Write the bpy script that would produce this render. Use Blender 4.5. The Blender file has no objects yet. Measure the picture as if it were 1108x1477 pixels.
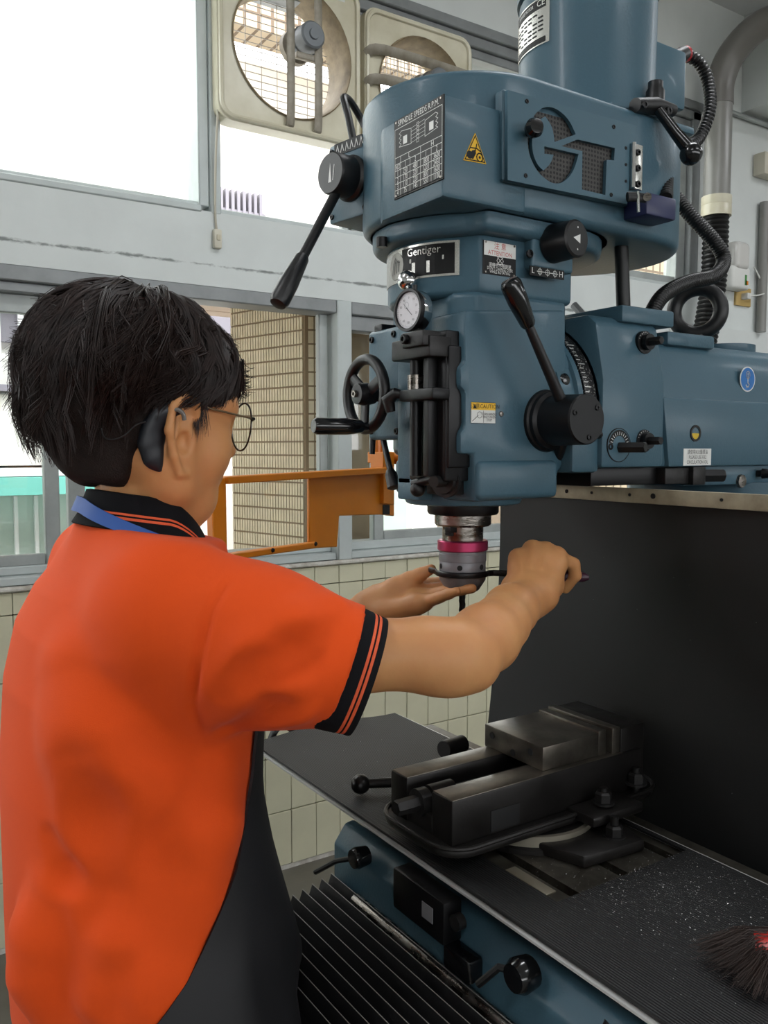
import bpy, bmesh, math, random
import numpy as np
from mathutils import Vector, Matrix

scene = bpy.context.scene
COL = scene.collection
PI = math.pi

# ------------------------------------------------------------------ camera, sky, lights, exposure
AZ = math.radians(56.7)
PITCH = math.atan(90 / 1230.0)
cam_d = bpy.data.cameras.new('camera')
cam_d.sensor_fit = 'AUTO'
cam_d.sensor_width = 36.0
cam_d.lens = 36.0 * 1230.0 / 1477.0
cam_d.clip_start = 0.02
cam = bpy.data.objects.new('camera', cam_d)
COL.objects.link(cam)
cam.location = (0, 0, 1.5)
cam.rotation_euler = (PI / 2 - PITCH, 0, AZ - PI / 2)
scene.camera = cam

world = bpy.data.worlds.new('overcast_sky')
scene.world = world
world.use_nodes = True
bg = world.node_tree.nodes['Background']
bg.inputs['Color'].default_value = (0.97, 0.985, 1.0, 1)
bg.inputs['Strength'].default_value = 6.0

scene.view_settings.view_transform = 'Standard'
scene.view_settings.look = 'None'
scene.view_settings.gamma = 1.0
scene.view_settings.use_curve_mapping = False
scene.view_settings.exposure = 0.0
CEIL_LAMP_W = 17.0

# ------------------------------------------------------------------ helpers
def srgb(h):
    if isinstance(h, str):
        c = [int(h[i:i + 2], 16) / 255 for i in (0, 2, 4)]
    else:
        c = [v / 255 for v in h]
    return tuple(v / 12.92 if v <= 0.04045 else ((v + 0.055) / 1.055) ** 2.4 for v in c) + (1,)

_M = {}
def mat(name, col='808080', rough=0.5, metal=0.0, bump=0.0, bscale=200.0, var=0.0, vscale=8.0, col2=None,
        spec=0.5, sheen=0.0, coat=0.0, stretch=(1, 1, 1), trans=0.0, emit=None, estr=0.0, rvar=0.0, sub=0.0, detail=4.0):
    if name in _M:
        return _M[name]
    m = bpy.data.materials.new(name)
    m.use_nodes = True
    nt = m.node_tree
    b = nt.nodes['Principled BSDF']
    c = srgb(col)
    b.inputs['Base Color'].default_value = c
    b.inputs['Roughness'].default_value = rough
    b.inputs['Metallic'].default_value = metal
    b.inputs['Specular IOR Level'].default_value = spec
    if sheen: b.inputs['Sheen Weight'].default_value = sheen
    if coat:
        b.inputs['Coat Weight'].default_value = coat
        b.inputs['Coat Roughness'].default_value = 0.12
    if trans: b.inputs['Transmission Weight'].default_value = trans
    if sub:
        b.inputs['Subsurface Weight'].default_value = sub
        b.inputs['Subsurface Radius'].default_value = (0.012, 0.005, 0.003)
        b.inputs['Subsurface Scale'].default_value = 0.4
    if emit:
        b.inputs['Emission Color'].default_value = srgb(emit)
        b.inputs['Emission Strength'].default_value = estr
    tc = nt.nodes.new('ShaderNodeTexCoord')
    mp = nt.nodes.new('ShaderNodeMapping')
    mp.inputs['Scale'].default_value = stretch
    nt.links.new(tc.outputs['Object'], mp.inputs['Vector'])
    if var or col2 or rvar:
        n = nt.nodes.new('ShaderNodeTexNoise')
        n.inputs['Scale'].default_value = vscale
        n.inputs['Detail'].default_value = detail
        n.inputs['Roughness'].default_value = 0.6
        nt.links.new(mp.outputs['Vector'], n.inputs['Vector'])
        if var or col2:
            r = nt.nodes.new('ShaderNodeValToRGB')
            r.color_ramp.elements[0].position = 0.3
            r.color_ramp.elements[1].position = 0.7
            if col2:
                r.color_ramp.elements[0].color = srgb(col2)
                r.color_ramp.elements[1].color = c
            else:
                r.color_ramp.elements[0].color = tuple(v * (1 - var) for v in c[:3]) + (1,)
                r.color_ramp.elements[1].color = tuple(min(1, v * (1 + var)) for v in c[:3]) + (1,)
            nt.links.new(n.outputs['Fac'], r.inputs['Fac'])
            nt.links.new(r.outputs['Color'], b.inputs['Base Color'])
        if rvar:
            mr = nt.nodes.new('ShaderNodeMapRange')
            mr.inputs['From Min'].default_value = 0.3
            mr.inputs['From Max'].default_value = 0.7
            mr.inputs['To Min'].default_value = max(0.03, rough - rvar)
            mr.inputs['To Max'].default_value = min(1, rough + rvar)
            nt.links.new(n.outputs['Fac'], mr.inputs['Value'])
            nt.links.new(mr.outputs['Result'], b.inputs['Roughness'])
    if bump:
        n2 = nt.nodes.new('ShaderNodeTexNoise')
        n2.inputs['Scale'].default_value = bscale
        n2.inputs['Detail'].default_value = 3.0
        nt.links.new(mp.outputs['Vector'], n2.inputs['Vector'])
        bp = nt.nodes.new('ShaderNodeBump')
        bp.inputs['Strength'].default_value = bump
        bp.inputs['Distance'].default_value = 0.002
        nt.links.new(n2.outputs['Fac'], bp.inputs['Height'])
        nt.links.new(bp.outputs['Normal'], b.inputs['Normal'])
    _M[name] = m
    return m

def loc_of(o):
    v = Vector(o.location)
    p = o.parent
    while p is not None:
        v += Vector(p.location)
        p = p.parent
    return v

def add(name, bm_or_me, material, parent=None, smooth=35, kind=None, label=None):
    if isinstance(bm_or_me, bmesh.types.BMesh):
        me = bpy.data.meshes.new(name)
        bm_or_me.to_mesh(me)
        bm_or_me.free()
    else:
        me = bm_or_me
    if material is not None and len(me.materials) == 0:
        me.materials.append(material)
    if smooth:
        me.shade_smooth()
        if smooth < 180:
            me.set_sharp_from_angle(angle=math.radians(smooth))
    o = bpy.data.objects.new(name, me)
    COL.objects.link(o)
    if parent is not None:
        o.parent = parent
        o.matrix_parent_inverse = Matrix.Translation(-base_of(parent))
    if kind: o['kind'] = kind
    if label: o['label'] = label
    return o

_BASE = {}
def base_of(o):
    return _BASE.get(o.name, Vector((0, 0, 0)))

def thing(name, label, cat, base=(0, 0, 0), group=None, kind=None):
    o = bpy.data.objects.new(name, None)
    COL.objects.link(o)
    o.location = base
    o.empty_display_size = 0.05
    _BASE[o.name] = Vector(base)
    o['label'] = label
    o['category'] = cat
    if group: o['group'] = group
    if kind: o['kind'] = kind
    return o

def tag(o, label, cat, group=None, kind=None):
    o['label'] = label
    o['category'] = cat
    if group: o['group'] = group
    if kind: o['kind'] = kind
    return o

def struct(name, bm, m, label, cat, smooth=35):
    return tag(add(name, bm, m, None, smooth), label, cat, kind='structure')

def BM():
    return bmesh.new()

def join(dst, src, mtx=None):
    """append bmesh src to dst"""
    if mtx is not None:
        bmesh.ops.transform(src, matrix=mtx, verts=src.verts)
    vm = {}
    for v in src.verts:
        vm[v] = dst.verts.new(v.co)
    for fc in src.faces:
        try:
            dst.faces.new([vm[v] for v in fc.verts])
        except ValueError:
            pass
    src.free()
    return dst

def bevel_sharp(bm, off, seg=2, ang=25):
    bm.normal_update()
    es = [e for e in bm.edges if len(e.link_faces) == 2 and e.calc_face_angle(0) > math.radians(ang)]
    if es and off > 0:
        bmesh.ops.bevel(bm, geom=es, offset=off, offset_type='OFFSET', segments=seg, profile=0.5, affect='EDGES', clamp_overlap=True)
    return bm

def box(x0, x1, y0, y1, z0, z1, bev=0.0, seg=2, bm=None):
    b = BM()
    bmesh.ops.create_cube(b, size=1.0)
    for v in b.verts:
        v.co = Vector((x0 + (v.co.x + .5) * (x1 - x0), y0 + (v.co.y + .5) * (y1 - y0), z0 + (v.co.z + .5) * (z1 - z0)))
    if bev: bevel_sharp(b, bev, seg)
    return join(bm, b) if bm is not None else b

def frame_mtx(o, zdir, up=(0, 0, 1)):
    z = Vector(zdir).normalized()
    u = Vector(up)
    if abs(z.dot(u)) > 0.99: u = Vector((1, 0, 0))
    x = u.cross(z).normalized()
    y = z.cross(x)
    m = Matrix((x, y, z)).transposed().to_4x4()
    m.translation = Vector(o)
    return m

def plane_mtx(o, n, up=(0, 0, 1)):
    """local x to the right when looking at the face, y up, z = outward normal"""
    return frame_mtx(o, n, up)

def prism(pts, z0, z1, bev=0.0, seg=2, mtx=None, bm=None, ang=25):
    b = BM()
    a = sum(pts[i][0] * pts[(i + 1) % len(pts)][1] - pts[(i + 1) % len(pts)][0] * pts[i][1] for i in range(len(pts)))
    if a < 0: pts = list(reversed(pts))
    lo = [b.verts.new((p[0], p[1], z0)) for p in pts]
    hi = [b.verts.new((p[0], p[1], z1)) for p in pts]
    n = len(pts)
    b.faces.new(list(reversed(lo)))
    b.faces.new(hi)
    for i in range(n):
        b.faces.new((lo[i], lo[(i + 1) % n], hi[(i + 1) % n], hi[i]))
    if bev: bevel_sharp(b, bev, seg, ang)
    if mtx is not None: bmesh.ops.transform(b, matrix=mtx, verts=b.verts)
    return join(bm, b) if bm is not None else b

def lathe(prof, o=(0, 0, 0), axis=(0, 0, 1), n=32, bm=None, up=(0, 0, 1), a0=0.0, a1=2 * PI):
    """prof: [(radius, height)] along axis from o"""
    b = BM()
    full = abs(a1 - a0 - 2 * PI) < 1e-6
    m = n if full else n + 1
    rings = []
    for r, h in prof:
        if r < 1e-6:
            rings.append([b.verts.new((0, 0, h))])
        else:
            rings.append([b.verts.new((r * math.cos(a0 + (a1 - a0) * i / n), r * math.sin(a0 + (a1 - a0) * i / n), h)) for i in range(m)])
    for k in range(len(rings) - 1):
        A, B = rings[k], rings[k + 1]
        for i in range(n if not full else n):
            j = (i + 1) % m
            if not full and i + 1 >= m: break
            if len(A) == 1 and len(B) == 1: continue
            if len(A) == 1: b.faces.new((A[0], B[j], B[i]))
            elif len(B) == 1: b.faces.new((A[i], A[j], B[0]))
            else: b.faces.new((A[i], A[j], B[j], B[i]))
    bmesh.ops.recalc_face_normals(b, faces=b.faces)
    bmesh.ops.transform(b, matrix=frame_mtx(o, axis, up), verts=b.verts)
    return join(bm, b) if bm is not None else b

def cyl(p0, p1, r0, r1=None, n=24, bev=0.0, bm=None, cap=True):
    if r1 is None: r1 = r0
    p0, p1 = Vector(p0), Vector(p1)
    L = (p1 - p0).length
    if bev:
        prof = [(0, 0), (r0 - bev, 0), (r0, bev), (r1, L - bev), (r1 - bev, L), (0, L)]
    else:
        prof = [(0, 0), (r0, 0), (r1, L), (0, L)] if cap else [(r0, 0), (r1, L)]
    return lathe(prof, p0, p1 - p0, n, bm)

def smooth_path(pts, sub=6):
    P = [Vector(p) for p in pts]
    out = []
    n = len(P)
    for i in range(n - 1):
        p0, p1, p2, p3 = P[max(i - 1, 0)], P[i], P[i + 1], P[min(i + 2, n - 1)]
        for s in range(sub):
            t = s / sub
            out.append(0.5 * ((2 * p1) + (p2 - p0) * t + (2 * p0 - 5 * p1 + 4 * p2 - p3) * t * t + (3 * p1 - p0 - 3 * p2 + p3) * t ** 3))
    out.append(P[-1])
    return out

def tube(path, r, n=12, bm=None, cap=True, closed=False, flat=None, up=None):
    """r: number, list or function of t; flat=(sx,sy) scales the section"""
    P = [Vector(p) for p in path]
    b = BM()
    m = len(P)
    T = []
    for i in range(m):
        a = P[(i - 1) % m] if (closed or i > 0) else P[i]
        c = P[(i + 1) % m] if (closed or i < m - 1) else P[i]
        T.append((c - a).normalized())
    u = Vector(up) if up else (Vector((0, 0, 1)) if abs(T[0].z) < 0.9 else Vector((1, 0, 0)))
    X = (u - T[0] * u.dot(T[0])).normalized()
    rings = []
    for i in range(m):
        X = (X - T[i] * X.dot(T[i])).normalized()
        Y = T[i].cross(X)
        t = i / max(1, m - 1)
        rr = r(t) if callable(r) else (r[i] if isinstance(r, (list, tuple)) else r)
        sx, sy = flat if flat else (1, 1)
        rings.append([b.verts.new(P[i] + X * (rr * sx * math.cos(2 * PI * k / n)) + Y * (rr * sy * math.sin(2 * PI * k / n))) for k in range(n)])
    cnt = m if closed else m - 1
    for i in range(cnt):
        A, B = rings[i], rings[(i + 1) % m]
        for k in range(n):
            b.faces.new((A[k], A[(k + 1) % n], B[(k + 1) % n], B[k]))
    if cap and not closed:
        b.faces.new(list(reversed(rings[0])))
        b.faces.new(rings[-1])
    bmesh.ops.recalc_face_normals(b, faces=b.faces)
    return join(bm, b) if bm is not None else b

def ball(c, r, seg=20, bm=None, scale=(1, 1, 1)):
    b = BM()
    bmesh.ops.create_uvsphere(b, u_segments=seg, v_segments=max(6, seg // 2 + 2), radius=1.0)
    for v in b.verts:
        v.co = Vector((c[0] + v.co.x * r * scale[0], c[1] + v.co.y * r * scale[1], c[2] + v.co.z * r * scale[2]))
    return join(bm, b) if bm is not None else b

def torus(c, axis, R, r, n=32, k=12, bm=None):
    m = frame_mtx(c, axis)
    pts = [m @ Vector((R * math.cos(2 * PI * i / n), R * math.sin(2 * PI * i / n), 0)) for i in range(n)]
    return tube(pts, r, k, bm, closed=True, up=Vector(axis))

def arc(cx, cy, r, a0, a1, n):
    return [(cx + r * math.cos(math.radians(a0 + (a1 - a0) * i / n)), cy + r * math.sin(math.radians(a0 + (a1 - a0) * i / n))) for i in range(n + 1)]

def rrect(x0, x1, y0, y1, r, n=5):
    return (arc(x1 - r, y0 + r, r, -90, 0, n) + arc(x1 - r, y1 - r, r, 0, 90, n) + arc(x0 + r, y1 - r, r, 90, 180, n) + arc(x0 + r, y0 + r, r, 180, 270, n))

def text_me(txt, size, mtx, align='CENTER', ext=0.0, sx=1.0):
    cu = bpy.data.curves.new('lettering', 'FONT')
    cu.body = txt
    cu.size = size
    cu.align_x = align
    cu.align_y = 'CENTER'
    cu.extrude = ext
    cu.resolution_u = 2
    cu.fill_mode = 'FRONT' if ext == 0 else 'BOTH'
    to = bpy.data.objects.new('tmp_text', cu)
    COL.objects.link(to)
    dg = bpy.context.evaluated_depsgraph_get()
    me = bpy.data.meshes.new_from_object(to.evaluated_get(dg))
    bpy.data.objects.remove(to)
    bpy.data.curves.remove(cu)
    b = BM()
    b.from_mesh(me)
    bpy.data.meshes.remove(me)
    bmesh.ops.transform(b, matrix=mtx @ Matrix.Diagonal((sx, 1, 1, 1)), verts=b.verts)
    return b

def rect_local(x0, x1, y0, y1, z, mtx, bm=None):
    b = BM()
    vs = [b.verts.new(mtx @ Vector(p)) for p in ((x0, y0, z), (x1, y0, z), (x1, y1, z), (x0, y1, z))]
    b.faces.new(vs)
    return join(bm, b) if bm is not None else b

def line_local(pts, w, z, mtx, bm=None, closed=False):
    """thin printed line in a plane"""
    b = bm if bm is not None else BM()
    n = len(pts)
    for i in range(n if closed else n - 1):
        p, q = Vector(pts[i]), Vector(pts[(i + 1) % n])
        d = (q - p)
        if d.length < 1e-9: continue
        d.normalize()
        nn = Vector((-d.y, d.x)) * w / 2
        e = d * w / 2
        vs = [b.verts.new(mtx @ Vector((c.x, c.y, z))) for c in (p - e - nn, q + e - nn, q + e + nn, p - e + nn)]
        b.faces.new(vs)
    return b

def poly_local(pts, z, mtx, bm=None):
    b = bm if bm is not None else BM()
    b.faces.new([b.verts.new(mtx @ Vector((p[0], p[1], z))) for p in pts])
    return b

def copy_into(src, loc, parent=None, name=None, rotz=None):
    o = src.copy()
    COL.objects.link(o)
    o.location = loc
    if rotz is not None: o.rotation_euler = (0, 0, rotz)
    return o

# point seen at a picture position at a given distance in front of the camera (used for layout of real, deep geometry)
_Fh = Vector((math.cos(AZ), math.sin(AZ), 0))
_R = Vector((math.sin(AZ), -math.cos(AZ), 0))
_F = _Fh * math.cos(PITCH) - Vector((0, 0, 1)) * math.sin(PITCH)
_U = _Fh * math.sin(PITCH) + Vector((0, 0, 1)) * math.cos(PITCH)
_C = Vector((0, 0, 1.5))
def ray(x, y): return _F + _R * ((x - 554.0) / 1230.0) - _U * ((y - 738.5) / 1230.0)
def at(x, y, d): return _C + ray(x, y) * d
def onx(x, y, X):
    r = ray(x, y); return _C + r * (X / r.x)
def ony(x, y, Y):
    r = ray(x, y); return _C + r * (Y / r.y)
def onz(x, y, z):
    r = ray(x, y); return _C + r * ((z - 1.5) / r.z)

# ------------------------------------------------------------------ materials of the setting
M_wall = mat('wall_paint', 'cfd3d1', 0.75, bump=0.12, bscale=60, var=0.04, vscale=5)
def stained_wall():
    m = mat('stained_beam_paint', 'd2d7d5', 0.7, bump=0.15, bscale=70, var=0.05, vscale=4)
    nt = m.node_tree
    b = nt.nodes['Principled BSDF']
    src = b.inputs['Base Color'].links[0].from_socket
    tc = [n for n in nt.nodes if n.type == 'TEX_COORD'][0]
    sep = nt.nodes.new('ShaderNodeSeparateXYZ')
    nt.links.new(tc.outputs['Object'], sep.inputs[0])
    # band of flaked paint along the old crack of the beam
    d = nt.nodes.new('ShaderNodeMath'); d.operation = 'SUBTRACT'; d.inputs[1].default_value = 2.098
    nt.links.new(sep.outputs['Z'], d.inputs[0])
    ab = nt.nodes.new('ShaderNodeMath'); ab.operation = 'ABSOLUTE'
    nt.links.new(d.outputs[0], ab.inputs[0])
    mr = nt.nodes.new('ShaderNodeMapRange')
    mr.inputs['From Min'].default_value = 0.0; mr.inputs['From Max'].default_value = 0.022
    mr.inputs['To Min'].default_value = 0.62; mr.inputs['To Max'].default_value = 0.0
    nt.links.new(ab.outputs[0], mr.inputs['Value'])
    n = nt.nodes.new('ShaderNodeTexNoise'); n.inputs['Scale'].default_value = 22; n.inputs['Detail'].default_value = 9; n.inputs['Roughness'].default_value = 0.75
    mp = nt.nodes.new('ShaderNodeMapping'); mp.inputs['Scale'].default_value = (0.7, 1, 1.8)
    nt.links.new(tc.outputs['Object'], mp.inputs['Vector']); nt.links.new(mp.outputs['Vector'], n.inputs['Vector'])
    mu = nt.nodes.new('ShaderNodeMath'); mu.operation = 'MULTIPLY'
    nt.links.new(mr.outputs['Result'], mu.inputs[0]); nt.links.new(n.outputs['Fac'], mu.inputs[1])
    r = nt.nodes.new('ShaderNodeValToRGB')
    r.color_ramp.elements[0].position = 0.22; r.color_ramp.elements[1].position = 0.31
    r.color_ramp.elements[0].color = (0, 0, 0, 1); r.color_ramp.elements[1].color = (0.8, 0.8, 0.8, 1)
    nt.links.new(mu.outputs[0], r.inputs['Fac'])
    mx = nt.nodes.new('ShaderNodeMixRGB')
    mx.inputs['Color2'].default_value = srgb('5d6360')
    nt.links.new(r.outputs['Color'], mx.inputs['Fac']); nt.links.new(src, mx.inputs['Color1'])
    nt.links.new(mx.outputs['Color'], b.inputs['Base Color'])
    return m
M_beam = stained_wall()
M_tile = mat('cream_wall_tile', 'cfcbb0', 0.28, bump=0.04, bscale=30, var=0.05, vscale=6)
M_grout = mat('dark_grout', '37322b', 0.9)
M_sill = mat('worn_plaster_sill', 'd8d6cf', 0.7, bump=0.4, bscale=90, col2='a49c90', vscale=25)
M_floor = mat('worn_concrete_floor', '77736a', 0.55, bump=0.25, bscale=40, col2='5d594f', vscale=7, rvar=0.15)
M_ceil = mat('ceiling_paint', 'd6d7d8', 0.8)
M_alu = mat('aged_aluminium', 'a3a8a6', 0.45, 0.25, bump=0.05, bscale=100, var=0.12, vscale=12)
M_alud = mat('darker_grey_aluminium', '86898a', 0.45, 0.3, var=0.12, vscale=12)  # darker grey aluminium of the head rails and side jamb
M_frame = mat('painted_frame_grey', 'b9c0bf', 0.5, 0.1, var=0.06, vscale=10)
M_cream = mat('cream_sheet_metal', 'd7d2bd', 0.3, bump=0.02, bscale=30, col2='c2bba2', vscale=6)
M_black = mat('black_plastic', '16171a', 0.35, spec=0.5)
M_dark = mat('dark_gap', '0d0d0e', 0.8)

def glass_mat(name, tint=(1, 1, 1), gl=0.06, rough=0.02):
    m = bpy.data.materials.new(name)
    m.use_nodes = True
    nt = m.node_tree
    nt.nodes.clear()
    out = nt.nodes.new('ShaderNodeOutputMaterial')
    t = nt.nodes.new('ShaderNodeBsdfTransparent'); t.inputs['Color'].default_value = tuple(tint) + (1,)
    g = nt.nodes.new('ShaderNodeBsdfGlossy'); g.inputs['Roughness'].default_value = rough
    mx = nt.nodes.new('ShaderNodeMixShader'); mx.inputs['Fac'].default_value = gl
    nt.links.new(t.outputs[0], mx.inputs[1]); nt.links.new(g.outputs[0], mx.inputs[2]); nt.links.new(mx.outputs[0], out.inputs['Surface'])
    return m
M_glass = glass_mat('window_glass', (0.96, 0.98, 0.97), 0.05)

# ------------------------------------------------------------------ the room
YW = 2.667
struct('floor', box(-5, 7.5, -6, YW + 0.2, -0.12, 0.0), M_floor, 'grey worn concrete workshop floor', 'floor')
struct('ceiling', box(-5, 7.5, -6, YW + 0.2, 3.62, 3.75), M_ceil, 'plain pale ceiling above the workshop', 'ceiling')
bm = box(-5, 7.5, YW + 0.006, YW + 0.2, 0, 1.083)
box(3.35, 7.5, YW, YW + 0.2, 1.083, 2.03, bm=bm)
wall = struct('wall_back', bm, M_grout, 'workshop wall clad in cream tiles below the windows', 'wall')
bm = box(-5, 7.5, YW, YW + 0.2, 2.03, 2.268)
beam = struct('wall_beam', bm, M_beam, 'white painted concrete beam with a flaking crack between the window rows', 'beam')
bm = box(-5, 7.5, YW, YW + 0.2, 3.12, 3.62)
box(3.56, 7.5, YW, YW + 0.2, 2.268, 3.12, bm=bm)
box(3.36, 7.5, YW - 0.012, YW, 1.083, 2.10, bm=bm)
struct('wall_upper', bm, M_wall, 'white plaster wall above and to the side of the window rows', 'wall')
bm = box(-5.2, 7.5, -6.2, -6, 0, 1.5)
box(-5.2, 7.5, -6.2, -6, 2.7, 3.62, bm=bm)
for x_ in (-5.2, -2.1, 1.0, 4.1, 7.2): box(x_, x_ + 0.3, -6.2, -6, 1.5, 2.7, bm=bm)
struct('wall_front', bm, M_wall, 'white wall with wide window openings behind the viewer', 'wall')
struct('wall_left', box(-5.2, -5, -6, YW, 0, 3.62), M_wall, 'plain white end wall of the workshop', 'wall')
struct('wall_right', box(7.3, 7.5, -6, YW, 0, 3.62), M_wall, 'plain white side wall of the workshop', 'wall')

# cream tiles, 100 x 200 mm, one object each
tb = box(-0.0492, 0.0492, -0.006, 0.006, -0.0982, 0.0982, 0.0015, 1)
tme = bpy.data.meshes.new('tile'); tb.to_mesh(tme); tb.free(); tme.materials.append(M_tile); tme.shade_smooth(); tme.set_sharp_from_angle(angle=0.6)
tb = box(-0.0492, 0.0492, -0.006, 0.006, -0.0318, 0.0318, 0.0015, 1)
tme2 = bpy.data.meshes.new('tile_cut'); tb.to_mesh(tme2); tb.free(); tme2.materials.append(M_tile)
X0T = 1.2509
rng = random.Random(4)
for i in range(-11, 22):
    x = X0T + 0.1005 * i + 0.05025
    for j in range(6):
        o = bpy.data.objects.new('tile', tme if j < 5 else tme2)
        COL.objects.link(o)
        o.parent = wall
        z = 0.0165 + 0.2 * j + 0.1 if j < 5 else 1.0178 + 0.0318
        o.location = (x, YW - 0.001 + rng.uniform(-0.0012, 0.0012), z)
        o.rotation_euler = (rng.uniform(-.004, .004), 0, rng.uniform(-.006, .006))
b = tube([(-4, YW - 0.004, 1.091), (3.35, YW - 0.004, 1.091)], 0.011, 10, flat=(0.8, 1.3))
struct('trim_1', b, M_sill, 'chipped pale plaster sill strip on top of the tiles', 'sill')
struct('baseboard_back', box(-4, 3.35, YW - 0.004, YW + 0.006, 0, 0.017), M_sill, 'thin pale mortar strip where tiles meet the floor', 'baseboard')

# windows ---------------------------------------------------------------
def bars(name, spec, m, parent, bev=0.004):
    for s in spec:
        add(name, box(*s, bev, 1), m, parent, 40)
def pane(x0, x1, z0, z1, y, parent):
    add('pane', box(x0, x1, y - 0.0025, y + 0.0025, z0, z1), M_glass, parent, 0)

y0, y1 = YW + 0.03, YW + 0.11
w = thing('window_1', 'wide lower sliding window with aluminium frame, behind the person', 'window', (0.4, YW, 1.1), kind='structure')
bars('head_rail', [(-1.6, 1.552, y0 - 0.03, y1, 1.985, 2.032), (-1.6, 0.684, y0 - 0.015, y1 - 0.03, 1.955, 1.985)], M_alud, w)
bars('bottom_track', [(-1.6, 1.552, y0 - 0.02, y1, 1.098, 1.125), (-1.6, 1.552, y0 + 0.015, y1, 1.125, 1.152)], M_frame, w)
bars('stile', [(0.556, 0.600, y0 + 0.02, y0 + 0.05, 1.15, 1.957), (0.632, 0.684, y0 + 0.05, y0 + 0.085, 1.15, 1.957), (1.506, 1.542, y0 + 0.02, y0 + 0.05, 1.15, 1.986)], M_alu, w)
bars('rail', [(-1.6, 0.556, y0 + 0.022, y0 + 0.048, 1.90, 1.957), (-1.6, 0.556, y0 + 0.022, y0 + 0.048, 1.15, 1.185)], M_alu, w)
pane(-1.6, 0.557, 1.18, 1.905, y0 + 0.035, w)
pane(1.541, 1.553, 1.15, 1.957, y0 + 0.035, w)
w = thing('window_2', 'lower sliding window with aluminium frame, behind the milling head', 'window', (2.4, YW, 1.1), kind='structure')
bars('post', [(1.552, 1.612, y0 - 0.034, y1, 1.098, 2.032)], M_frame, w)
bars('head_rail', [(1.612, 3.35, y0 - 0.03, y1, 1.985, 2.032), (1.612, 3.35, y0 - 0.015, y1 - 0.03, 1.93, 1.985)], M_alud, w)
bars('bottom_track', [(1.612, 3.35, y0 - 0.02, y1, 1.098, 1.125), (1.612, 3.35, y0 + 0.01, y1, 1.125, 1.158)], M_frame, w)
bars('stile', [(1.735, 1.782, y0 + 0.015, y0 + 0.05, 1.155, 1.94), (2.40, 2.45, y0 + 0.015, y0 + 0.05, 1.155, 1.94), (3.30, 3.35, y0 + 0.015, y0 + 0.05, 1.155, 1.94)], M_alu, w)
bars('rail', [(1.782, 3.35, y0 + 0.018, y0 + 0.046, 1.155, 1.19)], M_alu, w)
pane(1.612, 1.736, 1.155, 1.94, y0 + 0.06, w)
pane(1.781, 2.401, 1.185, 1.94, y0 + 0.033, w)
pane(2.449, 3.301, 1.185, 1.94, y0 + 0.033, w)

w = thing('window_3', 'tall upper window glowing white over the painted beam', 'window', (0.2, YW, 2.28), kind='structure')
bars('sill_rail', [(-1.6, 1.05, y0 - 0.035, y1, 2.262, 2.284), (-1.6, 1.05, y0 - 0.01, y1 - 0.02, 2.284, 2.30)], M_frame, w)
bars('stile', [(1.046, 1.082, y0 - 0.02, y1, 2.284, 3.12), (1.082, 1.118, y0 - 0.032, y0 + 0.04, 2.262, 3.12)], M_frame, w)
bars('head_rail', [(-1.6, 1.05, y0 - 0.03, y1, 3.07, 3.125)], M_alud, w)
pane(-1.6, 1.047, 2.298, 3.075, y0 + 0.045, w)
w = thing('window_4', 'upper window that holds the exhaust fans', 'window', (2.2, YW, 2.28), kind='structure')
bars('sill_rail', [(1.118, 3.5, y0 - 0.02, y1, 2.262, 2.285)], M_frame, w)
bars('sash_rail', [(1.62, 3.5, y0 + 0.01, y0 + 0.04, 2.285, 2.325)], M_alu, w)
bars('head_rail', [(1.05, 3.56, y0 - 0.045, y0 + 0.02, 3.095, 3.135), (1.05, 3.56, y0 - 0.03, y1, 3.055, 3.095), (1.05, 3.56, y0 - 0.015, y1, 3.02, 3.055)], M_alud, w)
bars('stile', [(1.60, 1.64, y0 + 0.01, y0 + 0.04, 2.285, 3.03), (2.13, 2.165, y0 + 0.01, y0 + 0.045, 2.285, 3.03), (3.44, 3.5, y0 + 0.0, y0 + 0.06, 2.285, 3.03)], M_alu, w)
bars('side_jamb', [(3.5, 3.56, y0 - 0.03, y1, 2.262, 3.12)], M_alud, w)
pane(2.165, 3.44, 2.325, 3.02, y0 + 0.03, w)
pane(1.64, 2.13, 2.325, 2.57, y0 + 0.03, w)

# ------------------------------------------------------------------ outside
M_white = mat('white_facade', 'e4e2dc', 0.85, var=0.05, vscale=2)
M_tan = mat('tan_facade_tile', 'd3c7aa', 0.6, var=0.1, vscale=20)
M_tangr = mat('brown_tile_joint', '8a7860', 0.9)
M_soffit = mat('pinkish_soffit_plank', 'cdb6a3', 0.7, var=0.06, vscale=6)
M_teal_out = mat('teal_awning', '79c9bd', 0.6)
M_greenpan = mat('pale_green_screen', 'cfdfd8', 0.5, var=0.08, vscale=3)
M_grey_out = mat('grey_window_outside', '8b8790', 0.3, var=0.08, vscale=1.5)
M_bar = mat('white_bar', 'e6e6e6', 0.5)
M_ground = mat('pale_yard_ground', 'b9b6ae', 0.9, var=0.05, vscale=1)
struct('ground_yard', box(-30, 40, YW + 0.2, 40, -0.4, -0.13), M_ground, 'pale yard ground outside the windows', 'ground')
struct('ground_front', box(-30, 40, -30, YW, -0.4, -0.13), M_ground, 'pale ground around the open workshop front', 'ground')

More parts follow.
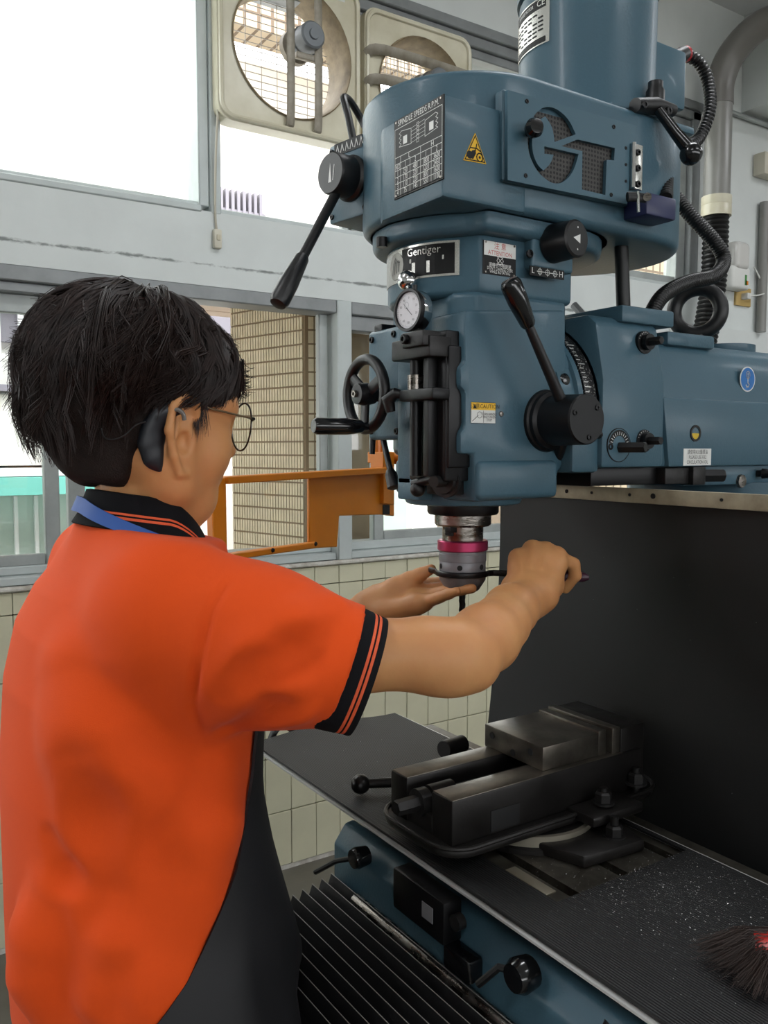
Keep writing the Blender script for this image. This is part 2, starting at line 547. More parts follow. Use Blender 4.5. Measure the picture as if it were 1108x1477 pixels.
fac = thing('house_across_yard', 'white house front with barred windows across the yard', 'building', (1, 6.1, -0.13))
bm = box(-4.5, 4.3, 6.1, 6.5, -0.13, 4.4)
add('wall', bm, M_white, fac, 0)
add('balcony_parapet', box(-4.5, 1.55, 5.75, 6.08, 1.40, 1.86, 0.02, 1), M_white, fac, 0)
add('ledge', box(-4.5, 1.58, 5.70, 6.10, 1.86, 1.90), M_grey_out, fac, 0)
add('ledge', box(-4.5, 1.6, 5.65, 6.10, 1.335, 1.385), M_bar, fac, 0)
add('awning', box(-4.5, 1.6, 5.60, 6.10, 1.22, 1.33), M_teal_out, fac, 0)
add('green_screen', box(-4.5, 1.6, 5.98, 6.09, 0.55, 1.20), M_greenpan, fac, 0)
for i in range(26):
    x = -1.6 + i * 0.125
    add('screen_bar', box(x, x + 0.022, 5.93, 5.97, 0.5, 1.2), M_bar, fac, 0)
for (x0, x1, z0, z1) in ((-1.2, 1.35, 2.2, 2.72), (2.27, 2.62, 2.30, 2.72), (3.05, 3.7, 1.95, 2.55), (3.1, 3.28, 0.72, 0.98)):
    wn = add('window', box(x0, x1, 6.03, 6.11, z0, z1), M_grey_out, fac, 0)
for i in range(18):
    x = -1.15 + i * 0.14
    add('window_bar', box(x, x + 0.03, 5.95, 5.99, 1.95, 2.75), M_bar, fac, 0)
add('window_bar', box(-1.2, 1.35, 5.94, 5.99, 2.42, 2.46), M_bar, fac, 0)
for (x0, x1, z0, z1) in ((3.3, 3.72, 0.72, 1.18), (3.76, 4.2, 0.72, 1.18), (3.3, 3.72, 1.22, 1.7), (3.76, 4.2, 1.22, 1.7)):
    add('glazed_panel', box(x0, x1, 6.04, 6.11, z0, z1), M_greenpan, fac, 0)
add('meter_box', box(1.30, 1.55, 5.9, 6.1, 1.42, 1.50), M_grey_out, fac, 0)

# soffit with planks
sf = thing('soffit_canopy', 'canopy outside the windows with a pinkish planked underside', 'canopy', (1, 3.5, 2.2))
add('slab', box(-4, 3.0, YW + 0.2, 4.32, 2.222, 2.34), M_white, sf, 0)
for i in range(9):
    ya = YW + 0.21 + i * 0.162
    add('plank', box(-4, 3.0, ya, ya + 0.152, 2.205, 2.222, 0.004, 1), M_soffit, sf, 0)

# tiled pillar
pl = thing('tiled_pillar', 'tan tiled pillar standing outside the open window', 'pillar', (1.75, 3.2, -0.13))
pc = at(441, 648, 3.62); pc.z = 0
dl = (_Fh * math.cos(math.radians(47.8)) - _R * math.sin(math.radians(47.8))).normalized()
dr = (_Fh * math.cos(math.radians(72)) + _R * math.sin(math.radians(72))).normalized()
LL, LR = 0.50, 0.30
nL = Vector((-dl.y, dl.x, 0)) * -1
if nL.dot(_Fh) > 0: nL = -nL
nR = Vector((-dr.y, dr.x, 0))
if nR.dot(_Fh) > 0: nR = -nR
core = [pc, pc + dl * LL, pc + dl * LL + dr * LR, pc + dr * LR]
add('core', prism([(p.x, p.y) for p in core], -0.13, 2.205), M_tangr, pl, 0)
rowh = 0.0585
bm = BM()
ncol = 27
for c in range(ncol):
    a = 0.012 + c * (LL - 0.012) / ncol
    wdt = (LL - 0.012) / ncol - 0.0045
    for r_ in range(39):
        z = -0.1 + r_ * rowh
        o = pc + dl * a
        q = [o, o + dl * wdt, o + dl * wdt + nL * 0.006, o + nL * 0.006]
        prism([(p.x, p.y) for p in q], z, z + rowh - 0.008, bm=bm)
add('tile_cladding', bm, M_tan, pl, 0, kind='stuff')
wdt = 0.022
o0 = [pc + dr * 0.014, pc + dr * (0.014 + wdt)]
q = [Vector((0, 0, 0)), dr * wdt, dr * wdt + nR * 0.006, nR * 0.006]
b = prism([(p.x, p.y) for p in q], 0, rowh - 0.008)
sme = bpy.data.meshes.new('facing_tile'); b.to_mesh(sme); b.free(); sme.materials.append(M_tan)
for c in range(5):
    for r_ in range(14, 39):
        o = bpy.data.objects.new('facing_tile', sme)
        COL.objects.link(o)
        o.parent = pl
        o.matrix_parent_inverse = Matrix.Translation(-base_of(pl))
        o.location = pc + dr * (0.014 + c * 0.0275) + Vector((0, 0, -0.1 + r_ * rowh))

# far tiled block seen through the fans and the right-hand panes
def brick_mat():
    m = bpy.data.materials.new('far_tiled_wall')
    m.use_nodes = True
    nt = m.node_tree
    b = nt.nodes['Principled BSDF']
    tc = nt.nodes.new('ShaderNodeTexCoord')
    mp = nt.nodes.new('ShaderNodeMapping'); mp.inputs['Rotation'].default_value = (PI / 2, 0, 0)
    bk = nt.nodes.new('ShaderNodeTexBrick'); bk.offset = 0.0
    bk.inputs['Color1'].default_value = srgb('b7a58c'); bk.inputs['Color2'].default_value = srgb('ab9a80'); bk.inputs['Mortar'].default_value = srgb('6b5a48')
    bk.inputs['Scale'].default_value = 1.0; bk.inputs['Mortar Size'].default_value = 0.012
    bk.inputs['Brick Width'].default_value = 0.10; bk.inputs['Row Height'].default_value = 0.14
    nt.links.new(tc.outputs['Object'], mp.inputs['Vector']); nt.links.new(mp.outputs['Vector'], bk.inputs['Vector'])
    nt.links.new(bk.outputs['Color'], b.inputs['Base Color'])
    b.inputs['Roughness'].default_value = 0.7
    return m
M_far = brick_mat()
fb = thing('tan_tiled_block', 'tan tiled building with overhanging upper storey beyond the fans', 'building', (5.5, 5.6, -0.13))
add('upper_storey', box(2.2, 9, 5.3, 5.55, 4.25, 9), M_far, fb, 0)
add('side_wing', box(6.0, 12, 5.6, 8, -0.13, 9), M_far, fb, 0)
gv = thing('slatted_vent', 'grey slatted vent block seen under the first fan', 'vent', (2.6, 6.0, 3.09))
for i in range(9):
    add('slat', box(2.44 + i * 0.045, 2.463 + i * 0.045, 5.95, 6.05, 3.09, 3.40), M_grey_out, gv, 0)
add('crossbar', box(2.43, 2.85, 5.96, 6.04, 3.24, 3.26), M_grey_out, gv, 0)

# ------------------------------------------------------------------ milling machine
M_teal = mat('teal_machine_enamel', '3d5a68', 0.42, bump=0.16, bscale=260, var=0.05, vscale=9, coat=0.08, spec=0.4)
M_tealp = mat('teal_flat_plate_enamel', '3f5d6b', 0.42, bump=0.04, bscale=240, coat=0.08, spec=0.4)
M_blackp = mat('black_oxide_steel', '131315', 0.4, 0.4, bump=0.05, bscale=150)
M_knob = mat('glossy_black_knob', '0e0f11', 0.16, spec=0.6)
M_grip = mat('satin_black_grip', '0c0c0e', 0.42)
M_steel = mat('worn_bright_steel', '9d9893', 0.28, 0.95, bump=0.12, bscale=120, col2='5f584f', vscale=40, stretch=(1, 1, 3), rvar=0.1)
M_chrome = mat('chrome', 'd8d8d8', 0.12, 1.0)
M_castiron = mat('dark_oiled_cast_iron', '2c2b2b', 0.42, 0.6, bump=0.2, bscale=120, var=0.25, vscale=25)
M_hose = mat('black_ribbed_hose', '101011', 0.4)
M_white_ink = mat('white_print', 'd9d9d6', 0.5)
M_plate_black = mat('black_plate', '0c0c0d', 0.5, spec=0.3)
M_plate_silver = mat('silver_foil_plate', 'c9c8c2', 0.25, 0.75, bump=0.05, bscale=80)
M_yellow = mat('warning_yellow', 'e3b21c', 0.45)
M_label_white = mat('label_white', 'd6d6d2', 0.5)
M_red_ink = mat('red_print', 'b84a44', 0.5)
M_blue_lab = mat('mandatory_blue', '2069ae', 0.4)
M_navy = mat('navy_switch_plastic', '23284f', 0.4)
M_red = mat('red_ferrule', 'a02128', 0.4)

SX, SY, MX = 0.716, 0.897, 0.936
YS, XF = 0.797, 0.630
mill = thing('milling_machine', 'large teal turret milling machine with GT emblem on its belt housing', 'milling machine', (1.25, SY, 0))
def mp(name, bm, m, smooth=35, parent=None, label=None, kind=None):
    return add(name, bm, m, parent or mill, smooth, kind, label)
NY = Vector((0, -1, 0)); NX = Vector((-1, 0, 0))
def pxz(x, y, Y):
    v = ony(x, y, Y); return (v.x, v.z)
def prism_y(pts, y0, y1, bev=0.0, seg=2, bm=None):
    """outline in (x,z), extruded between y0 and y1"""
    m = Matrix(((1, 0, 0, 0), (0, 0, -1, 0), (0, 1, 0, 0), (0, 0, 0, 1)))   # (x,y,z)->(x,-z,y)
    return prism(pts, -y1, -y0, bev, seg, m, bm)
def prism_x(pts, x0, x1, bev=0.0, seg=2, bm=None):
    """outline in (y,z), extruded between x0 and x1"""
    m = Matrix(((0, 0, 1, 0), (1, 0, 0, 0), (0, 1, 0, 0), (0, 0, 0, 1)))    # (a,b,c)->(c,a,b)
    return prism(pts, x0, x1, bev, seg, m, bm)
def screws(pts, r, h, n, m, parent, name='screw', sock=True):
    for p in pts:
        b = lathe([(0, -0.001), (r, -0.001), (r, h * 0.8), (r * 0.85, h), (r * 0.5, h), (r * 0.45, h * 0.4), (0, h * 0.4)] if sock else [(0, -0.001), (r, -0.001), (r * 0.8, h * 0.7), (0, h)], p, n, 12)
        add(name, b, m, parent)

# ---- belt housing
hs = arc(MX, SY, 0.131, -90, 90, 18) + arc(SX, SY, 0.134, 90, 270, 24)
house = mp('belt_housing', prism(hs, 1.776, 1.936, 0.010, 3), M_teal)
b = prism([(0.578, 0.763), (0.70, 0.763), (0.72, 0.80), (0.72, 0.93), (0.60, 0.93), (0.578, 0.885)], 1.776, 1.886, 0.005, 2)
mp('corner_boss', b, M_teal)
# stepped collar below the housing
cs = arc(0.80, SY, 0.118, -90, 90, 14) + arc(SX, SY, 0.121, 90, 235, 16) + [(0.652, 0.776)]
mp('housing_collar', prism(cs, 1.754, 1.790, 0.009, 3), M_teal)
cs2 = [(SX + (p[0] - SX) * 1.06, SY + (p[1] - SY) * 1.06) for p in cs]
mp('collar_rim', prism(cs2, 1.776, 1.792, 0.003, 2), M_teal)
# upper neck
ns = [(0.815, YS), (0.815, 0.99)] + arc(SX, SY, 0.101, 70, 230, 22) + [(0.662, YS)]
mp('upper_neck', prism(ns, 1.684, 1.760, 0.008, 3), M_teal)
# main head body
hb = [(0.806, YS), (0.806, 0.985), (0.66, 0.985), (0.64, 0.93), (0.64, YS + 0.03), (0.66, YS)]
body = mp('head_body', prism(hb, 1.492, 1.690, 0.009, 3), M_teal)
cheek = [pxz(*q, YS) for q in [(667, 448), (667, 523), (660, 530), (660, 558), (667, 566), (667, 615), (660, 624), (660, 655), (679, 655), (681, 724), (795, 716), (797, 686), (812, 668), (812, 448)]]
b = prism_y(cheek, YS - 0.006, 0.86, 0.005, 2)
mp('head_cheek', b, M_teal)
low = [(0.650, YS - 0.012), (0.783, YS - 0.012), (0.783, 0.98), (0.66, 0.98)]
mp('head_foot', prism(low, 1.439, 1.487, 0.008, 3), M_teal)
b = prism(arc(SX, SY, 0.078, 0, 360, 32)[:-1], 1.428, 1.45, 0.006, 2)
mp('quill_boss', b, M_teal)
b = prism(rrect(0.622, 0.66, 0.868, 0.918, 0.006), 1.436, 1.466, 0.003, 2)
mp('stop_bracket', b, M_teal)
mp('front_strip', box(0.622, 0.66, 0.884, 0.916, 1.455, 1.69, 0.003, 2), M_teal)

# ---- feed box on the front
fbx = mp('feed_box', box(0.628, 0.75, 0.912, 0.997, 1.513, 1.660, 0.006, 3), M_teal)
screws([(0.628, 0.985, 1.648), (0.628, 0.932, 1.650), (0.628, 0.925, 1.524), (0.628, 0.987, 1.525)], 0.0045, 0.003, NX, M_blackp, fbx)
mp('box_catch', box(0.63, 0.66, 0.965, 0.985, 1.655, 1.668, 0.003), M_blackp)

# ---- hand wheel in front of the feed box
wc = Vector((0.588, 0.938, 1.571))
hw = mp('hand_wheel', torus(wc, NX, 0.0445, 0.0072, 40, 12), M_grip)
b = lathe([(0, -0.012), (0.012, -0.012), (0.015, 0.0), (0.013, 0.014), (0.0, 0.016)], wc, NX, 24)
add('hub', b, M_grip, hw)
for k in range(3):
    a = math.radians(35 + 120 * k)
    d = Vector((0, math.cos(a), math.sin(a)))
    add('spoke', tube([wc + d * 0.008, wc + d * 0.042], 0.0085, 10, flat=(0.5, 1.0), up=NX), M_grip, hw)
add('hub_bolt', lathe([(0, 0.014), (0.005, 0.014), (0.005, 0.019), (0.0025, 0.019), (0.0025, 0.016), (0, 0.016)], wc, NX, 6), M_steel, hw)
add('shaft', cyl(wc, wc + Vector((0.05, 0, 0)), 0.009), M_blackp, hw)
hp = wc + Vector((0, -0.014, -0.042))
add('crank_grip', lathe([(0, 0), (0.0055, 0), (0.0055, 0.012), (0.0085, 0.016), (0.0105, 0.035), (0.0105, 0.078), (0.008, 0.082), (0, 0.082)], hp, (-1, 0.06, 0.0), 20), M_knob, hw)
# feed trip lever below the box
p0, p1 = at(553, 634, 1.17), at(569, 705, 1.15)
lv = mp('trip_lever', tube([p0, p0.lerp(p1, 0.5), p1], 0.0042, 10), M_grip)
add('lever_grip', tube([p0.lerp(p1, 0.62), p0.lerp(p1, 0.72), p0.lerp(p1, 0.97), p1], [0.0055, 0.0085, 0.0095, 0.006], 14), M_grip, lv)
mp('latch_pin', cyl(at(538, 632, 1.2), at(537, 655, 1.2), 0.004), M_blackp)

# ---- quill stop and dial gauge mount
xs = XF - 0.012
mp('guide_rail', box(0.614, 0.66, 0.803, 0.878, 1.462, 1.640, 0.003), M_blackp)
mp('stop_rod', cyl((0.606, 0.852, 1.468), (0.606, 0.852, 1.632), 0.0072), M_blackp)
mp('slide_bar', box(0.600, 0.614, 0.818, 0.829, 1.468, 1.63, 0.001), M_blackp)
mp('side_rail', box(0.616, 0.65, 0.799, 0.826, 1.478, 1.622, 0.003), M_blackp)
b = lathe([(0, 0), (0.010, 0), (0.010, 0.018), (0, 0.018)], (0.606, 0.852, 1.572), (0, 0, 1), 20)
mp('micrometer_sleeve', b, M_steel)
b = box(0.590, 0.616, 0.796, 0.866, 1.558, 1.572, 0.003)
nut = mp('stop_nut', b, M_blackp)
add('thumb_lever', tube([(0.60, 0.862, 1.566), (0.590, 0.872, 1.569), (0.585, 0.882, 1.561), (0.588, 0.880, 1.546)], [0.004, 0.007, 0.009, 0.006], 12), M_grip, nut)
blk = mp('gauge_bracket', box(0.590, 0.622, 0.802, 0.882, 1.608, 1.632, 0.002), M_castiron)
add('bracket_head', box(0.582, 0.608, 0.805, 0.848, 1.620, 1.638, 0.002), M_castiron, blk)
screws([(0.582, 0.838, 1.630)], 0.006, 0.006, NX, M_blackp, blk)
# quill feed control at the lower front
kc = Vector((0.632, 0.822, 1.462))
q = mp('quill_lock', lathe([(0, 0), (0.020, 0), (0.020, 0.006), (0.016, 0.006), (0.015, 0.010), (0.007, 0.010), (0.007, 0.03), (0, 0.03)], kc, NX + NY * 0.35, 28), M_castiron)
add('lock_pin', cyl(kc + Vector((-0.016, 0, 0.004)), kc + Vector((-0.022, 0.04, -0.004)), 0.007, 0.005), M_blackp, q)
add('lock_handle', tube([kc + Vector((-0.012, 0.012, 0)), kc + Vector((-0.014, 0.014, 0.06))], 0.005, 10), M_blackp, q)
mp('recess_block', box(0.628, 0.66, 0.812, 0.86, 1.445, 1.50, 0.002), M_castiron)
mp('ball_plunger', ball((0.612, 0.856, 1.451), 0.0095), M_castiron)
mp('oiler_ball', ball(at(588, 405, 1.045), 0.0125), M_chrome)

# ---- spindle nose
sp = mp('spindle_nose', lathe([(0, 0.012), (0.048, 0.012), (0.048, 0.0), (0.046, -0.003), (0.0, -0.003)], (SX, SY, 1.417), (0, 0, 1), 48), M_blackp)
add('spindle_collar', lathe([(0, 0.008), (0.038, 0.008), (0.038, -0.007), (0.036, -0.0095), (0, -0.0095)], (SX, SY, 1.408), (0, 0, 1), 48), M_steel, sp)
for a in (200, 20):
    d = Vector((math.cos(math.radians(a)), math.sin(math.radians(a)), 0))
    o = Vector((SX, SY, 1.399)) + d * 0.029
    add('drive_key', box(o.x - 0.006, o.x + 0.006, o.y - 0.006, o.y + 0.006, 1.391, 1.408, 0.001), M_blackp, sp)

# ---- quill feed hub and levers on the side
hx, hz = ony(789, 607, YS - 0.006).x, ony(789, 607, YS - 0.006).z
hub = mp('lever_hub', lathe([(0, -0.002), (0.040, -0.002), (0.0385, 0.004), (0.036, 0.006), (0.036, 0.012), (0.0315, 0.015), (0.0305, 0.066), (0.029, 0.068), (0, 0.068)], (hx, YS - 0.006, hz), NY, 40), M_blackp)
fc = Vector((hx, YS - 0.074, hz))
for a in (40, 160, 280):
    screws([fc + Vector((math.cos(math.radians(a)) * 0.022, 0, math.sin(math.radians(a)) * 0.022))], 0.0035, 0.0015, NY, M_blackp, hub)
def lever(p0, p1, g0, parent, name='lever', r0=0.0075, r1=0.0055, rg=0.0125, gm=None):
    l = add(name, tube([p0, p0.lerp(p1, g0 + 0.02)], [r0, r1], 14), M_grip, parent)
    add('grip', tube([p0.lerp(p1, t) for t in (g0, g0 + 0.02, g0 + (1 - g0) * 0.55, g0 + (1 - g0) * 0.9, g0 + (1 - g0) * 0.98, 1.0)], [rg * 0.55, rg * 0.72, rg * 0.98, rg, rg * 0.8, rg * 0.3], 18), gm or M_knob, l)
    return l
lever(Vector((hx, YS - 0.045, hz)), at(734, 403, 0.97), 0.68, hub)
lever(Vector((hx, YS - 0.045, hz)), at(795, 690, 1.13), 0.9, hub, r1=0.006, rg=0.007)
lever(Vector((hx, YS - 0.045, hz)), Vector((hx + 0.13, YS - 0.01, hz - 0.03)), 0.68, hub, rg=0.010)

# caution label and rivet on the cheek
def label_plate(name, q0, q1, Y, th, m, label, bev=0.0, parent=None):
    a, c = pxz(*q0, Y), pxz(*q1, Y)
    return mp(name, box(a[0], c[0], Y - th, Y + 0.0005, c[1], a[1], bev), m, 30, parent, label), a, c
YC = YS - 0.006
lab, a, c = label_plate('caution_label', (679, 580), (714, 611), YC, 0.0008, M_label_white, 'white and yellow caution label')
W_, H_ = c[0] - a[0], a[1] - c[1]
mt = plane_mtx(((a[0] + c[0]) / 2, YC - 0.0010, (a[1] + c[1]) / 2), NY)
add('yellow_band', rect_local(-W_ / 2, W_ / 2, H_ * 0.14, H_ / 2, 0, mt), M_yellow, lab, 0)
b = text_me('注意CAUTION', 0.0068, mt @ Matrix.Translation((0.003, H_ * 0.31, 0.0002)))
poly_local([(-W_ * .43, H_ * .2), (-W_ * .27, H_ * .2), (-W_ * .35, H_ * .43)], 0.0002, mt, b)
for i in range(3):
    join(b, text_me(('TURN HANDLE', 'ONLY WHEN', 'STOP')[i], 0.0042, mt @ Matrix.Translation((W_ * 0.24, -H_ * (0.06 + 0.14 * i), 0.0002)), sx=0.8))
line_local([(0, -H_ * .46), (0, H_ * .1)], 0.0005, 0.0002, mt, b)
line_local([(-W_ * .45, -H_ * .4), (-W_ * .22, -H_ * .14)], 0.0007, 0.0002, mt, b)
line_local([(-W_ * .16 + W_ * .1 * math.cos(k * .5), -H_ * .1 + W_ * .1 * math.sin(k * .5)) for k in range(13)], 0.0005, 0.0002, mt, b)
line_local([(-W_ / 2, -H_ / 2), (W_ / 2, -H_ / 2), (W_ / 2, H_ / 2), (-W_ / 2, H_ / 2)], 0.0005, 0.0001, mt, b, True)
add('lettering', b, M_plate_black, lab, 0)
v = ony(723, 597, YC)
mp('rivet', lathe([(0, 0), (0.0035, 0), (0.003, 0.0015), (0, 0.002)], v, NY, 12), M_steel)

# attention plate
lab, a, c = label_plate('attention_plate', (697, 346), (743, 401), YS, 0.0012, M_plate_black, 'black and white attention plate')
W_, H_ = c[0] - a[0], a[1] - c[1]
mt = plane_mtx(((a[0] + c[0]) / 2, YS - 0.0014, (a[1] + c[1]) / 2), NY)
add('white_band', rect_local(-W_ * .49, W_ * .49, H_ * 0.06, H_ * .49, 0, mt), M_label_white, lab, 0)
b = text_me('注 意', 0.0085, mt @ Matrix.Translation((0, H_ * .36, 0.0002)))
join(b, text_me('ATTENTION', 0.0075, mt @ Matrix.Translation((0, H_ * .15, 0.0002)), sx=0.9))
add('red_lettering', b, M_red_ink, lab, 0)
b = text_me('運轉中不得變速', 0.0056, mt @ Matrix.Translation((0, -H_ * .22, 0.0002)), sx=0.9)
join(b, text_me("DON'T CHANGE OVER", 0.0052, mt @ Matrix.Translation((0, -H_ * .32, 0.0002)), sx=0.75))
join(b, text_me('WHILE ROTATING', 0.0052, mt @ Matrix.Translation((0, -H_ * .42, 0.0002)), sx=0.75))
r_ = W_ * .1
line_local([(r_ * math.cos(PI / 3 * k), -H_ * .06 + r_ * math.sin(PI / 3 * k)) for k in range(6)], 0.0006, 0.0002, mt, b, True)
line_local([(-r_, -H_ * .06 - r_), (r_, -H_ * .06 + r_)], 0.0006, 0.0002, mt, b)
line_local([(-r_, -H_ * .06 + r_), (r_, -H_ * .06 - r_)], 0.0006, 0.0002, mt, b)
add('white_lettering', b, M_white_ink, lab, 0)
screws([mt @ Vector((sx * W_ * .44, sy * H_ * .45, 0)) for sx in (-1, 1) for sy in (-1, 1)], 0.0016, 0.001, NY, M_steel, lab, 'rivet', False)

# speed selector knob on its boss
a, c = pxz(757, 334, YS), pxz(816, 398, YS)
sel = mp('selector_boss', box(a[0], c[0], YS - 0.014, YS + 0.01, c[1], a[1], 0.004, 3), M_tealp)
screws([ony(764, 366, YS - 0.014)], 0.005, 0.002, NY, M_blackp, sel)
kc = ony(797, 352, YS - 0.014)
kb = add('selector_knob', lathe([(0, 0), (0.0235, 0), (0.0225, 0.03), (0.0225, 0.036), (0.020, 0.038), (0, 0.038)], kc, NY + Vector((0.12, 0, 0)), 36), M_grip, sel)
ax = (NY + Vector((0.12, 0, 0))).normalized()
mt = plane_mtx(kc + ax * 0.0383, ax)
b = poly_local([(-0.008, 0), (0.005, -0.0055), (0.005, 0.0055)], 0, mt)
for s_ in (-1, 1):
    poly_local([(0.0012 * math.cos(t), s_ * 0.013 + 0.0012 * math.sin(t)) for t in [i * PI / 4 for i in range(8)]], 0, mt, b)
add('pointer_mark', b, M_white_ink, kb, 0)
hl, a, c = label_plate('gear_plate', (764, 383), (813, 404), YS - 0.0145, 0.001, M_plate_black, 'black plate with gear diagram and letter H')
W_, H_ = c[0] - a[0], a[1] - c[1]
mt = plane_mtx(((a[0] + c[0]) / 2, YS - 0.0158, (a[1] + c[1]) / 2), NY)
b = text_me('H', 0.010, mt @ Matrix.Translation((W_ * .4, 0, 0)))
join(b, text_me('L', 0.010, mt @ Matrix.Translation((-W_ * .42, 0, 0))))
line_local([(-W_ * .3, 0), (W_ * .3, 0)], 0.0009, 0, mt, b)
for k in (-.22, 0, .22):
    line_local([(W_ * (k + .06 * math.cos(PI / 4 * i)), W_ * .06 * math.sin(PI / 4 * i)) for i in range(8)], 0.0007, 0, mt, b, True)
    line_local([(W_ * k, -H_ * .4), (W_ * k, H_ * .4)], 0.0007, 0, mt, b)
add('lettering', b, M_white_ink, hl, 0)

# curved brand plate around the neck
def curved_plate(cx_, cy_, r, a0, a1, z0, z1, th, n=14):
    pts = [(cx_ + r * math.cos(math.radians(a0 + (a1 - a0) * i / n)), cy_ + r * math.sin(math.radians(a0 + (a1 - a0) * i / n))) for i in range(n + 1)]
    out = [(cx_ + (r + th) * math.cos(math.radians(a0 + (a1 - a0) * i / n)), cy_ + (r + th) * math.sin(math.radians(a0 + (a1 - a0) * i / n))) for i in range(n + 1)]
    return prism(pts + list(reversed(out)), z0, z1)
def wrap(bm, r, a_mid, zc):
    """bend a flat print (x right, y up) round a vertical axis at the spindle"""
    for v in bm.verts:
        a = math.radians(a_mid) + v.co.x / r
        v.co = Vector((SX + (r + v.co.z) * math.cos(a), SY + (r + v.co.z) * math.sin(a), zc + v.co.y))
    return bm
I4 = Matrix.Identity(4)
bp_ = mp('brand_plate', curved_plate(SX, SY, 0.1012, 146, 228, 1.709, 1.7505, 0.0012), M_plate_silver, 30, None, 'silver framed brand plate reading Gentiger')
b = BM()
for (x0, x1) in ((-0.008 + i * 0.0125, -0.008 + i * 0.0125 + 0.0125) for i in range(6)):
    rect_local(x0, x1, -0.018, 0.018, 0.0014, I4, b)
add('black_field', wrap(b, 0.1015, 187, 1.7298), M_plate_black, bp_, 0)
b = text_me('Gentiger', 0.0135, Matrix.Translation((0.026, 0.0115, 0.0018)))
rect_local(0.006, 0.054, -0.001, 0.004, 0.0018, I4, b)
rect_local(0.010, 0.036, -0.015, -0.001, 0.0018, I4, b)
add('lettering', wrap(b, 0.1015, 187, 1.7298), M_plate_silver, bp_, 0)
b = BM()
for k in range(14):
    a_, a2 = 2 * PI * k / 14, 2 * PI * (k + 1) / 14
    poly_local([(-0.022, 0), (-0.022 + 0.017 * math.cos(a_), 0.017 * math.sin(a_)), (-0.022 + 0.017 * math.cos(a2), 0.017 * math.sin(a2))], 0.0016, I4, b)
add('emblem_disc', wrap(b, 0.1015, 187, 1.7298), mat('grey_emblem', '8e8c87', 0.4, 0.5), bp_, 0)
b = BM()
for k in range(4):
    line_local([(-0.030 + k * 0.005, -0.010 + k * .001), (-0.027 + k * 0.004, 0.004), (-0.022 + k * 0.003, 0.010 - k * .002)], 0.0012, 0.0019, I4, b)
add('emblem_strokes', wrap(b, 0.1015, 187, 1.7298), M_plate_black, bp_, 0)
mp('neck_screw', lathe([(0, 0), (0.007, 0), (0.007, 0.012), (0, 0.012)], at(551, 352, 1.06) + Vector((0, 0, 0.008)), (0, 0, -1), 12), M_blackp)

# spindle speed plate on the boss front
xp = 0.578
A_, B_ = onx(570, 183, xp), onx(640, 266, xp)
tl, br = onx(570, 183, xp), onx(641, 265, xp)
y0p, y1p, z0p, z1p = br.y, tl.y, 1.794, 1.884
spd = mp('speed_plate', box(xp - 0.0014, xp + 0.0005, y0p, y1p, z0p, z1p, 0.0004, 1), M_plate_black, 30, None, 'black spindle speed table plate')
W_, H_ = y1p - y0p, z1p - z0p
mt = plane_mtx((xp - 0.0016, (y0p + y1p) / 2, (z0p + z1p) / 2), NX)
b = text_me('SPINDLE SPEEDS R.P.M.', 0.0092, mt @ Matrix.Translation((0, H_ * .44, 0)), sx=0.86)
lw = 0.0006
hw_, hh_ = W_ * .475, H_ * .475
line_local([(-hw_, -hh_), (hw_, -hh_), (hw_, H_ * .38), (-hw_, H_ * .38)], lw, 0, mt, b, True)
rows = [H_ * (-.475 + .0825 * i) for i in range(7)]
for y_ in rows: line_local([(-hw_, y_), (hw_, y_)], lw, 0, mt, b)
cols = [-hw_ + W_ * t for t in (0.12, 0.32, 0.535, 0.745)]
for i, x_ in enumerate(cols): line_local([(x_, -hh_), (x_, rows[6] if i in (0, 2) else rows[5])], lw, 0, mt, b)
T = [['4', '75', '145', '550', '1100'], ['3', '110', '220', '800', '1600'], ['2', '170', '320', '1220', '2450'], ['1', '250', '480', '1800', '3600'], ['NO', '1', '2', '1', '2']]
cc = [-hw_ + W_ * t for t in (0.06, 0.22, 0.4275, 0.64, 0.85)]
for r_, row in enumerate(T):
    for x_, tx in zip(cc, row):
        join(b, text_me(tx, 0.0085, mt @ Matrix.Translation((x_, (rows[r_] + rows[r_ + 1]) / 2, 0)), sx=0.72))
join(b, text_me('L', 0.008, mt @ Matrix.Translation((cc[1] + .008, (rows[5] + rows[6]) / 2, 0))))
join(b, text_me('H', 0.008, mt @ Matrix.Translation((cc[4] - .008, (rows[5] + rows[6]) / 2, 0))))
for s_, xc in ((-1, -W_ * .26), (1, W_ * .27)):
    pts = [(xc - s_ * .012, H_ * .11), (xc - s_ * .012, H_ * .30)] + [(xc + s_ * (.008 + (.004 if i % 2 else 0)), H_ * (.33 - .027 * i)) for i in range(8)]
    line_local(pts, lw, 0, mt, b, True)
    rect_local(xc - .004, xc + .004, H_ * .15, H_ * .25, 0, mt, b)
for i in range(5):
    line_local([(-.002, H_ * (.09 + .05 * i)), (.002, H_ * (.09 + .05 * i)), (.002, H_ * (.13 + .05 * i)), (-.002, H_ * (.13 + .05 * i))], lw * .8, 0, mt, b, True)
    line_local([(-W_ * .13, H_ * (.12 + .045 * i)), (W_ * .14, H_ * (.14 + .045 * i))], lw * .7, 0, mt, b)
add('lettering', b, M_white_ink, spd, 0)
screws([mt @ Vector((sx * W_ * .45, sy * H_ * .465, -0.0002)) for sx in (-1, 1) for sy in (-1, 1)], 0.0018, 0.001, NX, M_steel, spd, 'rivet', False)

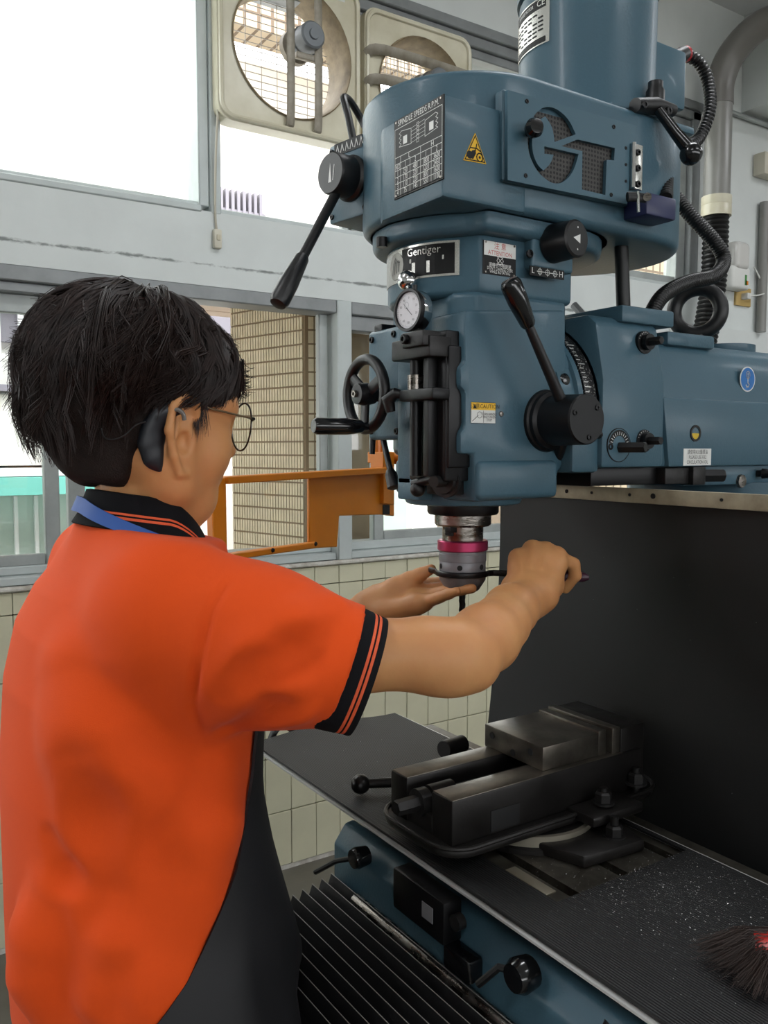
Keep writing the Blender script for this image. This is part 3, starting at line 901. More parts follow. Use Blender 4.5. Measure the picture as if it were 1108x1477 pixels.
# yellow triangle warning sign
YB = 0.763
tri = [pxz(*q, YB) for q in [(668, 234), (701, 236), (687, 193)]]
tri = [pxz(*q, YB) for q in [(668, 231), (701, 237), (685, 192)]]
wt = mp('hazard_sign', prism_y(tri, YB - 0.0008, YB + 0.0005), M_yellow, 0, None, 'yellow triangular hazard sign')
gx, gz = sum(p[0] for p in tri) / 3, sum(p[1] for p in tri) / 3
b = BM()
mt = plane_mtx((gx, YB - 0.001, gz), NY)
inn = [((p[0] - gx) * .86, (p[1] - gz) * .86) for p in tri]
line_local(inn, 0.0012, 0, mt, b, True)
poly_local([(-.008 + .0045 * math.cos(PI / 5 * k), -.004 + .0045 * math.sin(PI / 5 * k)) for k in range(10)], 0.0002, mt, b)
poly_local([(-.009, -.007), (-.003, -.008), (.001, -.001), (.0, .003), (-.005, .001)], 0.0003, mt, b)
line_local([(.0065 + .0045 * math.cos(PI / 5 * k), -.0045 + .0045 * math.sin(PI / 5 * k)) for k in range(10)], 0.0013, 0.0002, mt, b, True)
poly_local([(.0065 + .0016 * math.cos(PI / 5 * k), -.0045 + .0016 * math.sin(PI / 5 * k)) for k in range(10)], 0.0002, mt, b)
line_local([(-.006, .004), (.002, .0045), (.008, .002)], 0.0012, 0.0002, mt, b)
line_local([(0, .001), (.002, .009)], 0.0012, 0.0002, mt, b)
add('pictogram', b, M_plate_black, wt, 0)

# GT emblem door, cut out like the photo
YG = 0.750
sc = 2.7157
def g(x, y): return pxz(700 + x / sc, y / sc, YG)
def curve_plate(outer, holes, y0, th):
    cu = bpy.data.curves.new('plate', 'CURVE')
    cu.dimensions = '2D'
    cu.fill_mode = 'BOTH'
    cu.extrude = th / 2
    for pts in [outer] + holes:
        sp_ = cu.splines.new('POLY')
        sp_.points.add(len(pts) - 1)
        for p, q_ in zip(sp_.points, pts): p.co = (q_[0], q_[1], 0, 1)
        sp_.use_cyclic_u = True
    to = bpy.data.objects.new('tmp', cu); COL.objects.link(to)
    me = bpy.data.meshes.new_from_object(to.evaluated_get(bpy.context.evaluated_depsgraph_get()))
    bpy.data.objects.remove(to); bpy.data.curves.remove(cu)
    b_ = BM(); b_.from_mesh(me); bpy.data.meshes.remove(me)
    bmesh.ops.transform(b_, matrix=Matrix(((1, 0, 0, 0), (0, 0, -1, y0), (0, 1, 0, 0), (0, 0, 0, 1))), verts=b_.verts)
    bmesh.ops.recalc_face_normals(b_, faces=b_.faces)
    return b_
def cr2(pts, sub=5):
    return [(v.x, v.y) for v in smooth_path([(p[0], p[1], 0) for p in pts], sub)]
outer = [g(88, 352), g(592, 492), g(556, 800), g(88, 705)]
G = cr2([g(176, 500), g(195, 448), g(235, 420), g(280, 428), g(325, 468), g(355, 526)]) + [g(272, 556)] + cr2([g(272, 556), g(262, 500), g(236, 456)])[1:] + \
    cr2([g(236, 456), g(205, 480), g(186, 530), g(186, 590), g(203, 640), g(228, 668)]) + cr2([g(228, 668), g(255, 640), g(268, 606)])[1:] + [g(232, 602), g(232, 573), g(366, 604)] + \
    cr2([g(366, 604), g(345, 668), g(312, 708), g(270, 718), g(228, 694), g(196, 656), g(172, 600), g(166, 545)])[1:]
Tt = [g(298, 572), g(362, 546), g(508, 580), g(505, 628), g(476, 626), g(471, 764), g(379, 742), g(381, 592)]
dx_, dz_ = 0.0, 0.0
b = curve_plate(outer, [G, Tt], YG + 0.0025, 0.005)
door = mp('emblem_door', b, M_tealp, 0, None, 'door with pierced letters GT')
o2 = [g(84, 346), g(600, 490), g(562, 806), g(84, 712)]
mp('door_base', prism_y([pxz(700 + x / sc, y / sc, 0.757) for x, y in ((70, 346), (600, 492), (560, 808), (70, 706))], 0.757, 0.772, 0.002, 1), M_teal)
def perforated():
    m = mat('perforated_black_sheet', '2b2b2d', 0.5, 0.3)
    nt = m.node_tree
    b_ = nt.nodes['Principled BSDF']
    tc = nt.nodes.new('ShaderNodeTexCoord')
    sep = nt.nodes.new('ShaderNodeSeparateXYZ'); nt.links.new(tc.outputs['Object'], sep.inputs[0])
    cmb = nt.nodes.new('ShaderNodeCombineXYZ'); nt.links.new(sep.outputs['X'], cmb.inputs['X']); nt.links.new(sep.outputs['Z'], cmb.inputs['Y'])
    vo = nt.nodes.new('ShaderNodeTexVoronoi'); vo.voronoi_dimensions = '2D'; vo.inputs['Scale'].default_value = 190; vo.inputs['Randomness'].default_value = 0.15
    nt.links.new(cmb.outputs[0], vo.inputs['Vector'])
    r = nt.nodes.new('ShaderNodeValToRGB'); r.color_ramp.interpolation = 'CONSTANT'
    r.color_ramp.elements[0].color = srgb('070707'); r.color_ramp.elements[1].position = 0.32; r.color_ramp.elements[1].color = srgb('3c3a38')
    nt.links.new(vo.outputs['Distance'], r.inputs['Fac']); nt.links.new(r.outputs['Color'], b_.inputs['Base Color'])
    return m
add('mesh_backing', prism_y([g(110, 400), g(540, 520), g(520, 780), g(110, 690)], YG + 0.0055, YG + 0.0062), perforated(), door, 0)
screws([ony(700 + x / sc, y / sc, YG) for x, y in ((163, 397), (503, 497), (158, 688), (493, 763))], 0.0026, 0.0012, NY, M_blackp, door)
dk = add('door_knob', lathe([(0, 0), (0.004, 0), (0.004, 0.008), (0.010, 0.012), (0.011, 0.018), (0.008, 0.024), (0, 0.025)], ony(700 + 166 / sc, 522 / sc, YG), NY + Vector((-.3, 0, 0)), 20), M_knob, door)
# hinge
a, c = g(568, 560), g(608, 748)
hg = mp('hinge', box(a[0] + 0.006, c[0], YG - 0.003, YG + 0.008, c[1], a[1], 0.001), M_plate_silver)
add('knuckle', cyl((a[0] + 0.003, YG - 0.003, c[1]), (a[0] + 0.003, YG - 0.003, a[1]), 0.0032), M_chrome, hg)
screws([ony(700 + 596 / sc, y / sc, YG - 0.003) for y in (598, 660, 722)], 0.0042, 0.003, NY, M_blackp, hg)
screws([ony(700 + 551 / sc, y / sc, YG) for y in (580, 645, 710)], 0.002, 0.0008, NY, M_blackp, hg)
# limit switch with lever
sw = mp('limit_switch', box(ony(927, 285, 0.735).x, ony(970, 285, 0.735).x, 0.728, 0.766, ony(930, 309, 0.73).z, ony(930, 276, 0.73).z, 0.003), M_navy)
add('switch_lever', tube([ony(905, 284, 0.728), ony(918, 284, 0.724), ony(930, 286, 0.724)], 0.006, 10, flat=(1, .6)), M_blackp, sw)
add('lever_pin', cyl(ony(920, 276, 0.722), ony(921, 306, 0.722), 0.002), M_chrome, sw)
add('lever_roller', cyl(ony(934, 284, 0.728), ony(934, 284, 0.716), 0.005), M_steel, sw)

# ---- motor
mz0 = 1.936
mot = mp('motor', lathe([(0, 0), (0.105, 0.0), (0.105, 0.010), (0.098, 0.016), (0.096, 0.02), (0.096, 0.190), (0.0935, 0.1905), (0.0935, 0.1955), (0.099, 0.196), (0.0995, 0.199), (0.0995, 0.30), (0.085, 0.32), (0, 0.325)], (MX, SY, mz0), (0, 0, 1), 64), M_teal)
tb_ = mp('terminal_box', box(MX + 0.05, MX + 0.118, SY - 0.080, SY + 0.02, 1.985, 2.066, 0.004), M_tealp)
npz0, npz1 = 1.995, 2.064
def wrap_m(bm, r, a_mid, zc):
    for v in bm.verts:
        a = math.radians(a_mid) + v.co.x / r
        v.co = Vector((MX + (r + v.co.z) * math.cos(a), SY + (r + v.co.z) * math.sin(a), zc + v.co.y))
    return bm
np_ = mp('motor_nameplate', curved_plate(MX, SY, 0.0962, 143, 193, 2.050, 2.112, 0.001), M_plate_silver, 30, None, 'silver motor rating plate')
b = BM()
for (u0, u1, v0, v1) in ((-.036, .036, .017, .029), (-.036, .036, -.029, -.022)):
    for i in range(8):
        rect_local(u0 + (u1 - u0) * i / 8, u0 + (u1 - u0) * (i + 1) / 8, v0, v1, 0.0014, I4, b)
for i in range(6):
    for k in range(6):
        if (i * 7 + k * 3) % 5: rect_local(-.032 + .011 * k, -.0235 + .011 * k, -.018 + .0055 * i, -.016 + .0055 * i, 0.0014, I4, b)
add('print', wrap_m(b, 0.0964, 168, 2.081), M_plate_black, np_, 0)
b = text_me('CE', 0.012, Matrix.Translation((0.028, 0.023, 0.0018)))
join(b, text_me('3-PHASE MOTOR', 0.0065, Matrix.Translation((-0.006, 0.023, 0.0018)), sx=.8))
add('lettering', wrap_m(b, 0.0964, 168, 2.081), M_white_ink, np_, 0)
mb_ = [(0.86, SY - 0.118), (MX + 0.09, SY - 0.118), (MX + 0.11, SY - 0.05), (MX + 0.11, SY + 0.11), (0.84, SY + 0.11)]
mp('motor_base', prism(mb_, 1.934, 1.944, 0.003), M_teal)

# brake lever
bh = ony(945, 150, 0.77)
br_ = mp('brake_lever', lathe([(0, -.004), (0.0125, -.004), (0.0125, 0.018), (0.010, 0.022), (0.010, 0.030), (0, 0.031)], ony(945, 152, 0.79), (0, 0, 1), 20), M_grip)
add('cross_bar', tube([ony(916, 152, 0.765), ony(945, 153, 0.765), ony(970, 160, 0.765)], [0.010, 0.012, 0.009], 14, flat=(.9, 1)), M_grip, br_)
screws([ony(930, 151, 0.752), ony(965, 160, 0.754)], 0.005, 0.002, NY, M_blackp, br_)
add('arm', tube([ony(950, 158, 0.758), ony(975, 192, 0.745), ony(1000, 222, 0.735)], [0.0065, 0.0075, 0.010], 14), M_knob, br_)
add('arm_ball', ball(ony(997, 222, 0.735), 0.0145), M_knob, br_)

# ---- left gear box with change lever
bo = Vector((0.602, 0.925, 0)); bd = Vector((-0.163, 0.987, 0)); bn = Vector((-0.987, -0.163, 0))
def gb(t0, t1, n0, n1, z0, z1, bev=0.004):
    q_ = [bo + bd * t0 - bn * n0, bo + bd * t1 - bn * n0, bo + bd * t1 - bn * n1, bo + bd * t0 - bn * n1]
    return prism([(p.x, p.y) for p in q_], z0, z1, bev, 2)
gbx = mp('change_box', gb(0.012, 0.103, 0.0, 0.12, 1.803, 1.906), M_teal)
mp('change_box_flange', gb(-0.02, 0.012, 0.010, 0.12, 1.806, 1.908), M_teal)
screws([bo + bd * t + Vector((0, 0, z)) for t, z in ((.03, 1.897), (.096, 1.897), (.03, 1.812), (.096, 1.812))], 0.0035, 0.002, bn, M_blackp, gbx)
mt = plane_mtx(bo + bd * 0.062 + bn * 0.0008 + Vector((0, 0, 1.897)), bn)
lb = mp('lever_plate', poly_local([(-.028, -.008), (.028, -.008), (.028, .008), (-.028, .008)], 0, mt), M_plate_black, 0)
b = BM()
for k in range(6):
    line_local([(-.024 + k * .0095, -.005), (-.021 + k * .0095, .005), (-.018 + k * .0095, -.004)], .001, .0003, mt, b)
add('print', b, M_white_ink, lb, 0)
kc = bo + bd * 0.055 + Vector((0, 0, 1.853))
ck = mp('change_knob', lathe([(0, -0.002), (0.029, -0.002), (0.0295, 0.004), (0.0265, 0.008), (0.0265, 0.034), (0.0245, 0.037), (0, 0.037)], kc, bn, 36), M_grip)
mt = plane_mtx(kc + bn * 0.0374, bn)
b = poly_local([(-.003, -.012), (.003, -.012), (0.001, .012)], 0, mt)
line_local([(.006, -.010), (.009, .008)], .0012, 0, mt, b)
add('pointer_mark', b, M_white_ink, ck, 0)
kp = kc + bn * 0.026 + Vector((0, 0, -0.022))
lever(kp, at(400, 440, 1.03), 0.58, ck, 'change_lever', 0.0065, 0.0065, 0.0125, M_grip)
# short conduit loop above the box
mp('conduit', tube(smooth_path([at(512, 215, 1.16), at(503, 170, 1.17), at(496, 142, 1.18), at(505, 146, 1.20), at(520, 170, 1.22), at(530, 190, 1.22)]), 0.0052, 10), M_hose)

# ---- ram and swivel
RZ, RY = 1.548, SY
rc = Vector((0.815, RY, RZ))
mp('swivel_disc', lathe([(0, -0.02), (0.118, -0.02), (0.118, 0.004), (0.123, 0.006), (0.123, 0.014), (0.116, 0.016), (0, 0.016)], (0.80, RY, RZ), (1, 0, 0), 48, a0=math.radians(-30), a1=math.radians(210), up=(0, 0, 1)), M_teal)
mp('swivel_shroud', box(0.792, 0.842, 0.772, RY + 0.125, 1.470, 1.545, 0.006), M_teal)
def scale_mat():
    m = mat('degree_scale_print', '1b1b1c', 0.35, 0.3)
    nt = m.node_tree; b_ = nt.nodes['Principled BSDF']
    tc = nt.nodes.new('ShaderNodeTexCoord')
    vo = nt.nodes.new('ShaderNodeTexNoise'); vo.inputs['Scale'].default_value = 420; vo.inputs['Detail'].default_value = 2
    nt.links.new(tc.outputs['Object'], vo.inputs['Vector'])
    r = nt.nodes.new('ShaderNodeValToRGB'); r.color_ramp.interpolation = 'CONSTANT'
    r.color_ramp.elements[0].color = srgb('18181a'); r.color_ramp.elements[1].position = 0.62; r.color_ramp.elements[1].color = srgb('9a9a95')
    nt.links.new(vo.outputs['Fac'], r.inputs['Fac']); nt.links.new(r.outputs['Color'], b_.inputs['Base Color'])
    return m
sc_ = mp('degree_scale', lathe([(0.1185, 0.0), (0.1245, 0.0), (0.1245, 0.020), (0.1185, 0.020)], (0.816, RY, RZ), (1, 0, 0), 48, a0=math.radians(-14), a1=math.radians(194), up=(0, 0, 1)), scale_mat())
b = BM()
for k in range(34):
    a = math.radians(k * 3 + 90)
    d = Vector((0, -math.sin(math.radians(k * 3)), math.cos(math.radians(k * 3))))
    o = Vector((0.817, RY, RZ)) + d * 0.1248
    L_ = 0.012 if k % 5 == 0 else 0.007
    tng = Vector((0, -d.z, d.y)) * 0.0005
    b.faces.new([b.verts.new(p) for p in (o - tng, o + Vector((L_, 0, 0)) - tng, o + Vector((L_, 0, 0)) + tng, o + tng)])
add('tick_marks', b, M_white_ink, sc_, 0)
mp('swivel_back', lathe([(0, 0), (0.127, 0), (0.127, 0.030), (0, 0.030)], (0.838, RY, RZ), (1, 0, 0), 48, a0=math.radians(-28), a1=math.radians(208), up=(0, 0, 1)), M_teal)
b = prism_y([pxz(*q, YS + 0.002) for q in [(795, 486), (812, 508), (822, 545), (821, 575), (795, 575)]], YS - 0.004, YS + 0.05, 0.003)
sl_ = mp('swivel_lug', b, M_teal)
add('lug_bolt', lathe([(0, 0), (0.009, 0), (0.009, 0.006), (0.006, 0.009), (0, 0.010)], ony(810, 549, YS - 0.004), NY, 16), M_knob, sl_)
add('lug_hole', lathe([(0, 0), (0.004, 0), (0.004, 0.0008), (0, 0.0008)], ony(804, 532, YS - 0.004), NY, 12), M_dark, sl_)
RYS = 0.765
# ram: cross-section prism along x
def ram_sec(zt): return [(RYS, 1.476), (RYS, 1.590), (RYS + 0.015, zt - 0.012), (RYS + 0.03, zt), (RY + 0.10, zt), (RY + 0.117, zt - 0.015), (RY + 0.132, 1.59), (RY + 0.132, 1.476)]
mp('ram_front', prism_x(ram_sec(1.676), 0.838, 0.960, 0.006), M_teal)
mp('ram', prism_x([(p[0] + (0.006 if p[0] < RY else -0.006), p[1]) for p in ram_sec(1.652)], 0.955, 1.95, 0.006), M_teal)
mp('ram_rib', prism_y([(0.955, 1.571), (1.5, 1.571), (1.5, 1.476), (0.97, 1.476)], RYS - 0.001, RYS + 0.02, 0.004), M_teal)
mp('ram_lower_guide', box(1.02, 1.9, RYS + 0.012, RY + 0.12, 1.448, 1.478, 0.003), M_teal)
mp('ram_slide', box(0.84, 1.3, RYS + 0.02, RY + 0.11, 1.452, 1.478, 0.002), M_blackp)
b = lathe([(0, 0), (0.048, 0), (0.050, 0.004), (0.050, 0.016), (0, 0.016)], (1.21, RY - 0.04, 1.648), (0, 0, 1), 32)
mp('ram_cap', b, M_teal)
# cable gland block on top
b = prism([ (0.885, RYS + 0.012), (0.990, RYS + 0.012), (0.990, RY + 0.05), (0.885, RY + 0.05)], 1.668, 1.690, 0.003)
mp('gland_block', b, M_teal)
mp('lifting_pad', prism([(0.985, RYS + 0.018), (1.09, RYS + 0.018), (1.09, RY + 0.08), (0.985, RY + 0.08)], 1.645, 1.664, 0.004), M_teal)
ec = ony(1006, 449, 0.86)
eb = mp('eye_bolt', torus(ec, (0.86, 0.55, 0), 0.0345, 0.0115, 44, 16), M_grip)
add('shank', cyl(ec + Vector((0, 0, -0.037)), (ec.x, ec.y, 1.66), 0.014, 0.02), M_grip, eb)
# ram hardware
def pinion(q, Y, r=0.010, dial=True, hexd=0.006, name='pinion_nut', ring=None):
    p = ony(*q, Y)
    o = mp(name, lathe([(0, -0.004), (r * 1.45, -0.004), (r * 1.45, 0.0015), (r, 0.002), (r, 0.010), (0, 0.010)], p, NY, 24), M_blackp)
    add('hex_stub', lathe([(0, 0.009), (hexd, 0.009), (hexd, 0.026), (hexd * .8, 0.028), (0, 0.028)], p, NY, 6), M_castiron, o)
    b_ = BM()
    mt_ = plane_mtx(p + NY * 0.0018, NY)
    for k in range(9):
        a_ = math.radians(20 + k * 17.5)
        line_local([(r * 1.1 * math.cos(a_), r * 1.1 * math.sin(a_)), (r * 1.32 * math.cos(a_), r * 1.32 * math.sin(a_))], .0006, 0, mt_, b_)
    add('dial_print', b_, M_white_ink, o, 0)
    return o
pinion((930, 494), RYS + 0.008, 0.0105)
pinion((929, 636), RYS, 0.0105)
p = ony(892, 642, RYS)
rd = mp('round_cover', lathe([(0, 0), (0.0215, 0), (0.0215, 0.001), (0.0205, 0.0012), (0, 0.0012)], p, NY, 40), M_tealp)
add('cover_joint', lathe([(0.0212, 0), (0.0222, 0), (0.0222, 0.0015), (0.0212, 0.0015)], p, NY, 40), M_dark, rd)
b = BM(); mt = plane_mtx(p + NY * 0.0016, NY)
for k in range(12):
    a0_, a1_ = math.radians(10 + k * 13.4), math.radians(10 + (k + 1) * 13.4)
    poly_local([(0.012 * math.cos(a0_), 0.012 * math.sin(a0_)), (0.020 * math.cos(a0_), 0.020 * math.sin(a0_)), (0.020 * math.cos(a1_), 0.020 * math.sin(a1_)), (0.012 * math.cos(a1_), 0.012 * math.sin(a1_))], 0, mt, b)
ds = add('dial_scale', b, M_plate_black, rd, 0)
b = BM()
for k in range(11):
    a_ = math.radians(15 + k * 15)
    line_local([(0.0135 * math.cos(a_), 0.0135 * math.sin(a_)), (0.017 * math.cos(a_), 0.017 * math.sin(a_))], .0008, 0.0004, mt, b)
add('dial_print', b, M_white_ink, rd, 0)
add('hex_stub', lathe([(0, 0), (0.0075, 0), (0.0075, 0.034), (0.006, 0.036), (0, 0.036)], p + Vector((0.003, 0, -0.003)), NY + Vector((.25, 0, 0)), 6), M_castiron, rd)
add('cover_screw', lathe([(0, 0), (0.0045, 0), (0.0045, 0.002), (0.002, 0.002), (0.002, 0.001), (0, 0.001)], p + Vector((-0.016, 0, -0.002)), NY, 12), M_blackp, rd)
# oil sight glass
p = ony(1002, 625, RYS)
og = mp('oil_sight', lathe([(0.0085, 0), (0.0115, 0), (0.0115, 0.0025), (0.0085, 0.0025)], p, NY, 28), M_castiron)
b = BM(); mt = plane_mtx(p + NY * 0.001, NY)
poly_local([(0.009 * math.cos(PI / 12 * k), 0.009 * math.sin(PI / 12 * k)) for k in range(24)], 0, mt, b)
add('glass_face', b, mat('sight_glass_face', 'b9b49b', 0.15), og, 0)
b = poly_local([(0.0085 * math.cos(PI + PI / 10 * k), 0.0085 * math.sin(PI + PI / 10 * k)) for k in range(11)], 0.0004, mt)
add('oil_level', b, mat('yellow_oil', 'c9a92c', 0.1), og, 0)
# labels on ram
lab, a, c = label_plate('oil_label', (986, 647), (1025, 671), RYS - 0.001, 0.0006, M_label_white, 'white lubrication label')
W_, H_ = c[0] - a[0], a[1] - c[1]
mt = plane_mtx(((a[0] + c[0]) / 2, RYS - 0.0018, (a[1] + c[1]) / 2), NY)
b = text_me('請使用R32循環油', 0.0072, mt @ Matrix.Translation((0, H_ * .28, 0)), sx=.82)
join(b, text_me('PLEASE USE R32', 0.0068, mt @ Matrix.Translation((0, -H_ * .02, 0)), sx=.82))
join(b, text_me('CIRCULATION OIL', 0.0068, mt @ Matrix.Translation((0, -H_ * .31, 0)), sx=.82))
add('lettering', b, M_plate_black, lab, 0)
p = ony(1078, 547, RYS + 0.006)
hk = mp('hook_label', lathe([(0, 0.0), (0.0185, 0.0), (0.0185, 0.0008), (0, 0.0008)], p, NY, 32), M_label_white, 30, None, 'round blue and white lifting hook sign')
mt = plane_mtx(p + NY * 0.001, NY)
add('blue_disc', poly_local([(0.0168 * math.cos(PI / 16 * k), 0.0168 * math.sin(PI / 16 * k)) for k in range(32)], 0, mt), M_blue_lab, hk, 0)
b = line_local([(0.0045 * math.cos(PI / 8 * k), .0062 + .0055 * math.sin(PI / 8 * k)) for k in range(16)], .0013, .0003, mt, None, True)
line_local([(0, .0015), (0, -.005), (.003, -.0075), (.002, -.011), (-.002, -.0115), (-.004, -.009)], .0022, .0003, mt, b)
line_local([(0, .003), (0, .008)], .0016, .0003, mt, b)
poly_local([(-.0022, .0068), (.0022, .0068), (0, .0102)], .0003, mt, b)
add('hook_symbol', b, M_white_ink, hk, 0)
# clamps under the ram
p = ony(1000, 688, RYS + 0.004)
cl = mp('ram_clamp', box(p.x - 0.06, p.x + 0.018, RYS + 0.004, RYS + 0.03, 1.452, 1.475, 0.002), M_castiron)
add('clamp_block', box(p.x - 0.01, p.x + 0.018, RYS - 0.004, RYS + 0.02, 1.450, 1.476, 0.002), M_castiron, cl)
add('clamp_screw', lathe([(0, 0), (0.010, 0), (0.010, 0.03), (0.008, 0.033), (0, 0.033)], Vector((p.x + 0.022, RYS + 0.006, 1.463)), (0.9, -0.5, 0), 6), M_blackp, cl)
mp('grease_knob', lathe([(0, 0), (0.005, 0), (0.005, 0.006), (0.008, 0.008), (0.006, 0.02), (0.008, 0.022), (0.005, 0.03), (0, 0.03)], ony(1092, 683, RYS + 0.012), NY + Vector((.3, 0, 0)), 16), M_blackp)
p = ony(1068, 694, RYS + 0.012)
mp('drain_plug', lathe([(0, 0), (0.0105, 0), (0.0095, 0.004), (0, 0.005)], p, NY, 24), M_steel)

# column, turret, base (mostly behind the splash curtain)
mp('turret', lathe([(0, 0), (0.17, 0), (0.17, 0.05), (0, 0.05)], (1.30, RY, 1.40), (0, 0, 1), 48), M_teal)
mp('column', prism([(0.99, 0.72), (1.55, 0.72), (1.55, 1.08), (0.99, 1.08)], 0.1, 1.405, 0.02, 3), M_teal)
mp('base', prism([(0.47, 0.66), (1.75, 0.66), (1.75, 1.14), (0.47, 1.14)], 0.0, 0.12, 0.015, 3), M_teal)
mp('column_ways', box(0.968, 0.995, 0.80, 1.0, 0.3, 1.3, 0.003), M_castiron)

# cables and hoses of the machine
p0 = Vector((0.905, RYS + 0.055, 1.69)); 
mp('cable_gland_hose', tube([Vector((0.925, RYS + 0.045, 1.685)), Vector((0.922, RYS + 0.050, 1.79))], 0.0095, 16), M_hose)
def ribbed(path, r, pitch=0.006, amp=0.10, n=14):
    P = smooth_path(path, 14)
    L = [0]
    for i in range(1, len(P)): L.append(L[-1] + (P[i] - P[i - 1]).length)
    N = max(4, int(L[-1] / pitch * 4))
    Q, j = [], 0
    for i in range(N + 1):
        s_ = L[-1] * i / N
        while j < len(L) - 2 and L[j + 1] < s_: j += 1
        f_ = (s_ - L[j]) / max(1e-9, L[j + 1] - L[j])
        Q.append(P[j].lerp(P[j + 1], f_))
    return tube(Q, [r * (1 + amp * (1, 0.4, -1, 0.4)[i % 4]) for i in range(N + 1)], n)
mp('braided_hose', ribbed([ony(975, 285, 0.86), ony(1000, 315, 0.84), ony(1030, 348, 0.82), ony(1044, 375, 0.81), ony(1030, 398, 0.80), ony(990, 408, 0.80), ony(955, 428, 0.80), ony(934, 464, 0.80)], 0.0105, 0.004, 0.05), M_hose)
mg = mp('motor_cable', ribbed([ony(985, 78, 0.87), ony(1008, 90, 0.86), ony(1022, 120, 0.85), ony(1024, 160, 0.84), ony(1008, 200, 0.84), ony(985, 216, 0.83), ony(968, 232, 0.80), ony(962, 260, 0.78), ony(961, 285, 0.76)], 0.0085, 0.006, 0.10), M_hose)
add('cable_gland', tube([ony(966, 88, 0.85), ony(986, 78, 0.86)], 0.0115, 14), M_grip, mg)
add('red_ferrule', tube([ony(982, 80, 0.86), ony(989, 78, 0.862)], 0.0118, 14), M_red, mg)
mp('grey_pipe', tube([ony(828, 440, 0.93), ony(852, 467, 0.90)], 0.006, 10), mat('grey_pvc', '8b8d8d', 0.4))

# ---- table, saddle, knee
M_tabletop = mat('oily_table_steel', '6b675e', 0.35, 0.7, col2='3f3b34', vscale=30, bump=0.1, bscale=60)
TZ = 1.014
bm = box(0.640, 0.662, 0.33, 1.19, 0.968, TZ)
for (x0, x1) in ((0.676, 0.742), (0.756, 0.822), (0.836, 0.884)): box(x0, x1, 0.33, 1.19, 0.985, TZ, bm=bm)
box(0.640, 0.884, 0.33, 1.19, 0.966, 0.990, bm=bm)
mp('table', bm, M_tabletop)
b = prism_y([(0.572, 0.90), (0.572, 0.955), (0.590, 0.980), (0.606, 0.982), (0.606, 0.966), (0.85, 0.966), (0.85, 0.84), (0.60, 0.84)], 0.47, 1.0, 0.005)
mp('saddle', b, M_teal)
mp('knee', prism([(0.60, 0.74), (1.0, 0.74), (1.0, 1.06), (0.60, 1.06)], 0.42, 0.845, 0.012, 3), M_teal)
mp('knee_front', prism([(0.455, 0.76), (0.62, 0.76), (0.62, 1.0), (0.455, 1.0)], 0.44, 0.80, 0.012, 3), M_teal)
mp('elevating_screw', cyl((0.75, SY, 0.1), (0.75, SY, 0.45), 0.03), M_steel)
# table end bearing with crank
eb_ = mp('end_bracket', box(0.66, 0.78, 1.19, 1.262, 0.945, 1.008, 0.006), M_teal)
yc_ = 1.285
hubc = Vector((0.735, 1.262, 0.985))
cw = mp('end_crank', tube(smooth_path([hubc + Vector((0, 0.01, 0)), ony(452, 1078, yc_), ony(432, 1062, yc_), ony(412, 1047, yc_), ony(400, 1050, yc_), ony(392, 1064, yc_), ony(389, 1082, yc_)], 5), 0.0075, 12, flat=(1.0, 0.7), up=(0, 1, 0)), M_grip)
add('hub', lathe([(0, -0.005), (0.020, -0.005), (0.020, 0.012), (0.014, 0.026), (0, 0.026)], hubc, (0, 1, 0), 20), M_grip, cw)
kk = ony(389, 1078, yc_)
add('crank_grip', lathe([(0, 0), (0.006, 0), (0.009, 0.02), (0.011, 0.05), (0.009, 0.075), (0, 0.08)], kk, (-0.25, 1, 0.05), 16), mat('ivory_grip', 'd8d3c2', 0.35), cw)
# saddle hardware
h1 = onx(520, 1236, 0.565)
lk = mp('saddle_lock', lathe([(0, -.01), (0.012, -.01), (0.014, 0.006), (0.012, 0.012), (0, 0.013)], h1, NX, 18), M_knob)
add('lock_handle', tube([h1, onx(485, 1242, 0.555), onx(455, 1258, 0.545)], 0.0035, 8), M_grip, lk)
h2 = onx(755, 1405, 0.562)
lk2 = mp('saddle_lock', lathe([(0, -.01), (0.016, -.01), (0.018, 0.006), (0.014, 0.014), (0, 0.015)], h2, NX, 18), M_knob)
add('lock_handle', tube([h2, onx(720, 1395, 0.55), onx(690, 1420, 0.54)], 0.004, 8), M_grip, lk2)
p = onx(590, 1240, 0.572); p2 = onx(665, 1300, 0.572)
ls = mp('table_limit_switch', box(0.548, 0.574, p2.y, p.y, 0.955, 1.004, 0.003), M_blackp)
add('rating_sticker', box(0.5472, 0.5482, 0.735, 0.755, 0.972, 0.990), mat('grey_sticker', '77767a', 0.5), ls)
add('roller', lathe([(0, -.005), (0.009, -.005), (0.009, .005), (0, .005)], Vector((0.56, p2.y - 0.01, 0.985)), NX, 16), M_castiron, ls)
add('plunger_body', box(0.55, 0.572, 0.675, 0.72, 0.930, 0.957, 0.004), M_knob, ls)
mp('stop_rail', box(0.622, 0.641, 0.36, 1.16, 0.975, 1.0, 0.002), M_blackp)
for y_ in (0.615, 0.515): mp('trip_dog', box(0.610, 0.626, y_, y_ + 0.018, 0.972, 1.004, 0.003), M_steel)
mp('way_rod', cyl((0.566, 0.43, 0.905), (0.566, 0.93, 0.905), 0.009), M_steel)
mp('oil_hose', tube(smooth_path([(0.60, 0.53, 0.975), (0.575, 0.50, 0.955), (0.565, 0.485, 0.90), (0.58, 0.47, 0.85)]), 0.006, 10), M_hose)

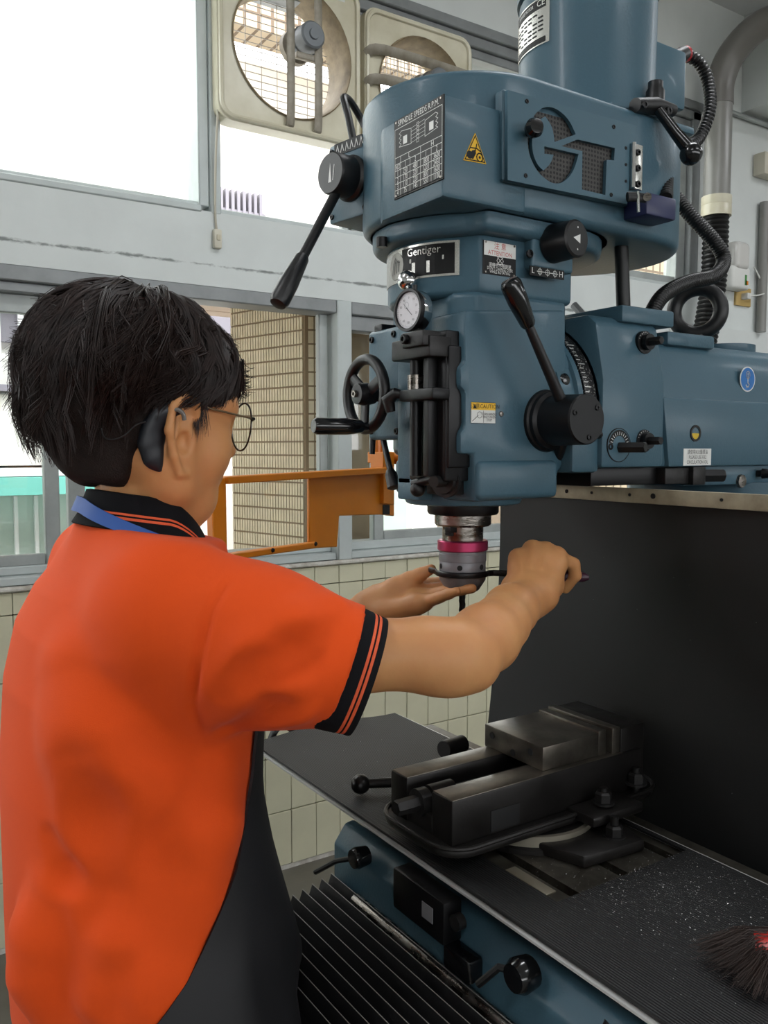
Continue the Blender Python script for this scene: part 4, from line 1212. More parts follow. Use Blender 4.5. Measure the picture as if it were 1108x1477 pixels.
# ---- bellows over the knee ways
bl = thing('bellows_cover', 'black pleated bellows sheet with pale fold edges below the saddle', 'bellows', (0.42, 0.8, 0.85))
M_bel = mat('black_bellows_cloth', '121214', 0.55, bump=0.1, bscale=300)
M_beledge = mat('pale_fold_edge', '8f8d88', 0.4)
NB = 12
pit, dz = 0.0149, 0.0033
pb = BM()
ya, yb = 0.60, 0.992
vs = [pb.verts.new(v) for v in ((0, ya, 0), (0, yb, 0), (-pit * .55, yb, -0.022), (-pit * .55, ya, -0.022), (-pit, ya, -dz), (-pit, yb, -dz), (-.0006, ya, .0), (-.0006, yb, 0))]
pb.faces.new((vs[0], vs[1], vs[2], vs[3])); pb.faces.new((vs[3], vs[2], vs[5], vs[4]))
lo = [pb.verts.new(v) for v in ((-pit * .1, ya, -0.028), (-pit * .1, yb, -0.028), (-pit, ya, -0.028 - dz), (-pit, yb, -0.028 - dz))]
pb.faces.new((vs[1], vs[0], lo[0], lo[1]))
pb.faces.new((vs[2], vs[1], lo[1])); pb.faces.new((vs[0], vs[3], lo[0]))
pb.faces.new((vs[2], lo[1], lo[3], vs[5])); pb.faces.new((vs[3], vs[4], lo[2], lo[0]))
pb.faces.new((vs[4], vs[5], lo[3], lo[2])); pb.faces.new((lo[0], lo[2], lo[3], lo[1]))
pme = bpy.data.meshes.new('pleat'); pb.to_mesh(pme); pb.free(); pme.materials.append(M_bel)
eb2 = tube([(0, ya, 0), (0, yb, 0)], 0.00055, 6)
eme = bpy.data.meshes.new('fold_edge'); eb2.to_mesh(eme); eb2.free(); eme.materials.append(M_beledge)
for i in range(NB):
    o = bpy.data.objects.new('pleat', pme); COL.objects.link(o)
    o.parent = bl; o.matrix_parent_inverse = Matrix.Translation(-base_of(bl))
    o.location = (0.594 - pit * i, 0, 0.922 - dz * i)
    e = bpy.data.objects.new('fold_edge', eme); COL.objects.link(e)
    e.parent = o
    e.location = (0, 0, 0.0006)

# ------------------------------------------------------------------ chuck, wrench, gauge
M_grey_nut = mat('grey_phosphated_steel', '77767a', 0.42, 0.35, bump=0.06, bscale=200, var=0.12, vscale=30)
M_pink = mat('magenta_anodised_ring', 'b03a63', 0.3, 0.7)
ch = thing('collet_chuck', 'grey milling chuck with a magenta ring hanging in the spindle', 'tool holder', (SX, SY, 1.29))
add('taper_body', lathe([(0, 0.024), (0.0275, 0.024), (0.0275, 0.002), (0.025, 0.0), (0, 0.0)], (SX, SY, 1.3775), (0, 0, 1), 48), M_steel, ch)
add('drive_slot', box(SX - 0.0285, SX - 0.018, SY - 0.012, SY + 0.002, 1.386, 1.40, 0.001), M_dark, ch)
add('colour_ring', lathe([(0.02, 0.0), (0.0325, 0.0), (0.034, 0.0015), (0.034, 0.0125), (0.0325, 0.014), (0.02, 0.014)], (SX, SY, 1.365), (0, 0, 1), 64), M_pink, ch)
add('upper_body', lathe([(0, 0.014), (0.0315, 0.014), (0.0315, 0.010), (0.032, 0.0095), (0.032, 0.0), (0, 0.0)], (SX, SY, 1.3515), (0, 0, 1), 64), M_grey_nut, ch)
nt_ = add('clamp_nut', lathe([(0, 0.026), (0.0305, 0.026), (0.0312, 0.0245), (0.0312, 0.0), (0.0225, -0.0135), (0.021, -0.0148), (0, -0.0148)], (SX, SY, 1.3255), (0, 0, 1), 64), M_grey_nut, ch)
for k in range(6):
    a = math.radians(225 + 60 * k)
    d = Vector((math.cos(a), math.sin(a), 0))
    add('wrench_hole', lathe([(0, -0.001), (0.0036, -0.001), (0.0036, 0.0004), (0, 0.0004)], Vector((SX, SY, 1.3445)) + d * 0.0312, d, 16), M_dark, nt_)
cut = add('end_mill', lathe([(0, 0), (0.0045, 0), (0.0045, -0.012), (0.004, -0.013), (0.004, -0.029), (0, -0.029)], (SX, SY, 1.3115), (0, 0, 1), 20), M_blackp, ch)
b = BM()
for k in range(3):
    P = []
    for i in range(9):
        a = k * 2 * PI / 3 + i * 0.35
        P.append((SX + 0.0036 * math.cos(a), SY + 0.0036 * math.sin(a), 1.299 - i * 0.0022))
    tube(P, 0.0011, 6, b)
add('flute', b, M_blackp, cut)

wz = 1.3350
toS = Vector((SX, SY, 0)).normalized()
Rv = Vector((toS.y, -toS.x, 0))
arcp = []
for i in range(25):
    a = math.radians(-100 + i * 185 / 24)
    arcp.append(Vector((SX, SY, wz)) - toS * (0.0355 * math.cos(a)) + Rv * (0.0355 * math.sin(a)))
hend = onz(850, 833, 1.3335)
hst = Vector((SX, SY, wz)) + Rv * 0.0375 - toS * 0.004
tip = arcp[0] - Rv * 0.010 + toS * 0.012
wr = thing('hook_wrench', 'black hook wrench with dark purple handle gripped round the chuck nut', 'wrench', (SX, SY, wz))
def flatbar(path, w, t, bm=None):
    return tube(path, 1.0, 8, bm, flat=(w / 2, t / 2), up=(0, 0, 1))
add('hook', flatbar([tip] + arcp[1:], 0.0080, 0.0045), M_blackp, wr)
add('bar', flatbar([arcp[-2], hst + Rv * 0.004, hst.lerp(hend, 0.55)], 0.0085, 0.005), M_blackp, wr)
dirh = (hend - hst).normalized()
add('handle', tube([hst.lerp(hend, t) for t in (0.30, 0.34, 0.5, 0.8, 0.95, 1.0)], [0.004, 0.0065, 0.0080, 0.0080, 0.0062, 0.003], 16), mat('dark_purple_handle', '3a1a2c', 0.3), wr)

dg = thing('dial_gauge', 'round dial gauge with chrome rim above the quill stop', 'dial gauge', (0.6, 0.88, 1.66))
gn = Vector((-1, -0.10, 0.02)).normalized()
gc = onx(593, 448, 0.598)
add('case', lathe([(0, 0), (0.0235, 0), (0.0245, 0.002), (0.0245, 0.016), (0.0235, 0.017), (0, 0.017)], gc - gn * 0.014, gn, 44), M_chrome, dg)
add('bezel', lathe([(0.0215, 0.0), (0.0252, 0.0), (0.0256, 0.003), (0.0252, 0.0065), (0.0222, 0.0065), (0.0215, 0.004)], gc, gn, 44), M_grip, dg)
mt = plane_mtx(gc + gn * 0.0037, gn)
df = add('dial_face', poly_local([(0.022 * math.cos(PI / 16 * k), 0.022 * math.sin(PI / 16 * k)) for k in range(32)], 0, mt), mat('dial_white', 'd4d2d6', 0.4), dg, 0)
b = BM()
for k in range(50):
    a = 2 * PI * k / 50
    r0_ = 0.0175 if k % 5 == 0 else 0.019
    line_local([(r0_ * math.cos(a), r0_ * math.sin(a)), (0.0208 * math.cos(a), 0.0208 * math.sin(a))], 0.0003, 0.0002, mt, b)
for k in range(10):
    a = PI / 2 - 2 * PI * k / 10
    join(b, text_me(str(k * 10), 0.0040, mt @ Matrix.Translation((0.0148 * math.cos(a), 0.0148 * math.sin(a), 0.0002))))
line_local([(-0.004, 0.003), (0.006, -0.006)], 0.0008, 0.0004, mt, b)
line_local([(0.0, 0.0), (-0.010, 0.009)], 0.0005, 0.0004, mt, b)
line_local([(0.004 * math.cos(PI / 8 * k) - .004, 0.006 + 0.004 * math.sin(PI / 8 * k)) for k in range(16)], 0.0003, 0.0002, mt, b, True)
add('dial_print', b, mat('grey_print', '5a5a5e', 0.5), df, 0)
add('stem', cyl(gc - gn * 0.006 + Vector((0, 0, -0.024)), gc - gn * 0.006 + Vector((0, 0, -0.056)), 0.0032), M_chrome, dg)
add('plunger', cyl(gc - gn * 0.006 + Vector((0, 0, -0.05)), gc - gn * 0.006 + Vector((0, 0, -0.067)), 0.0022), M_chrome, dg)
add('crown', cyl(gc - gn * 0.006 + Vector((0, 0, 0.022)), gc - gn * 0.006 + Vector((0, 0, 0.031)), 0.003), M_grip, dg)

# ------------------------------------------------------------------ mat, tray and curtain
def rubber(name, axis):
    m = mat(name, '0f0f10', 0.55, col2='0a0a0b', vscale=12)
    nt = m.node_tree; b_ = nt.nodes['Principled BSDF']
    tc = nt.nodes.new('ShaderNodeTexCoord')
    wv = nt.nodes.new('ShaderNodeTexWave'); wv.bands_direction = axis; wv.inputs['Scale'].default_value = 95; wv.inputs['Distortion'].default_value = 0.0
    nt.links.new(tc.outputs['Object'], wv.inputs['Vector'])
    bp2 = nt.nodes.new('ShaderNodeBump'); bp2.inputs['Strength'].default_value = 0.55; bp2.inputs['Distance'].default_value = 0.0012
    nt.links.new(wv.outputs['Fac'], bp2.inputs['Height']); nt.links.new(bp2.outputs['Normal'], b_.inputs['Normal'])
    return m
M_mat = rubber('ribbed_black_rubber', 'X')
def grid_sheet(xs, ys, zf, th, skip=None):
    b_ = BM()
    top = [[b_.verts.new((x, y, zf(x, y))) for y in ys] for x in xs]
    bot = [[b_.verts.new((x, y, zf(x, y) - th)) for y in ys] for x in xs]
    nx, ny = len(xs) - 1, len(ys) - 1
    ok = lambda i, j: 0 <= i < nx and 0 <= j < ny and not (skip and skip((xs[i] + xs[i + 1]) / 2, (ys[j] + ys[j + 1]) / 2))
    for i in range(nx):
        for j in range(ny):
            if not ok(i, j): continue
            b_.faces.new((top[i][j], top[i + 1][j], top[i + 1][j + 1], top[i][j + 1]))
            b_.faces.new((bot[i][j], bot[i][j + 1], bot[i + 1][j + 1], bot[i + 1][j]))
            if not ok(i - 1, j): b_.faces.new((top[i][j], top[i][j + 1], bot[i][j + 1], bot[i][j]))
            if not ok(i + 1, j): b_.faces.new((top[i + 1][j + 1], top[i + 1][j], bot[i + 1][j], bot[i + 1][j + 1]))
            if not ok(i, j - 1): b_.faces.new((top[i + 1][j], top[i][j], bot[i][j], bot[i + 1][j]))
            if not ok(i, j + 1): b_.faces.new((top[i][j + 1], top[i + 1][j + 1], bot[i + 1][j + 1], bot[i][j + 1]))
    for v in list(b_.verts):
        if not v.link_faces: b_.verts.remove(v)
    bmesh.ops.recalc_face_normals(b_, faces=b_.faces)
    return b_
def lin(a, b_, n): return [a + (b_ - a) * i / n for i in range(n + 1)]
def matz(x, y):
    e = max(0.0, (y - 1.06) / 0.2)
    return 1.0215 + 0.009 * e * e * (1 - math.cos((x - 0.575) * 24)) * 0.5
hole = lambda x, y: 0.632 < x < 0.845 and 0.628 < y < 0.87
b = grid_sheet(lin(0.570, 0.632, 4) + lin(0.632, 0.845, 14)[1:] + [0.852], lin(0.20, 0.628, 16) + lin(0.628, 0.87, 8)[1:] + lin(0.87, 1.262, 28)[1:], matz, 0.003, hole)
tag(add('rubber_mat', b, M_mat, None, 40), 'ribbed black rubber mat laid along the machine table', 'mat')
b = grid_sheet([0.566, 0.626, 0.852, 0.862], [0.195, 0.620, 0.878, 1.264], lambda x, y: 1.0168, 0.0028, lambda x, y: 0.626 < x < 0.852 and 0.62 < y < 0.878)
tag(add('tray_sheet', b, mat('white_coated_sheet', 'c9c9c6', 0.3, 0.3), None, 0), 'thin pale metal sheet lying under the rubber mat', 'sheet')
M_cur = mat('black_rubber_sheet', '0b0b0b', 0.6, bump=0.06, bscale=30, var=0.15, vscale=6)
def curx(y, z):
    t = (1.44 - z) / 0.42
    return 0.945 + 0.005 * math.sin(t * 2.6) + 0.003 * math.sin(y * 9)
b_ = BM()
ysn, zsn = 24, 18
def curpt(i, j, off):
    s_, t = i / ysn, j / zsn
    yl = 1.083 + 0.040 * t ** 1.6
    y = 0.36 + (yl - 0.36) * s_
    z = 1.445 - (1.445 - 0.930) * t
    return (curx(y, z) + off, y, z)
F1 = [[b_.verts.new(curpt(i, j, 0)) for j in range(zsn + 1)] for i in range(ysn + 1)]
F2 = [[b_.verts.new(curpt(i, j, 0.004)) for j in range(zsn + 1)] for i in range(ysn + 1)]
for i in range(ysn):
    for j in range(zsn):
        b_.faces.new((F1[i][j], F1[i][j + 1], F1[i + 1][j + 1], F1[i + 1][j]))
        b_.faces.new((F2[i][j], F2[i + 1][j], F2[i + 1][j + 1], F2[i][j + 1]))
for i in range(ysn):
    b_.faces.new((F1[i][0], F1[i + 1][0], F2[i + 1][0], F2[i][0])); b_.faces.new((F1[i][zsn], F2[i][zsn], F2[i + 1][zsn], F1[i + 1][zsn]))
for j in range(zsn):
    b_.faces.new((F1[0][j], F2[0][j], F2[0][j + 1], F1[0][j + 1])); b_.faces.new((F1[ysn][j], F1[ysn][j + 1], F2[ysn][j + 1], F2[ysn][j]))
bmesh.ops.recalc_face_normals(b_, faces=b_.faces)
cu_ = thing('splash_curtain', 'tall black rubber splash sheet hanging behind the table', 'splash sheet', (0.945, 0.7, 0.93))
add('rubber_sheet', b_, M_cur, cu_, 60)
st = add('clamp_strip', box(0.9335, 0.9425, 0.34, 1.065, 1.4265, 1.4465, 0.001), mat('cream_clamp_strip', 'b5ab93', 0.5, 0.2, col2='8f8570', vscale=25), cu_)
for y_, r_ in ((0.92, .003), (0.87, .0022), (0.80, .0022), (0.76, .0038), (0.655, .0022), (0.59, .0022)):
    add('strip_bolt', lathe([(0, 0), (r_, 0), (r_, .001), (0, .0014)], (0.9334, y_, 1.4375), NX, 10), M_dark, st)

# metal chips
rng = random.Random(11)
b = BM()
def chip(p, s, n_=None):
    u = Vector((rng.uniform(-1, 1), rng.uniform(-1, 1), rng.uniform(-.4, .4))).normalized() * s
    w_ = Vector((rng.uniform(-1, 1), rng.uniform(-1, 1), rng.uniform(-.2, .8))).normalized() * s * 0.5
    b.faces.new([b.verts.new(q) for q in (p - u * .5, p + u * .5, p + w_)])
for i in range(5200):
    x = rng.gauss(0.745, 0.055); y = rng.gauss(0.56, 0.085)
    if not (0.575 < x < 0.845 and 0.26 < y < 0.63): continue
    chip(Vector((x, y, 1.0222)), rng.uniform(.0005, .0015) * (1.5 if rng.random() < .08 else 1))
for i in range(160):
    x = rng.uniform(0.575, 0.84); y = rng.uniform(0.3, 1.2)
    if hole(x, y): continue
    chip(Vector((x, y, matz(x, y) + .0006)), rng.uniform(.0006, .0014))
for i in range(40):
    y = rng.uniform(0.45, 0.98); z = rng.uniform(1.05, 1.35)
    chip(Vector((curx(y, z) - 0.0012, y, z)), rng.uniform(.0006, .0012))
for i in range(350):
    x = rng.uniform(0.64, 0.84); y = rng.uniform(0.64, 0.73)
    chip(Vector((x, y, 1.0146)), rng.uniform(.0006, .0016))
tag(add('metal_chips', b, mat('bright_metal_swarf', 'b8b8b8', 0.35, 0.8), None, 0), 'tiny bright metal chips scattered over the rubber mat', 'swarf', kind='stuff')

# ------------------------------------------------------------------ machine vise
M_vise = mat('oily_dark_vise_iron', '211f1e', 0.42, 0.5, bump=0.12, bscale=140, var=0.2, vscale=18, rvar=0.12)
M_vtop = mat('ground_vise_steel', '7d776e', 0.32, 0.85, bump=0.06, bscale=200, col2='544f48', vscale=22)
vs_ = thing('machine_vise', 'dark steel machine vise clamped on the milling table', 'vise', (0.74, 0.807, 1.015))
add('swivel_base', lathe([(0, 0), (0.090, 0), (0.090, 0.006), (0.084, 0.010), (0.082, 0.021), (0, 0.021)], (0.748, 0.800, 1.0142), (0, 0, 1), 56), M_vise, vs_)
add('scale_ring', lathe([(0.08, 0.0), (0.0865, 0.0), (0.0855, 0.0145), (0.08, 0.0145)], (0.748, 0.800, 1.0208), (0, 0, 1), 56), mat('pale_scale_ring', '8d877a', 0.35, 0.6), vs_)
fl = rrect(0.566, 0.935, 0.730, 0.886, 0.040, 8)
add('bed_flange', prism(fl, 1.0355, 1.047, 0.004, 2), M_vise, vs_)
add('flange_rim', tube([(p[0], p[1], 1.0475) for p in fl], 0.0028, 8, closed=True, up=(0, 0, 1)), M_vise, vs_)
add('bed_rail', prism_x([(0.832, 1.045), (0.832, 1.100), (0.868, 1.0990), (0.868, 1.045)], 0.580, 0.905, 0.0025), M_vise, vs_)
add('way_surface', box(0.5815, 0.87, 0.8335, 0.8665, 1.0980, 1.1002, 0.0008), M_vtop, vs_)
add('bed_rail', prism_x([(0.746, 1.045), (0.746, 1.100), (0.786, 1.0990), (0.786, 1.045)], 0.583, 0.905, 0.0025), M_vise, vs_)
add('way_surface', box(0.5845, 0.87, 0.7475, 0.7845, 1.0980, 1.1002, 0.0008), M_vtop, vs_)
add('rail_pocket', box(0.640, 0.685, 0.7445, 0.75, 1.050, 1.076, 0.001), M_dark, vs_)
add('front_bridge', box(0.582, 0.62, 0.784, 0.834, 1.045, 1.070, 0.003), M_vise, vs_)
scw = add('screw', cyl((0.60, 0.809, 1.078), (0.78, 0.809, 1.078), 0.0095), M_castiron, vs_)
add('hex_end', lathe([(0, 0), (0.0085, 0), (0.0095, 0.002), (0.0095, 0.032), (0, 0.032)], (0.548, 0.809, 1.078), (1, 0, 0), 6), M_castiron, scw)
add('collar', lathe([(0.008, 0), (0.0165, 0), (0.0165, 0.014), (0.008, 0.014)], (0.578, 0.809, 1.078), (1, 0, 0), 24), M_castiron, scw)
add('sleeve', lathe([(0.008, 0), (0.0135, 0), (0.0135, 0.035), (0.008, 0.035)], (0.596, 0.809, 1.082), (1, 0, 0), 24), M_vise, scw)
mj = add('moving_jaw', box(0.733, 0.832, 0.756, 0.868, 1.1005, 1.131, 0.0015), M_vtop, vs_)
for y_, z_ in ((0.852, 1.119), (0.811, 1.108), (0.778, 1.119)):
    add('screw_hole', lathe([(0, 0), (0.0045, 0), (0.0045, .0006), (0, .0006)], (0.7328, y_, z_), NX, 16), M_dark, mj)
add('jaw_plate', box(0.832, 0.846, 0.756, 0.868, 1.100, 1.1335, 0.001), M_vtop, vs_)
fj = add('fixed_jaw', prism_x([(0.75, 1.045), (0.75, 1.132), (0.872, 1.132), (0.872, 1.045)], 0.868, 0.914, 0.002), M_vise, vs_)
add('jaw_plate', box(0.854, 0.868, 0.752, 0.872, 1.085, 1.134, 0.001), M_vtop, vs_)
def stud(x, y, z0, h, parent, r=0.006):
    s_ = add('clamp_stud', cyl((x, y, z0), (x, y, z0 + h), r * 0.8), M_castiron, parent)
    add('hex_nut', lathe([(0, 0), (r * 1.8, 0), (r * 1.8, 0.010), (r * 1.4, 0.0125), (0, 0.0125)], (x, y, z0 + h * 0.42), (0, 0, 1), 6), M_castiron, s_)
    add('washer', lathe([(0, 0), (r * 2.3, 0), (r * 2.3, 0.003), (0, 0.003)], (x, y, z0 + h * 0.42 - 0.003), (0, 0, 1), 20), M_castiron, s_)
    return s_
stud(0.805, 0.722, 1.046, 0.030, vs_)
stud(0.790, 0.690, 1.014, 0.040, vs_)
stud(0.885, 0.738, 1.046, 0.034, vs_)
add('clamp_ear', box(0.765, 0.855, 0.700, 0.745, 1.040, 1.053, 0.003), M_vise, vs_)
add('base_ear', prism([(0.70, 0.73), (0.72, 0.672), (0.815, 0.664), (0.83, 0.73)], 1.0142, 1.029, 0.003), M_vise, vs_)
# handle lying on the mat
vh = thing('vise_handle', 'dark vise crank handle with ball end lying on the mat', 'handle', (0.62, 0.95, 1.0215))
hb_ = onz(520, 1131, 1.037)
add('ball_end', ball(hb_, 0.0135), M_vise, vh)
ht = Vector((0.735, 0.925, 1.036))
add('rod', tube([hb_, hb_.lerp(ht, 0.1), ht], [0.006, 0.0065, 0.008], 14), M_vise, vh)
sk = onz(652, 1078, 1.038)
add('socket', cyl(onz(640, 1082, 1.036), onz(668, 1072, 1.036), 0.0145, 0.0135, 24, 0.001), M_vise, vh)
add('steel_offcut', box(0.640, 0.655, 0.652, 0.719, 1.0142, 1.0162, 0.0005), mat('dull_pale_steel', '8d8676', 0.4, 0.5), vs_)

# brush
br2 = thing('bench_brush', 'brown bristle brush with a red handle lying on the mat', 'brush', (0.66, 0.38, 1.022))
rt0, rt1 = onz(1118, 1352, 1.045), onz(1125, 1392, 1.035)
tp0, tp1 = onz(998, 1376, 1.026), onz(1092, 1446, 1.026)
b = BM()
rng = random.Random(5)
for i in range(900):
    s_ = rng.random(); h_ = rng.random()
    a_ = rt0.lerp(rt1, s_) + Vector((0, 0, rng.uniform(-.006, .010)))
    e_ = tp0.lerp(tp1, min(1, max(0, s_ + rng.gauss(0, .12)))) + Vector((rng.gauss(0, .006), rng.gauss(0, .006), rng.uniform(0, .014)))
    e_ = a_.lerp(e_, rng.uniform(.75, 1.0))
    m_ = a_.lerp(e_, 0.5) + Vector((0, 0, 0.008 + rng.uniform(-.003, .004)))
    e_.z = max(e_.z, 1.0245)
    P = [a_, m_, e_]
    side = Vector((rng.uniform(-1, 1), rng.uniform(-1, 1), 0)).normalized()
    r_ = rng.uniform(.0003, .0006)
    v = []
    for p_, k in zip(P, (1, 1, .4)): v.append((b.verts.new(p_ + side * r_ * k), b.verts.new(p_ - side * r_ * k), b.verts.new(p_ + Vector((0, 0, r_ * k)))))
    for k in range(2):
        for q_ in range(3):
            b.faces.new((v[k][q_], v[k][(q_ + 1) % 3], v[k + 1][(q_ + 1) % 3], v[k + 1][q_]))
add('bristles', b, mat('brown_bristle', '2c1d17', 0.6, var=0.3, vscale=80), br2, 30, kind='stuff')
hd = (rt0 - tp0).normalized()
mid = rt0.lerp(rt1, 0.5)
ha, hb2 = onz(1096, 1366, 1.046), onz(1150, 1372, 1.052)
b = tube([rt0.lerp(rt1, .35) + Vector((0, 0, .010)) - hd * .022, rt0.lerp(rt1, .5) + Vector((0, 0, .006)) - hd * .004, rt0.lerp(rt1, .5) + Vector((0, 0, .006)) + hd * .03, rt0.lerp(rt1, .5) + Vector((0, 0, .006)) + hd * .17], [0.016, 0.02, 0.02, 0.012], 16, flat=(.45, 1.2), up=(0, 0, 1))
add('handle', b, mat('red_brush_handle', 'b02a22', 0.35), br2)

# ------------------------------------------------------------------ orange guard
M_or = mat('orange_guard_enamel', 'cf7a12', 0.4, bump=0.05, bscale=80, var=0.08, vscale=10)
gd = thing('swing_guard', 'orange swing guard with clear window beside the spindle', 'safety guard', at(430, 800, 1.47))
PL_, PR_ = at(316, 690, 1.30), at(545, 690, 1.64)
gv_ = Vector((PR_.x - PL_.x, PR_.y - PL_.y, 0)).normalized()
gn_ = Vector((gv_.y, -gv_.x, 0))
if gn_.dot(_Fh) > 0: gn_ = -gn_
def gp(x, y):
    r = ray(x, y)
    t = (PL_ - _C).dot(gn_) / r.dot(gn_)
    p = _C + r * t
    return ((p - PL_).dot(gv_), p.z)
GM = Matrix((gv_, Vector((0, 0, 1)), gn_)).transposed().to_4x4(); GM.translation = Vector((PL_.x, PL_.y, 0))
def gplate(pts, t0, t1, bev=0.0015, mtrl=None, name='frame_bar', parent=None):
    b_ = prism([gp(*q) for q in pts], t0, t1, bev, 1)
    bmesh.ops.transform(b_, matrix=GM, verts=b_.verts)
    return add(name, b_, mtrl or M_or, parent or gd)
gplate([(318, 687), (550, 674), (550, 683), (320, 698)], -0.004, 0.014)
gplate([(299, 690), (320, 688), (322, 800), (302, 812)], -0.004, 0.010)
gplate([(318, 799), (452, 781), (452, 790), (302, 811)], -0.004, 0.010)
gplate([(444, 682), (556, 676), (557, 742), (488, 744), (485, 789), (444, 791)], -0.003, 0.003, name='side_plate')
gplate([(320, 698), (446, 690), (446, 783), (321, 800)], -0.001, 0.001, 0, glass_mat('clear_guard_pane', (0.97, 0.97, 0.96), 0.05), 'pane')
for q in ((324, 803), (387, 793), (449, 784)):
    a_ = gp(*q)
    add('bolt', lathe([(0, 0), (0.004, 0), (0.003, .002), (0, .003)], GM @ Vector((a_[0], a_[1], 0.010)), gn_, 12), M_castiron, gd)
gplate([(546, 652), (562, 652), (562, 728), (546, 726)], -0.02, 0.012, name='hinge_post')
gplate([(556, 672), (578, 676), (578, 745), (556, 741)], -0.035, -0.015, name='hinge_bracket')
gplate([(548, 652), (580, 652), (580, 668), (548, 668)], -0.03, -0.01, name='hinge_head')
gplate([(552, 634), (558, 634), (558, 655), (552, 655)], -0.03, -0.02, name='hinge_rod')
gplate([(562, 634), (569, 634), (569, 655), (562, 655)], -0.03, -0.02, name='hinge_rod')
gplate([(550, 728), (560, 728), (560, 742), (550, 742)], -0.015, 0.004, 0, M_castiron, 'hinge_pin')
add('pull_handle', tube(smooth_path([GM @ Vector((*gp(283, 752), 0.0)), GM @ Vector((*gp(278, 775), 0.012)), GM @ Vector((*gp(282, 791), 0.02)), GM @ Vector((*gp(304, 793), 0.012))], 6), 0.0055, 10), M_grip, gd)
mp_arm = tube([GM @ Vector((*gp(570, 660), -0.02)), Vector((1.02, 1.16, 1.47)), Vector((1.05, 1.09, 1.40))], 0.012, 12)
add('mounting_arm', mp_arm, M_or, gd)

